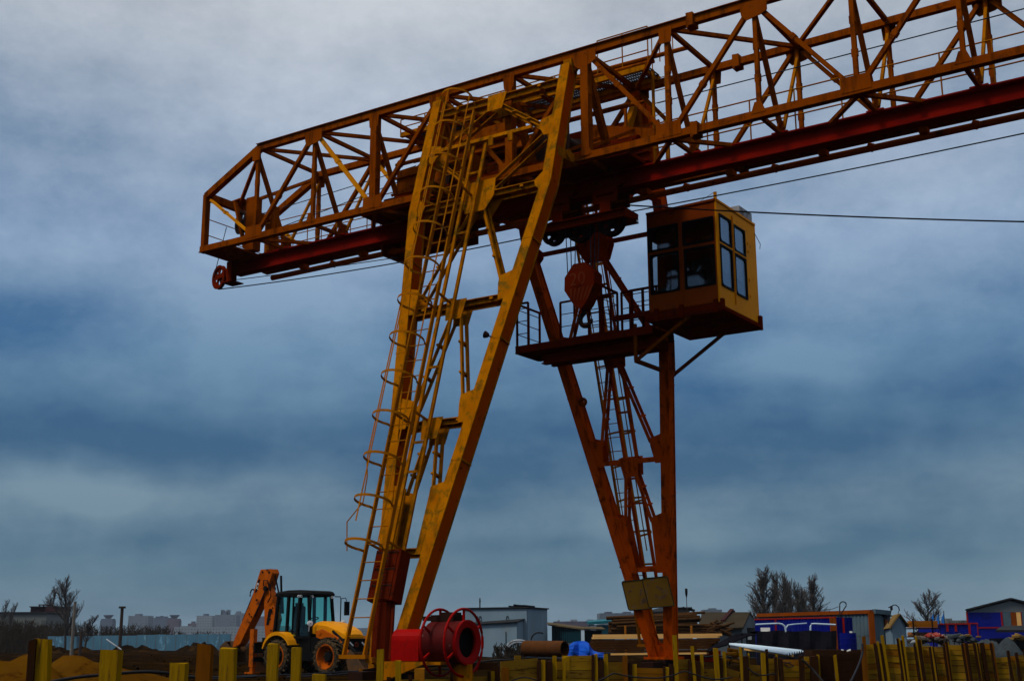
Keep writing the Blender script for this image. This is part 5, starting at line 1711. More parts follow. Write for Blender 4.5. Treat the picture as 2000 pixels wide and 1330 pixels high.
m_.box(at(1741, 1187, Y), (0.08, 0.08, 0.16)).tube([at(1735, 1186, Y), at(1741, 1184, Y)], 0.02, 5)
tag(m_.build('cable_loop', 'black_rubber'), 'black cable arching over the tan roof of the narrow grey shed', 'cable')

# stacked orange timber
Y = 68
n_ = 0
for (y0, y1, cnt) in ((1212, 1225, 5), (1234, 1242, 3)):
    for k in range(cnt):
        yy = y0 + (y1 - y0) * (k + 0.5) / cnt
        for q in range(2):
            a, b = at(1776 + rnd.uniform(-1, 1), yy, Y + q * 0.5), at(1826 + rnd.uniform(-2, 2), yy, Y + q * 0.5 + 0.2)
            o = MB().beam((0, 0, 0), b - a, 0.45, 0.065).build('board', 'stack_orange', loc=a)
            tag(o, 'orange board in the upper of the two packs on the timber rack' if y0 < 1230 else 'orange board in the lower of the two packs on the timber rack', 'board', 'upper pack of orange boards' if y0 < 1230 else 'lower pack of orange boards')
m_ = MB()
for px in (1783, 1820):
    for yy in (Y - 0.3, Y + 0.9):
        a = at(px, 1208, yy)
        m_.beam((a.x, a.y, 0), a, 0.06, 0.06)
for yy in (1227, 1243):
    a, b = at(1774, yy, Y), at(1830, yy, Y)
    m_.beam(a, b, 1.2, 0.06)
tag(m_.build('timber_rack', 'dark_steel'), 'dark rack holding two packs of orange boards', 'rack')
tag(MB().box((at(1800, 1240, Y).x, Y + 2, 0.5), (1.9, 0.5, 0.9)).build('grey_crate', 'plaster_grey'), 'grey crate behind the lower pack of orange boards', 'crate')

# flags
for k, (px, yt, sx, lab) in enumerate([(1823, 1192, -1, 'leftmost blue feather flag behind the orange timber, partly hidden'), (1833, 1193, -1, 'middle blue feather flag behind the orange timber'), (1843, 1192, -1, 'rightmost blue feather flag, tallest of the three')]):
    Y = 92
    a = at(px, yt, Y)
    f_ = tag(empty('feather_flag', (a.x, Y, 0)), lab, 'flag', 'blue feather flags')
    MB().cyl((0, 0, 0), (0, 0, a.z), 0.025, 6).build('pole', 'digger_black', f_)
    h = a.z
    MB().plate([(0, 0, h - 0.15), (0.02, 0, h - 0.8), (-0.05, 0, h - 0.92), (-0.22, 0, h - 0.85), (-0.18, 0, h - 0.5)], 0.015).build('flag_cloth', 'flag_blue', f_)

# low blue building and warehouse
Y = 96
a, b = at(1826, 1218, Y), at(1892, 1217, Y)
e = tag(empty('blue_annexe', (0, 0, 0)), 'low blue annexe with red trim left of the blue warehouse', 'building')
MB().box(((a.x + b.x) / 2, Y + 2, a.z / 2), (b.x - a.x, 4, a.z)).build('wall', 'warehouse_blue', e)
MB().box(((a.x + b.x) / 2, Y - 0.05, a.z), (b.x - a.x + 0.1, 0.12, 0.1)).box((b.x, Y - 0.06, a.z / 2), (0.14, 0.12, a.z)).box((a.x + 0.35 * (b.x - a.x), Y - 0.05, a.z - 0.3), (0.14, 0.1, 0.5)).box((a.x + 0.6 * (b.x - a.x), Y - 0.05, a.z - 0.3), (0.14, 0.1, 0.5)).build('trim', 'trim_red', e)
m_ = MB()
for k in range(5):
    m_.box((at(1836 + k * 10, 1240, Y - 3).x, Y - 3, 0.75), (0.28, 0.4, 1.5))
tag(m_.build('pallet_stack', 'plaster_grey'), 'grey and brown goods stacked in front of the low blue annexe', 'stack')
Y = 110
a, ap, r_ = at(1890, 1192, Y), at(1972, 1171, Y), at(2054, 1192, Y)
wb = at(1750, 1196, Y).z
e = tag(empty('blue_warehouse', (0, 0, 0)), 'big blue warehouse with grey gable and red trim at the right edge', 'warehouse')
dpt = V3((4.6, 12, 0))
MB().plate([(a.x, Y, 0), (r_.x, Y, 0), (r_.x, Y, wb), (a.x, Y, wb)], 0.1).plate([V3((a.x, Y + 0.06, 0)), V3((a.x, Y + 0.06, wb)), V3((a.x, Y, wb)) + dpt, V3((a.x, Y, 0)) + dpt], 0.1).plate([V3((r_.x, Y + 0.06, 0)), V3((r_.x, Y + 0.06, wb)), V3((r_.x, Y, wb)) + dpt, V3((r_.x, Y, 0)) + dpt], 0.1).build('wall', 'warehouse_blue', e)
MB().plate([(a.x, Y - 0.02, wb), (r_.x, Y - 0.02, wb), r_ - V3((0, 0.02, 0.1)), ap - V3((0, 0.02, 0.1)), a - V3((0, 0.02, 0.1))], 0.1).build('gable', 'plaster_grey', e)
MB().plate([a + V3((-0.3, -0.3, 0.05)), ap + V3((0, -0.3, 0.12)), ap + dpt + V3((0, 0, 0.12)), a + dpt + V3((-0.3, 0, 0.05))], 0.12).plate([ap + V3((0.02, -0.3, 0.12)), r_ + V3((0.3, -0.3, 0.05)), r_ + dpt + V3((0.3, 0, 0.05)), ap + dpt + V3((0.02, 0, 0.12))], 0.12).build('roof', 'shed_roof', e)
k = Y / FPX
m_ = MB()
for px, y0, y1, w_ in ((1891.5, 1196, 1245, 2.6), (1959, 1196, 1222, 3), (1910, 1217, 1245, 1.6), (1997, 1196, 1223, 2)):
    m_.box((at(px, 1240, Y).x, Y - 0.05, (at(1750, y0, Y).z + at(1750, y1, Y).z) / 2), (w_ * k, 0.1, (y1 - y0) * k))
for x0, x1, yy in ((1892, 1911, 1217.5), (1911, 1952, 1226)):
    m_.box(((at(x0, 1240, Y).x + at(x1, 1240, Y).x) / 2, Y - 0.06, at(1750, yy, Y).z), ((x1 - x0) * k, 0.1, 2.4 * k))
m_.build('trim', 'trim_red', e)
for x0, x1, mt_ in ((1962, 1976, 'container_grey'), (1977, 1987, 'trim_orange'), (1988, 1996, 'sawn_timber'), (1999, 2020, 'container_grey')):
    MB().box(((at(x0, 1240, Y).x + at(x1, 1240, Y).x) / 2, Y - 0.07, at(1750, 1210, Y).z), ((x1 - x0) * k, 0.1, 26 * k)).build('door', mt_, e)
MB().box((at(1928, 1240, Y).x, Y - 0.05, at(1750, 1202, Y).z), (0.8, 0.08, 0.45)).build('vent', 'container_blue', e)
p = at(1975, 1224, 85)
ct = tag(empty('dark_canopy', (0, 0, 0)), 'dark low canopy in front of the warehouse doors', 'canopy')
MB().plate([at(1945, 1232, 84), at(1957, 1224, 86), at(2040, 1222, 86), at(2040, 1232, 84)], 0.15).build('roof', 'shed_roof', ct)
MB().box((at(1995, 1240, 86).x, 86.5, 0.6), (3.4, 1.5, 1.2)).build('wall', 'black_tarp', ct)

# heaps behind the right plank fence
def heap(name, mtl, px, ytop, Y, w, d_, seed, lab, cat, **kw):
    p = at(px, ytop, Y)
    return mound(name, mtl, (p.x, Y, 0), w, d_, p.z * 1.12, seed, lab, cat, **kw)
heap('gravel_heap', 'gravel_grey', 1964, 1239, 33, 0.85, 1.0, 41, 'pointed grey gravel heap behind the low end of the plank fence', 'gravel heap', rough=0.05, sharp=1.6)
heap('gravel_heap', 'gravel_grey', 1930, 1242, 34, 0.7, 0.8, 42, 'flat topped grey heap left of the pointed gravel heap', 'gravel heap', rough=0.05, sharp=3)
rnd = random.Random(31)
def clutter(px0, px1, y0, y1, Y, n, mtl, size, lab, cat, group, nm):
    for k in range(n):
        p = at(rnd.uniform(px0, px1), rnd.uniform(y0, y1), Y + rnd.uniform(-0.5, 0.5))
        s_ = size * rnd.uniform(0.6, 1.3)
        vs = []
        m_ = MB()
        m_.box((0, 0, 0), (s_ * 1.6, s_, s_ * 0.55), Matrix.Rotation(rnd.uniform(-0.5, 0.5), 3, 'Y') @ Matrix.Rotation(rnd.uniform(0, 3), 3, 'Z'))
        o = m_.build(nm, mtl, loc=p, bevel=s_ * 0.14)
        tag(o, lab, cat, group)
clutter(1813, 1840, 1239, 1244, 36, 7, 'sack_red', 0.12, 'crumpled pinkish red sack on the heap behind the plank fence', 'sack', 'pinkish sacks behind the plank fence', 'sack')
clutter(1795, 1850, 1245, 1252, 36, 14, 'sack_dark', 0.17, 'dark full sack lying just behind the plank fence', 'sack', 'dark sacks behind the plank fence', 'sack')
clutter(1866, 1915, 1242, 1252, 36, 12, 'gravel_grey', 0.18, 'grey lump of rubble on the heap left of the gravel', 'rubble', 'grey lumps behind the plank fence', 'rubble_lump')
clutter(1872, 1912, 1240, 1244, 36, 5, 'roof_tan', 0.11, 'tan scrap of board on the rubble left of the gravel', 'scrap', 'tan scraps behind the plank fence', 'scrap_board')
clutter(1975, 2010, 1240, 1250, 40, 7, 'roof_tan', 0.14, 'yellowish scrap behind the gravel heap at the right edge', 'scrap', 'scraps behind the gravel heap', 'scrap_board')
clutter(1780, 1794, 1249, 1254, 31, 3, 'label_white', 0.07, 'small white packet on top of the plank fence', 'packet', 'white packets behind the plank fence', 'packet')
clutter(1414, 1440, 1262, 1292, 33, 8, 'orange_plank', 0.15, 'brown timber offcut under the slanted black sheet', 'offcut', 'offcuts under the black sheet', 'timber_offcut')
clutter(1640, 1670, 1268, 1273, 42, 3, 'label_white', 0.07, 'pale lump at the foot of the blue barrel', 'lump', 'pale lumps by the barrel', 'stone')
for k, (px, py) in enumerate([(912, 1256), (906, 1262)]):
    p = at(px, py, 52)
    tag(MB().lathe((0, 0, 0), (0.3, 1, 0), [(-0.1, 0.12), (-0.12, 0.2), (-0.1, 0.3), (0.1, 0.3), (0.12, 0.2), (0.1, 0.12)], 18).build('old_tyre', 'black_rubber', loc=p), 'dark old tyre behind the red cable reel, ' + ('upper one' if k == 0 else 'lower one'), 'tyre', 'old tyres behind the reel')

# ================================================================== BACKHOE LOADER
HD = R(-36)
dig = tag(empty('backhoe_loader', (-8.27, 50.0, 0), HD, None, 1.08),
          'muddy yellow and orange backhoe loader with raised rear arm and black cab', 'backhoe loader')
mb = MB()
mb.box((1.2, 0, 0.62), (3.4, 0.62, 0.34)).box((0.0, 0, 0.62), (0.35, 1.5, 0.3)).box((2.35, 0, 0.6), (0.35, 1.4, 0.26))
mb.box((0.75, 0, 0.98), (1.5, 1.25, 0.5)).box((-0.75, 0, 0.75), (0.7, 1.3, 0.75)).box((1.2, -0.72, 0.62), (0.9, 0.25, 0.3)).box((1.2, 0.72, 0.62), (0.9, 0.25, 0.3))
mb.box((2.2, 0, 0.95), (1.1, 0.8, 0.5)).box((1.7, -0.5, 1.1), (0.6, 0.3, 0.35)).box((1.7, 0.5, 1.1), (0.6, 0.3, 0.35))
body = mb.build('chassis', 'digger_black', dig)
def loft(m_, secs):
    n = len(secs[0])
    vs = [p for s_ in secs for p in s_]
    fs = [tuple(range(n)), tuple(range(len(vs) - 1, len(vs) - n - 1, -1))]
    for j in range(len(secs) - 1):
        fs += [(j * n + i, j * n + (i + 1) % n, (j + 1) * n + (i + 1) % n, (j + 1) * n + i) for i in range(n)]
    return m_.add(vs, fs)
m_ = MB()
secs = []
for x, zt_, w_, zb_ in ((1.12, 1.72, 0.50, 1.38), (1.4, 1.80, 0.54, 1.36), (1.9, 1.76, 0.54, 1.32), (2.35, 1.62, 0.52, 1.26), (2.65, 1.48, 0.48, 1.2), (2.8, 1.34, 0.42, 1.2)):
    secs.append([V3((x, y, z)) for y, z in ((-w_, zb_), (-w_, zt_ - 0.14), (-w_ * 0.8, zt_ - 0.03), (-w_ * 0.4, zt_), (w_ * 0.4, zt_), (w_ * 0.8, zt_ - 0.03), (w_, zt_ - 0.14), (w_, zb_))])
loft(m_, secs)
m_.build('bonnet', 'digger_yellow', dig, smooth=False)
m_ = MB()
m_.plate([(2.7, -0.44, 0.6), (2.7, 0.44, 0.6), (2.82, 0.42, 1.2), (2.82, -0.42, 1.2)], 0.12)
for k in range(5):
    m_.box((2.8, 0, 0.7 + k * 0.1), (0.06, 0.8, 0.02))
gr_ = m_.build('grille', 'digger_black', dig)
for y in (-0.3, 0.3):
    MB().beam((2.85, y - 0.09, 1.08), (2.85, y + 0.09, 0.96), 0.03, 0.045).build('headlight', 'lamp_white', gr_)
m_ = MB().lathe((2.83, -0.05, 1.0), (1, 0, 0), [(0, 0.05), (0, 0.09), (0.05, 0.09), (0.05, 0.05)], 14)
m_.build('badge', 'marking_paint', gr_)
# wheels
def wheel(x, y, s):
    sg = -1 if y < 0 else 1
    m_ = MB()
    R_ = 0.62
    m_.lathe((x, y, 0.60), (0, 1, 0), [(-0.22, 0.40), (-0.24, 0.50), (-0.21, R_ - 0.05), (-0.1, R_ - 0.02), (0.1, R_ - 0.02), (0.21, R_ - 0.05), (0.24, 0.50), (0.22, 0.40), (0.15, 0.36), (-0.15, 0.36)], 36)
    for k in range(20):
        t = 2 * math.pi * k / 20
        for sd in (-1, 1):
            tt = t + (0.157 if sd > 0 else 0)
            c = V3((x + math.cos(tt) * (R_ - 0.01), y + sd * 0.11, 0.60 + math.sin(tt) * (R_ - 0.01)))
            rt = Matrix.Rotation(-tt, 3, 'Y') @ Matrix.Rotation(sd * 0.6, 3, 'X')
            m_.box(c, (0.07, 0.24, 0.055), rt)
    w = m_.build('wheel', 'tyre_mud', dig)
    m_ = MB()
    o = V3((x, y, 0.60))
    ax_ = V3((0, sg, 0))
    m_.lathe(o, ax_, [(0.235, 0.37), (0.245, 0.41), (0.22, 0.42), (-0.1, 0.40), (-0.1, 0.2), (-0.02, 0.18), (0.02, 0.30), (0.12, 0.34)], 32)
    m_.build('rim', 'digger_orange', w)
    m_ = MB()
    m_.lathe(o, ax_, [(-0.05, 0.0), (-0.05, 0.2), (0.10, 0.17), (0.14, 0.13), (0.14, 0.0)], 20)
    for k in range(8):
        t = 2 * math.pi * k / 8
        m_.cyl(o + V3((math.cos(t) * 0.24, sg * 0.0, math.sin(t) * 0.24)), o + V3((math.cos(t) * 0.24, sg * 0.05, math.sin(t) * 0.24)), 0.022, 6)
    m_.build('hub', 'digger_black', w)
for x in (0, 2.4):
    for y in (-0.86, 0.86):
        wheel(x, y, 1)
for y in (-0.86, 0.86):
    m_ = MB()
    ts = [R(158 - k * 12.6) for k in range(11)]
    secs = []
    for t in ts:
        e_ = V3((math.cos(t), 0, math.sin(t)))
        c = V3((0.05, y, 0.60))
        k_ = math.sin(math.pi * (t - R(20)) / R(150)) if R(20) < t < R(170) else 0.1
        a_ = 0.70 + 0.03 * max(k_, 0)
        b_ = a_ + 0.02 + 0.10 * max(k_, 0.15)
        secs.append([c + e_ * b_ + V3((0, -0.27, 0)), c + e_ * b_ + V3((0, 0.27, 0)), c + e_ * a_ + V3((0, 0.27, 0)), c + e_ * a_ + V3((0, -0.27, 0))])
    loft(m_, secs)
    m_.build('mudguard', 'digger_yellow', dig)
# cab
m_ = MB()
zc0, zc1 = 1.25, 2.70
pil = [((-0.62, 0.60), (-0.50, 0.55)), ((0.10, 0.70), (0.10, 0.63)), ((0.62, 0.70), (0.66, 0.63)), ((1.22, 0.62), (1.02, 0.56))]
for (x0, y0), (x1, y1) in pil:
    for s_ in (-1, 1):
        m_.beam((x0, s_ * y0, zc0 - (0.5 if x0 > 0 else 0)), (x1, s_ * y1, zc1), 0.09, 0.09)
for z, k in ((zc0, 0), (zc1, 1)):
    for a_, b_ in zip(pil, pil[1:]):
        for s_ in (-1, 1):
            m_.beam((a_[k][0], s_ * a_[k][1], z), (b_[k][0], s_ * b_[k][1], z), 0.08, 0.09)
    for j in (0, 3):
        m_.beam((pil[j][k][0], -pil[j][k][1], z), (pil[j][k][0], pil[j][k][1], z), 0.08, 0.09)
m_.box((0.4, 0, 1.2), (1.7, 1.25, 0.08)).box((1.0, 0, 1.45), (0.35, 1.1, 0.5)).box((-0.2, 0, 1.35), (0.7, 1.1, 0.25))
m_.beam((0.36, -0.67, 0.75), (0.36, -0.65, zc1), 0.05, 0.05)
cb = m_.build('cab', 'digger_black', dig)
m_ = MB()
secs = []
for x, w_, z0_, z1_ in ((-0.70, 0.52, 2.70, 2.76), (-0.6, 0.62, 2.68, 2.83), (0.0, 0.68, 2.68, 2.88), (0.6, 0.68, 2.68, 2.88), (0.95, 0.66, 2.68, 2.86), (1.15, 0.60, 2.68, 2.82), (1.22, 0.52, 2.70, 2.75)):
    secs.append([V3((x, y, z)) for y, z in ((-w_, z0_), (-w_, (z0_ + z1_) / 2), (-w_ * 0.85, z1_), (w_ * 0.85, z1_), (w_, (z0_ + z1_) / 2), (w_, z0_))])
loft(m_, secs)
m_.build('roof', 'digger_black', cb)
m_ = MB()
for s_ in (-1, 1):
    for a_, b_ in zip(pil, pil[1:]):
        m_.plate([(a_[0][0], s_ * (a_[0][1] - 0.02), zc0), (b_[0][0], s_ * (b_[0][1] - 0.02), zc0), (b_[1][0], s_ * (b_[1][1] - 0.02), zc1), (a_[1][0], s_ * (a_[1][1] - 0.02), zc1)], 0.01)
m_.plate([(1.2, -0.6, zc0), (1.2, 0.6, zc0), (1.0, 0.55, zc1), (1.0, -0.55, zc1)], 0.01)
m_.plate([(-0.62, -0.6, zc0), (-0.62, 0.6, zc0), (-0.5, 0.55, zc1), (-0.5, -0.55, zc1)], 0.01)
m_.build('window', 'teal_glass', cb)
m_ = MB().box((0.2, 0, 1.5), (0.5, 0.5, 0.15)).box((0.0, 0, 1.9), (0.15, 0.48, 0.75)).box((0.0, 0, 2.35), (0.12, 0.3, 0.2)).cyl((0.9, 0, 1.4), (0.75, 0, 1.85), 0.03).lathe((0.73, 0, 1.87), (-0.4, 0, 1), [(-0.01, 0.16), (-0.01, 0.19), (0.02, 0.19), (0.02, 0.16)], 18)
m_.box((-0.35, 0.35, 1.9), (0.3, 0.3, 0.9))
m_.build('seat', 'seat_cloth', cb)
for p in [(1.12, -0.52, 2.64), (0.72, -0.66, 2.66), (1.14, 0.45, 2.64), (0.62, -0.68, 2.66)]:
    MB().lathe(p, (1, -0.5, -0.1), [(0, 0.02), (0, 0.045), (0.06, 0.05), (0.06, 0.02)], 12).build('work_light', 'lamp_white', cb)
for p in [(1.25, -0.72, 1.72), (1.5, 0.66, 1.75)]:
    MB().lathe(p, (1, -0.4, 0), [(0, 0.02), (0, 0.09), (0.07, 0.10), (0.09, 0.02)], 16).tube([p, (p[0] - 0.1, p[1] * 0.9, 1.45)], 0.02, 5).build('headlight', 'lamp_white', cb)
for s_ in (-1, 1):
    m_ = MB()
    m_.tube([(1.15, s_ * 0.6, 2.66), (1.3, s_ * 0.72, 2.66), (1.32, s_ * 0.74, 2.6), (1.32, s_ * 0.74, 1.75)] if s_ > 0 else [(1.15, -0.6, 2.66), (1.32, -0.72, 2.6), (1.3, -0.74, 1.7)], 0.02, 6)
    m_.tube([(1.3, s_ * 0.74, 2.58), (1.4, s_ * 0.9, 2.62), (1.42, s_ * 0.93, 2.5)], 0.016, 6)
    if s_ > 0:
        m_.box((1.42, s_ * 0.95, 2.25), (0.08, 0.2, 0.48))
    m_.build('mirror', 'digger_black', cb)
# loader arms and front bucket
for y in (-0.68, 0.68):
    m_ = MB()
    prof = [(1.55, 1.45), (1.85, 1.52), (2.55, 1.25), (3.35, 0.55), (3.55, 0.30), (3.35, 0.22), (3.05, 0.42), (2.35, 1.02), (1.6, 1.25)]
    m_.plate([(x, y, z) for x, z in prof], 0.09)
    m_.cyl((1.75, y - 0.07, 1.4), (1.75, y + 0.07, 1.4), 0.08, 12).cyl((3.4, y - 0.07, 0.36), (3.4, y + 0.07, 0.36), 0.07, 12)
    la = m_.build('loader_arm', 'digger_orange', dig)
    MB().cyl((1.7, y * 0.82, 0.9), (2.6, y * 0.82, 1.0), 0.05, 10).cyl((2.2, y * 0.8, 1.45), (3.3, y * 0.8, 0.75), 0.045, 10).build('loader_ram', 'digger_black', la)
m_ = MB()
prof = [(3.5, 0.75), (3.45, 0.45), (3.55, 0.15), (3.8, 0.06), (4.4, 0.06)]
for (x0, z0), (x1, z1) in zip(prof, prof[1:]):
    m_.plate([(x0, -1.15, z0), (x0, 1.15, z0), (x1, 1.15, z1), (x1, -1.15, z1)], 0.03)
for y in (-1.15, 1.15):
    m_.plate([(x, y, z) for x, z in prof] + [(4.0, y, 0.5), (3.6, y, 0.85)], 0.03)
m_.build('front_bucket', 'bucket_steel', dig)
# stabilisers
for y in (-0.98, 0.98):
    m_ = MB().beam((-1.25, y, 0.25), (-1.25, y, 1.55), 0.17, 0.2, (1, 0, 0)).beam((-1.25, y, 0.05), (-1.25, y, 0.4), 0.12, 0.14, (1, 0, 0)).box((-1.25, y, 0.04), (0.4, 0.35, 0.06))
    m_.build('stabiliser_leg', 'digger_orange', dig)
m_ = MB().box((-1.2, 0, 0.9), (0.22, 2.1, 0.35)).box((-1.2, 0, 0.5), (0.18, 2.1, 0.16)).box((-1.5, 0.1, 0.85), (0.4, 0.5, 0.8))
m_.build('rear_frame', 'digger_black', dig)
# rear digging arm
def slab(prof, y0, w_):
    m_ = MB()
    n = len(prof)
    vs = [(x, y0 - w_ / 2, z) for x, z in prof] + [(x, y0 + w_ / 2, z) for x, z in prof]
    return m_.add(vs, [tuple(range(n)), tuple(range(2 * n - 1, n - 1, -1))] + [(i, (i + 1) % n, (i + 1) % n + n, i + n) for i in range(n)])
yb = 0.1
arm_parts = set(bpy.data.objects)
m_ = slab([(-1.22, 0.95), (-0.98, 0.95), (-0.72, 1.9), (-1.0, 2.75), (-1.30, 3.15), (-1.50, 3.05), (-1.42, 2.5), (-1.34, 1.6)], yb, 0.26)
bm_ = m_.build('boom', 'digger_orange', dig)
m_ = MB().cyl((-1.05, yb - 0.16, 2.2), (-1.05, yb + 0.16, 2.2), 0.08, 12).cyl((-1.3, yb - 0.24, 3.0), (-1.3, yb + 0.24, 3.0), 0.09, 14)
for a_, b_ in ((-1.05, 1.9), (-1.0, 1.5), (-1.2, 1.75), (-0.95, 2.3)):
    m_.cyl((a_, yb - 0.145, b_), (a_, yb - 0.13, b_), 0.03, 8)
m_.plate([(-1.25, yb - 0.14, 1.7), (-1.12, yb - 0.14, 1.7), (-1.02, yb - 0.14, 2.12), (-1.16, yb - 0.14, 2.2)], 0.012)
m_.build('pivot_pin', 'digger_black', bm_)
m_ = slab([(-1.62, 3.70), (-1.08, 3.70), (-1.0, 3.55), (-1.22, 3.0), (-1.55, 2.55), (-2.55, 1.05), (-2.72, 0.95), (-2.95, 0.92), (-2.85, 1.25), (-2.1, 2.5)], yb, 0.36)
dp_ = m_.build('dipper_arm', 'digger_orange', dig)
m_ = MB()
for a_, b_, r_ in ((-1.5, 3.6, 0.04), (-1.15, 3.58, 0.045), (-1.34, 3.0, 0.07), (-1.75, 2.6, 0.04), (-2.0, 2.0, 0.03), (-2.12, 2.1, 0.03), (-2.1, 1.8, 0.03)):
    m_.cyl((a_, yb - 0.20, b_), (a_, yb - 0.18, b_), r_, 12)
m_.plate([(-1.33, yb - 0.19, 2.95), (-1.28, yb - 0.19, 2.95), (-1.78, yb - 0.19, 2.0), (-1.85, yb - 0.19, 2.02)], 0.02)
m_.build('pivot_pin', 'digger_black', dp_)
m_ = MB().plate([(-1.72, yb - 0.187, 3.32), (-1.6, yb - 0.187, 3.36), (-1.76, yb - 0.187, 2.9), (-1.88, yb - 0.187, 2.86)], 0.008)
m_.build('name_plate', 'digger_black', dp_)
dx_ = V3((-0.33, 0, -0.94)).normalized() * -1
ny_ = V3((0, -1, 0))
xx_ = dx_
zz_ = V3((0, -1, 0))
yy_ = zz_.cross(xx_)
mw = Matrix((xx_, yy_, zz_)).transposed().to_4x4()
mw.translation = V3((-1.74, yb - 0.194, 3.11))
text_mesh('lettering', 'JCB', 0.15, 'label_white', dp_, mw)
m_ = MB().cyl((-2.05, yb, 2.85), (-2.6, yb, 1.85), 0.075, 10).cyl((-2.55, yb, 1.95), (-3.05, yb, 1.05), 0.035, 8).cyl((-0.72, yb, 3.45), (-0.62, yb, 2.2), 0.04, 8).cyl((-1.05, yb, 3.5), (-0.7, yb, 2.55), 0.03, 8).cyl((-0.66, yb, 2.7), (-0.6, yb, 2.1), 0.075, 10)
m_.tube(arc((-2.08, yb - 0.1, 2.78), (1, 0, 0), (0, 0, 1), 0.13, 0.22, R(20), R(190), 10), 0.025, 6)
m_.tube([(-1.2, yb - 0.2, 3.2), (-0.98, yb - 0.25, 3.1), (-0.95, yb - 0.25, 2.7), (-1.15, yb - 0.2, 2.5)], 0.025, 6)
m_.tube([(-1.4, yb - 0.22, 3.1), (-1.35, yb - 0.25, 3.3), (-1.15, yb - 0.25, 3.28), (-1.05, yb - 0.2, 2.9)], 0.022, 6)
m_.build('hydraulic_ram', 'digger_black', dp_)
m_ = MB()
prof = [(-3.15, 1.12), (-3.42, 0.95), (-3.5, 0.65), (-3.35, 0.4), (-3.0, 0.3), (-2.75, 0.35)]
for (x0, z0), (x1, z1) in zip(prof, prof[1:]):
    m_.plate([(x0, yb - 0.35, z0), (x0, yb + 0.35, z0), (x1, yb + 0.35, z1), (x1, yb - 0.35, z1)], 0.035)
for y in (yb - 0.35, yb + 0.35):
    m_.plate([(x, y, z) for x, z in prof] + [(-2.8, y, 0.85)], 0.03)
m_.plate([(-3.2, yb, 1.15), (-2.9, yb, 1.1), (-2.85, yb, 0.8), (-3.2, yb, 0.9)], 0.25)
m_.build('rear_bucket', 'bucket_steel', dig)
for o in set(bpy.data.objects) - arm_parts:
    if o.parent == dig:
        o.location.x -= 0.38
m_ = MB().box((-1.9, 0.2, 0.62), (1.0, 1.0, 1.1)).box((-1.5, -0.35, 0.9), (0.5, 0.3, 0.6))
tag(m_.build('dark_crate', 'dark_wood_shade', loc=dig.matrix_basis @ V3((0, 0, 0))), 'dark crate in the shade behind the digger rear', 'crate')
bpy.data.objects['dark_crate'].rotation_euler.z = HD

# ================================================================== FOREGROUND SHORING POSTS AND PLANK FENCES
def dist(px):
    tb = [(-60, 10), (217, 10.8), (450, 13.2), (620, 16.5), (750, 20), (890, 23.2), (1000, 24), (1300, 25), (1690, 26), (2100, 26)]
    for (x0, d0), (x1, d1) in zip(tb, tb[1:]):
        if px <= x1:
            return d0 + (d1 - d0) * (px - x0) / (x1 - x0)
    return 26


def post(px0, px1, yt, mtl, parent=None, lean=0.0, dd=0.0, deep=None, name='timber_post', rz=0.0, taper=1.0):
    Y = dist((px0 + px1) / 2) + dd
    a, b = at(px0, yt, Y), at(px1, yt, Y)
    w = b.x - a.x
    deep = deep or max(0.06, min(w, 0.14))
    zt = a.z
    n = 4
    m_ = MB()
    rn = random.Random(int(px0 * 7 + yt))
    secs = []
    for i in range(n + 1):
        z = zt * i / n
        ln = lean * (z - zt) + rn.uniform(-0.004, 0.004)
        ww = w * (taper + (1 - taper) * i / n)
        secs.append([V3((ln + sx * ww / 2, sy * deep / 2, z + (rn.uniform(-0.012, 0.012) if i == n else 0))) for sx, sy in ((-1, -1), (1, -1), (1, 1), (-1, 1))])
    loft(m_, secs)
    o = m_.build(name, mtl, parent)
    loc = V3(((a.x + b.x) / 2, Y, 0))
    o.location = loc - (parent.location if parent else V3((0, 0, 0)))
    o.rotation_euler.z = rz
    return o


for args, lab in [
    ((74, 99, 1248.5, 'post_wood'), 'thick sawn post at the far left, dark on its left face'),
    ((201, 236, 1270, 'post_wood'), 'wide sawn post standing between the sand heap and the open field'),
    ((336, 366, 1294, 'post_wood'), 'short stubby sawn post left of the brown post'),
    ((389, 416, 1259, 'brown_post'), 'reddish brown weathered post left of the digger bucket'),
    ((432, 461, 1265, 'post_wood'), 'pale yellow post just below the digger bucket'),
    ((525, 545, 1256, 'post_wood'), 'tall sawn post covering half of the digger rear wheel'),
    ((571, 589, 1263, 'post_wood'), 'notched sawn post between the two digger wheels'),
    ((611, 636, 1316, 'post_wood'), 'low sawn post stub below the digger front wheel'),
    ((737, 750, 1268, 'post_wood'), 'slim post in front of the near crane foot'),
    ((772, 783, 1290, 'post_wood'), 'slim post below the red motor cover'),
    ((810, 829, 1305, 'orange_plank'), 'short orange board end below the red cable reel'),
    ((884, 893, 1278, 'post_wood'), 'narrow post in front of the red reel flange'),
]:
    if args[0] == 74:
        o = post(*args, deep=0.10, lean=-0.02)
        q = post(60, 74, 1250, 'dark_wood_shade', None, -0.02, 0.03, 0.1, 'shaded_side')  # dark piece standing in for the shaded left face of the post
        q.location -= o.location
        q.parent = o
    else:
        o = post(*args, lean=0.01 if args[0] % 2 else -0.012, taper=0.88 if args[0] in (336, 201, 571) else 1.0)
    tag(o, lab, 'post', 'timber posts along the trench')


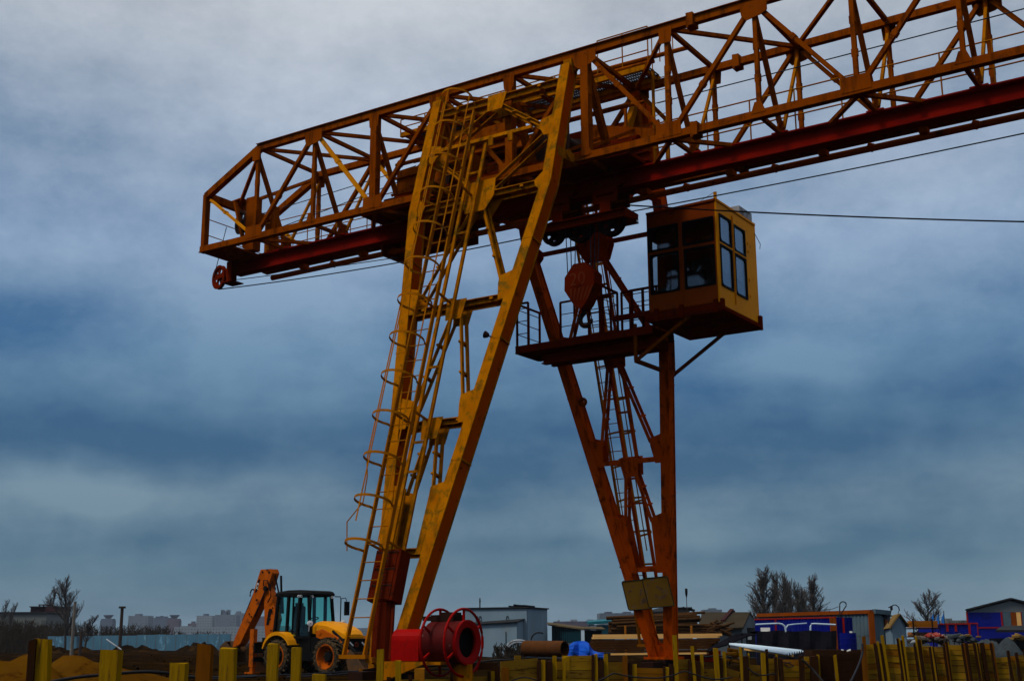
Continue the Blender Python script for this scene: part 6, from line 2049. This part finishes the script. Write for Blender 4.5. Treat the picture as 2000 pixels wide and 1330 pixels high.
def planks(px0, px1, yt0, yt1, fence, seed, dd=0.04, zlow=0.0, hgt=0.115, mats=('fresh_plank', 'umber_plank', 'orange_plank')):
    """horizontal boards filling one bay, each board with its own edge line"""
    rn = random.Random(seed)
    Y0, Y1 = dist(px0) + dd, dist(px1) + dd
    a, b = at(px0, yt0, Y0), at(px1, yt1, Y1)
    ms = {k: MB() for k in mats}
    za, zb = a.z, b.z
    while min(za, zb) > zlow + 0.04:
        h = hgt * rn.uniform(0.8, 1.2)
        o = rn.uniform(-0.008, 0.008)
        k = mats[0] if rn.random() < 0.45 else rn.choice(mats[1:] or mats)
        p, q = V3((a.x, Y0 + o, za - h / 2)), V3((b.x, Y1 + o, zb - h / 2))
        ms[k].beam(p, q, 0.025, h - 0.009)
        za -= h
        zb -= h + rn.uniform(-0.006, 0.006)
    bz0, bz1 = a.z - 0.02, b.z - 0.02
    o = MB().plate([(a.x, Y0 + 0.03, zlow), (b.x, Y1 + 0.03, zlow), (b.x, Y1 + 0.03, bz1), (a.x, Y0 + 0.03, bz0)], 0.012).build('dark_backing', 'dark_wood_shade', fence)  # dark sheet added behind the boards so the gaps between them read dark
    o.location = -fence.location
    for k, m_ in ms.items():
        if m_.v:
            o = m_.build('plank_panel', k, fence)
            o.location = -fence.location


def fence_of(name, lab, px, Y=None):
    p = at(px, 1280, Y or dist(px))
    return tag(empty(name, (p.x, p.y, 0)), lab, 'fence')


def posts_of(fence, lst):
    for x0, x1, yt, mt_, *r_ in lst:
        post(x0, x1, yt, mt_, fence, name='fence_post', lean=r_[0] if r_ else 0.0, dd=r_[1] if len(r_) > 1 else -0.06)


PW, BP, DP_ = 'post_wood', 'brown_post', 'dark_wood_shade'  # dark fence posts also stand in for shaded side faces of posts
f = fence_of('plank_fence', 'low run of trench boards along the bottom edge below the digger', 600)
planks(414, 525, 1328, 1328, f, 1, dd=-0.1)
planks(546, 612, 1329, 1329, f, 2)
planks(636, 738, 1328, 1328, f, 3)
planks(784, 880, 1326, 1325, f, 4, mats=('fresh_plank',))
posts_of(f, [(756, 764, 1322, DP_), (797, 805, 1318, DP_)])
f = fence_of('plank_fence', 'low boarded trench edge with a small open frame below the reel', 930)
planks(919, 951, 1321, 1320, f, 5)
planks(896, 912, 1326, 1326, f, 6)
posts_of(f, [(911, 925, 1307, PW), (952, 958, 1311, DP_), (959, 966, 1311, PW), (880, 885, 1281, DP_)])
f = fence_of('dark_beam', 'dark heavy beam lying across the trench under the reel', 920)
a, b = at(893, 1300, 24.5), at(971, 1300, 24.6)
o = MB().beam(a, b, 0.2, 0.13).box(a.lerp(b, 0.97) + V3((0, -0.05, -0.3)), (0.14, 0.2, 0.6)).build('beam', DP_, f)
o.location = -f.location
o = MB().cyl(at(929, 1309, 24.2), at(934, 1298, 24.2), 0.025, 8).build('red_handle', 'signal_red', f)
o.location = -f.location
f['category'] = 'beam'
f = fence_of('plank_fence', 'boarded trench wall in front of the rusty pipe and blue tarpaulin', 1110)
planks(978, 1050, 1291, 1284, f, 7, hgt=0.19)
planks(1005, 1017, 1279, 1279, f, 27, zlow=0.8)
planks(1087, 1155, 1291, 1291, f, 8, hgt=0.18, mats=('fresh_plank', 'umber_plank', 'orange_plank'))
planks(1098, 1157, 1279.5, 1279, f, 9, zlow=0.83, dd=0.12)
planks(1187, 1216, 1292, 1292, f, 10, hgt=0.16)
posts_of(f, [(981, 994, 1304, BP), (1049, 1056, 1290, DP_), (1057, 1065, 1288, PW), (1066, 1078, 1290, DP_), (1079, 1087, 1281, PW), (1155, 1160, 1278, DP_), (1161, 1167, 1277, PW),
             (1168, 1179, 1290, DP_), (1179, 1187, 1277, PW), (1216, 1225, 1281, BP), (1226, 1234, 1292, DP_), (1234, 1243, 1296, PW), (1098, 1104, 1284, PW), (1100, 1112, 1281, PW, 0, 0.1)])
f = fence_of('plank_fence', 'boarded trench wall below the foot of the far crane leg', 1290)
planks(1243, 1295, 1303, 1304, f, 11)
planks(1321, 1347, 1286, 1286, f, 12, hgt=0.2)
planks(1372, 1394, 1305, 1305, f, 13, hgt=0.2)
planks(1417, 1443, 1303, 1311, f, 14, hgt=0.16, mats=('fresh_plank', 'umber_plank', 'orange_plank'))
planks(1462, 1484, 1297, 1298, f, 15, hgt=0.16)
posts_of(f, [(1295, 1299, 1300, DP_), (1299, 1306, 1302, PW), (1306, 1314, 1296, DP_), (1313, 1321, 1240, PW, -0.02), (1344, 1349, 1288, DP_), (1349, 1355, 1262, PW, -0.04), (1357, 1367, 1290, DP_),
             (1367, 1373, 1277, PW), (1393, 1402, 1266, PW, -0.03), (1403, 1411, 1284, DP_), (1411, 1417, 1272, PW), (1443, 1448, 1264, PW, -0.03), (1449, 1461, 1281, DP_), (1461, 1463.5, 1276, PW), (1486, 1494, 1275, PW), (1494, 1499, 1267, DP_)])
f = fence_of('plank_fence', 'brown boarded trench wall under the corrugated sheet', 1590)
planks(1499, 1512, 1285, 1285, f, 16)
planks(1526, 1560, 1287, 1287, f, 17)
planks(1570, 1582, 1281, 1281, f, 18)
planks(1600, 1627, 1281, 1280, f, 19, mats=('dark_wood_shade', 'dark_wood_shade'))
planks(1634, 1684, 1277, 1274, f, 20, mats=('dark_wood_shade', 'dark_wood_shade'), dd=1.5)  # dark boards put in for a gap that only lies in shadow
posts_of(f, [(1512, 1517, 1282, DP_), (1515, 1518, 1277, PW), (1519, 1527, 1285, DP_, -0.05), (1560, 1569, 1280, DP_), (1564, 1567, 1284, PW), (1582, 1596, 1281, DP_), (1596, 1600, 1278, PW), (1628, 1633, 1279, PW, -0.04), (1682, 1688, 1262, BP)])
f = fence_of('plank_fence', 'tall wall of stacked yellow planks with slanting posts at the right', 1815)
xs_ = [(1687, 1708, 1258, 1257), (1726, 1752, 1257, 1257), (1765, 1787, 1262, 1262), (1797, 1815, 1260, 1261), (1822, 1842, 1262, 1262), (1851, 1878, 1258, 1259), (1889, 1902, 1256, 1256), (1909, 1915, 1256, 1256), (1920, 1934, 1256, 1256)]
for k, (x0, x1, y0, y1) in enumerate(xs_):
    planks(x0 - 2, x1 + 3, y0, y1, f, 40 + k)
posts_of(f, [(1684, 1690, 1243, BP), (1706, 1711, 1256, DP_, -0.08), (1712, 1716, 1252, PW, -0.08), (1716, 1721, 1256, DP_, -0.08), (1720, 1725, 1240, PW, -0.08), (1751, 1754, 1246, DP_, -0.07), (1754, 1757, 1246, PW, -0.07), (1758, 1761, 1250, DP_, -0.07), (1760.5, 1764.5, 1241, PW, -0.06),
             (1784, 1787, 1258, DP_, -0.07), (1787, 1790, 1242, PW, -0.07), (1790, 1797, 1250, DP_, -0.07), (1796, 1799, 1249, PW, -0.03), (1814, 1817, 1263, DP_, -0.07), (1817, 1820, 1261, PW, -0.07), (1820, 1823, 1262, DP_, -0.08),
             (1841, 1844, 1256, DP_, -0.06), (1844, 1846, 1256, BP, -0.06), (1846, 1850, 1253, DP_, -0.06), (1850, 1852, 1254, PW, -0.03), (1877, 1880, 1256, DP_, -0.08), (1880, 1883, 1256, BP, -0.08), (1883, 1889, 1255, DP_, -0.06),
             (1900, 1904, 1255, DP_, -0.09), (1904, 1906, 1255, PW, -0.09), (1906, 1909, 1256, DP_, -0.08), (1914, 1921, 1255, DP_, -0.08), (1933, 1936, 1255, DP_, -0.07), (1936, 1939, 1255, BP, -0.07)])
f = fence_of('plank_fence', 'lower wall of stacked planks at the right edge below the gravel', 1975)
planks(1938, 1968, 1284, 1282, f, 60)
planks(1970, 1983, 1280, 1280, f, 61)
planks(1985, 2020, 1278, 1278, f, 62)
posts_of(f, [(1966, 1970, 1270, DP_, -0.09), (1982, 1986, 1274, DP_, -0.09), (1998, 2001, 1268, DP_, -0.09)])

# hoses and cables among the posts
def cable(name, pts, r, lab, mtl='black_rubber', cat='cable'):
    ps = [at(*p) for p in pts]
    fine = []
    for i in range(len(ps) - 1):
        p0, p1, p2, p3 = ps[max(i - 1, 0)], ps[i], ps[i + 1], ps[min(i + 2, len(ps) - 1)]
        for k in range(5):
            t = k / 5
            fine.append(0.5 * ((2 * p1) + (p2 - p0) * t + (2 * p0 - 5 * p1 + 4 * p2 - p3) * t * t + (3 * p1 - p0 - 3 * p2 + p3) * t ** 3))
    fine.append(ps[-1])
    return tag(MB().tube(fine, r, 7).build(name, mtl, smooth=True), lab, cat)


cable('hose', [(70, 1336, 22), (115, 1328, 22), (160, 1321, 22.3), (205, 1317, 22.6), (250, 1313, 23), (290, 1311.5, 23.4), (325, 1313.5, 23.7), (350, 1319, 24), (390, 1322, 24.2), (420, 1322.5, 24.4), (470, 1321, 24.6), (500, 1320, 24.8)], 0.028, 'thick black hose running across the sand behind the left posts', cat='hose')
cable('cable', [(400, 1326, 22), (470, 1322, 22.5), (530, 1318, 23), (590, 1316.5, 24), (640, 1313, 25), (690, 1310, 25.5), (735, 1308, 26)], 0.012, 'thin dark cable crossing below the digger wheels', 'rope_steel')
cable('cable', [(560, 1322, 22), (640, 1318, 23), (700, 1313, 24), (760, 1311, 24.5), (800, 1310, 24.3), (850, 1307, 24.3), (880, 1306, 24.3)], 0.014, 'dark cable running from the field to below the reel', 'rope_steel')
cable('cable', [(784, 1305, 24.6), (800, 1299, 24.6), (820, 1297.5, 24.6), (840, 1301, 24.6), (855, 1298.5, 24.6), (872, 1299.5, 24.6), (893, 1299, 24.4), (930, 1294, 24.4), (960, 1289, 24.3), (1000, 1287.5, 24.2), (1015, 1283, 24.5)], 0.02, 'sagging black cable passing under the red reel')
cable('cable', [(996, 1330, 23.7), (1010, 1325, 23.7), (1022, 1322.5, 23.7), (1035, 1324, 23.7), (1050, 1328, 23.7)], 0.012, 'thin black wire hung on a nail on the wide yellow boards')
cable('cable', [(1165, 1330, 24.1), (1182, 1323, 24.1), (1198, 1314.5, 24.1), (1212, 1317, 24.2), (1235, 1321, 24.2), (1260, 1323, 24.3), (1290, 1323, 24.4), (1315, 1318, 24.5), (1336, 1310.5, 24.6), (1352, 1315, 24.6), (1375, 1322, 24.7), (1400, 1326, 24.7), (1430, 1322, 24.8)], 0.014, 'black wire looping from nail to nail along the middle boards')
cable('cable', [(1461, 1303, 25.1), (1468, 1310, 25.1), (1478, 1316, 25.1), (1490, 1318, 25.1), (1515, 1315, 25.2)], 0.014, 'short black wire sagging below the corrugated sheet')
cable('hose', [(1566, 1287, 25.2), (1575, 1295, 25.2), (1588, 1308, 25.2), (1600, 1322, 25.1), (1612, 1336, 25)], 0.022, 'black hose running down from the corrugated sheet end', cat='hose')
cable('hose', [(1684, 1256, 25.7), (1685, 1270, 25.7), (1680, 1290, 25.6), (1671, 1312, 25.5), (1660, 1334, 25.4)], 0.022, 'dark grey hose hanging at the left end of the tall plank wall', 'rope_steel', 'hose')
cable('cable', [(1350, 1283, 27), (1362, 1279, 27), (1380, 1282, 27), (1400, 1280, 27), (1430, 1283, 27)], 0.02, 'bundle of dark cable behind the posts under the slanted sheet')
cable('cable', [(1525, 1292, 25.6), (1538, 1294, 25.6), (1550, 1300, 25.6), (1540, 1302, 25.6), (1533, 1296, 25.6), (1545, 1293, 25.6)], 0.01, 'tangle of thin wire on the brown boards under the corrugated sheet')

# ================================================================== SKY AND LIGHT
world = bpy.data.worlds.new('World')
scene.world = world
world.use_nodes = True
nt = world.node_tree
bg = nt.nodes['Background']
SKY_OFF = (0.0, 0.0, 0.0)
tcw = nn(nt, 'ShaderNodeTexCoord').outputs['Generated']
sx = nn(nt, 'ShaderNodeSeparateXYZ')
nt.links.new(tcw, sx.inputs[0])
ofs = nn(nt, 'ShaderNodeVectorMath', operation='ADD')
ofs.inputs[1].default_value = SKY_OFF
nt.links.new(tcw, ofs.inputs[0])
stw = ofs.outputs[0]
def mth(op, a, b=None, c=None):
    n = nn(nt, 'ShaderNodeMath', operation=op)
    for i, x in enumerate((a, b, c)):
        if x is None:
            continue
        if isinstance(x, (int, float)):
            n.inputs[i].default_value = x
        else:
            nt.links.new(x, n.inputs[i])
    return n.outputs[0]
zc = mth('MAXIMUM', sx.outputs[2], 0.0)
den = mth('ADD', zc, 0.16)
cv = nn(nt, 'ShaderNodeCombineXYZ')
nt.links.new(mth('DIVIDE', sx.outputs[0], den), cv.inputs[0])
nt.links.new(mth('DIVIDE', sx.outputs[1], den), cv.inputs[1])
cv.inputs[2].default_value = 3.7 + SKY_OFF[0]
n1 = noise(nt, stw, 2.1, 2, 0.5, (1, 1, 1.7))
n2 = noise(nt, stw, 5.2, 9, 0.68, (1, 1, 1.7))
n4 = noise(nt, stw, 15.0, 5, 0.65, (1, 1, 1.5))
n3 = noise(nt, cv.outputs[0], 0.8, 4, 0.55, (0.8, 2.0, 1))
cl = mth('ADD', mth('MULTIPLY', n1, 0.20), mth('ADD', mth('MULTIPLY', n2, 0.33), mth('ADD', mth('MULTIPLY', n4, 0.17), mth('MULTIPLY_ADD', n3, 0.20, 0.055))))
# broad cloud banks and clear blue gaps, each in its own direction
wn = nn(nt, 'ShaderNodeTexNoise')
wn.inputs['Scale'].default_value = 7
wn.inputs['Detail'].default_value = 2
nt.links.new(stw, wn.inputs['Vector'])
ws = nn(nt, 'ShaderNodeVectorMath', operation='MULTIPLY_ADD')
nt.links.new(wn.outputs['Color'], ws.inputs[0])
ws.inputs[1].default_value = (0.10, 0.10, 0.06)
va = nn(nt, 'ShaderNodeVectorMath', operation='ADD')
va.inputs[1].default_value = (-0.05, -0.05, -0.03)
nt.links.new(tcw, va.inputs[0])
nt.links.new(va.outputs[0], ws.inputs[2])
sz = nn(nt, 'ShaderNodeSeparateXYZ')
nt.links.new(ws.outputs[0], sz.inputs[0])
for px, py, rx, ry, am in [(460, 590, 340, 120, 0.11), (1560, 735, 190, 45, 0.14), (230, 965, 300, 34, 0.10), (1650, 490, 420, 150, 0.07), (1310, 1010, 170, 45, 0.07), (1850, 1130, 380, 40, 0.06), (650, 40, 600, 140, 0.06),
                           (110, 620, 210, 70, -0.13), (250, 850, 560, 58, -0.11), (1390, 775, 130, 45, -0.10), (1600, 865, 360, 45, -0.09), (1890, 755, 200, 55, -0.09), (130, 400, 210, 60, -0.07), (1500, 1068, 340, 24, -0.07), (230, 285, 280, 40, -0.06)]:
    d_ = (at(px, py, 100) - V3((0, 0, CAMZ))).normalized()
    a_ = math.atan2(d_.x, d_.y)
    dt = nn(nt, 'ShaderNodeVectorMath', operation='DOT_PRODUCT')
    nt.links.new(ws.outputs[0], dt.inputs[0])
    dt.inputs[1].default_value = (math.cos(a_), -math.sin(a_), 0)
    h_ = mth('MULTIPLY', dt.outputs['Value'], FPX / rx)
    v_ = mth('MULTIPLY', mth('SUBTRACT', sz.outputs[2], d_.z), FPX / ry)
    r2_ = mth('ADD', mth('MULTIPLY', h_, h_), mth('MULTIPLY', v_, v_))
    cl = mth('ADD', cl, mth('MULTIPLY', mth('POWER', 2.718, mth('MULTIPLY', r2_, -1.0)), am))
SKY_DARK = ramp(nt, zc, [(0.0, (0.085, 0.165, 0.230)), (0.05, (0.060, 0.142, 0.220)), (0.11, (0.045, 0.120, 0.215)), (0.16, (0.036, 0.108, 0.220)), (0.22, (0.044, 0.135, 0.285)), (0.30, (0.095, 0.195, 0.355)), (0.38, (0.19, 0.28, 0.405)), (0.476, (0.34, 0.385, 0.45)), (0.75, (0.55, 0.58, 0.62)), (1.0, (0.75, 0.78, 0.8))])
SKY_LITE = ramp(nt, zc, [(0.0, (0.18, 0.265, 0.33)), (0.05, (0.125, 0.22, 0.295)), (0.11, (0.175, 0.27, 0.35)), (0.16, (0.11, 0.22, 0.335)), (0.22, (0.16, 0.285, 0.43)), (0.30, (0.31, 0.425, 0.59)), (0.38, (0.46, 0.54, 0.66)), (0.476, (0.60, 0.635, 0.685)), (0.75, (0.85, 0.86, 0.88)), (1.0, (1.0, 1.0, 1.0))])
cf = ramp(nt, cl, [(0.41, (0, 0, 0)), (0.61, (1, 1, 1))])
clouds = mixc(nt, cf, SKY_DARK, SKY_LITE)
SUN_EL, SUN_AZ = R(55), R(-120)     # azimuth from +Y towards +X
sky = nn(nt, 'ShaderNodeTexSky', sky_type='NISHITA', sun_disc=False, sun_elevation=SUN_EL, sun_rotation=SUN_AZ)
skm = nn(nt, 'ShaderNodeMix', data_type='RGBA', blend_type='MIX')
sc_ = nn(nt, 'ShaderNodeVectorMath', operation='SCALE')
sc_.inputs['Scale'].default_value = 0.08
nt.links.new(sky.outputs[0], sc_.inputs[0])
skm.inputs[0].default_value = 0.95
nt.links.new(sc_.outputs[0], skm.inputs[6])
nt.links.new(clouds, skm.inputs[7])
nt.links.new(skm.outputs[2], bg.inputs[0])
bg.inputs[1].default_value = 0.62

sd = bpy.data.lights.new('sun', 'SUN')
sd.energy = 1.5
sd.angle = R(12)
sd.color = (1.0, 0.93, 0.82)
so = bpy.data.objects.new('sun', sd)
col.objects.link(so)
dirv = V3((math.sin(SUN_AZ) * math.cos(SUN_EL), math.cos(SUN_AZ) * math.cos(SUN_EL), math.sin(SUN_EL)))
so.rotation_euler = dirv.to_track_quat('Z', 'Y').to_euler()
so.location = (-20, -20, 60)

vs_ = scene.view_settings
vs_.view_transform = 'Standard'
vs_.look = 'None'
vs_.exposure = 0.69
vs_.gamma = 1.0
vs_.use_curve_mapping = False
hz = MB().box((0, 950, 29.5), (5200, 5000, 62)).build('haze', 'earth')
hz['kind'] = 'stuff'
hm = bpy.data.materials.new('haze')
hm.use_nodes = True
hm.node_tree.nodes.remove(hm.node_tree.nodes['Principled BSDF'])
pv = nn(hm.node_tree, 'ShaderNodeVolumePrincipled')
pv.inputs['Color'].default_value = (0.75, 0.85, 1.0, 1)
pv.inputs['Density'].default_value = 0.00008
pv.inputs['Anisotropy'].default_value = 0.0
hm.node_tree.links.new(pv.outputs[0], hm.node_tree.nodes['Material Output'].inputs['Volume'])
hz.data.materials.clear()
hz.data.materials.append(hm)
scene.render.engine = 'CYCLES'
scene.cycles.max_bounces = 5
scene.cycles.transparent_max_bounces = 12
scene.cycles.use_denoising = True
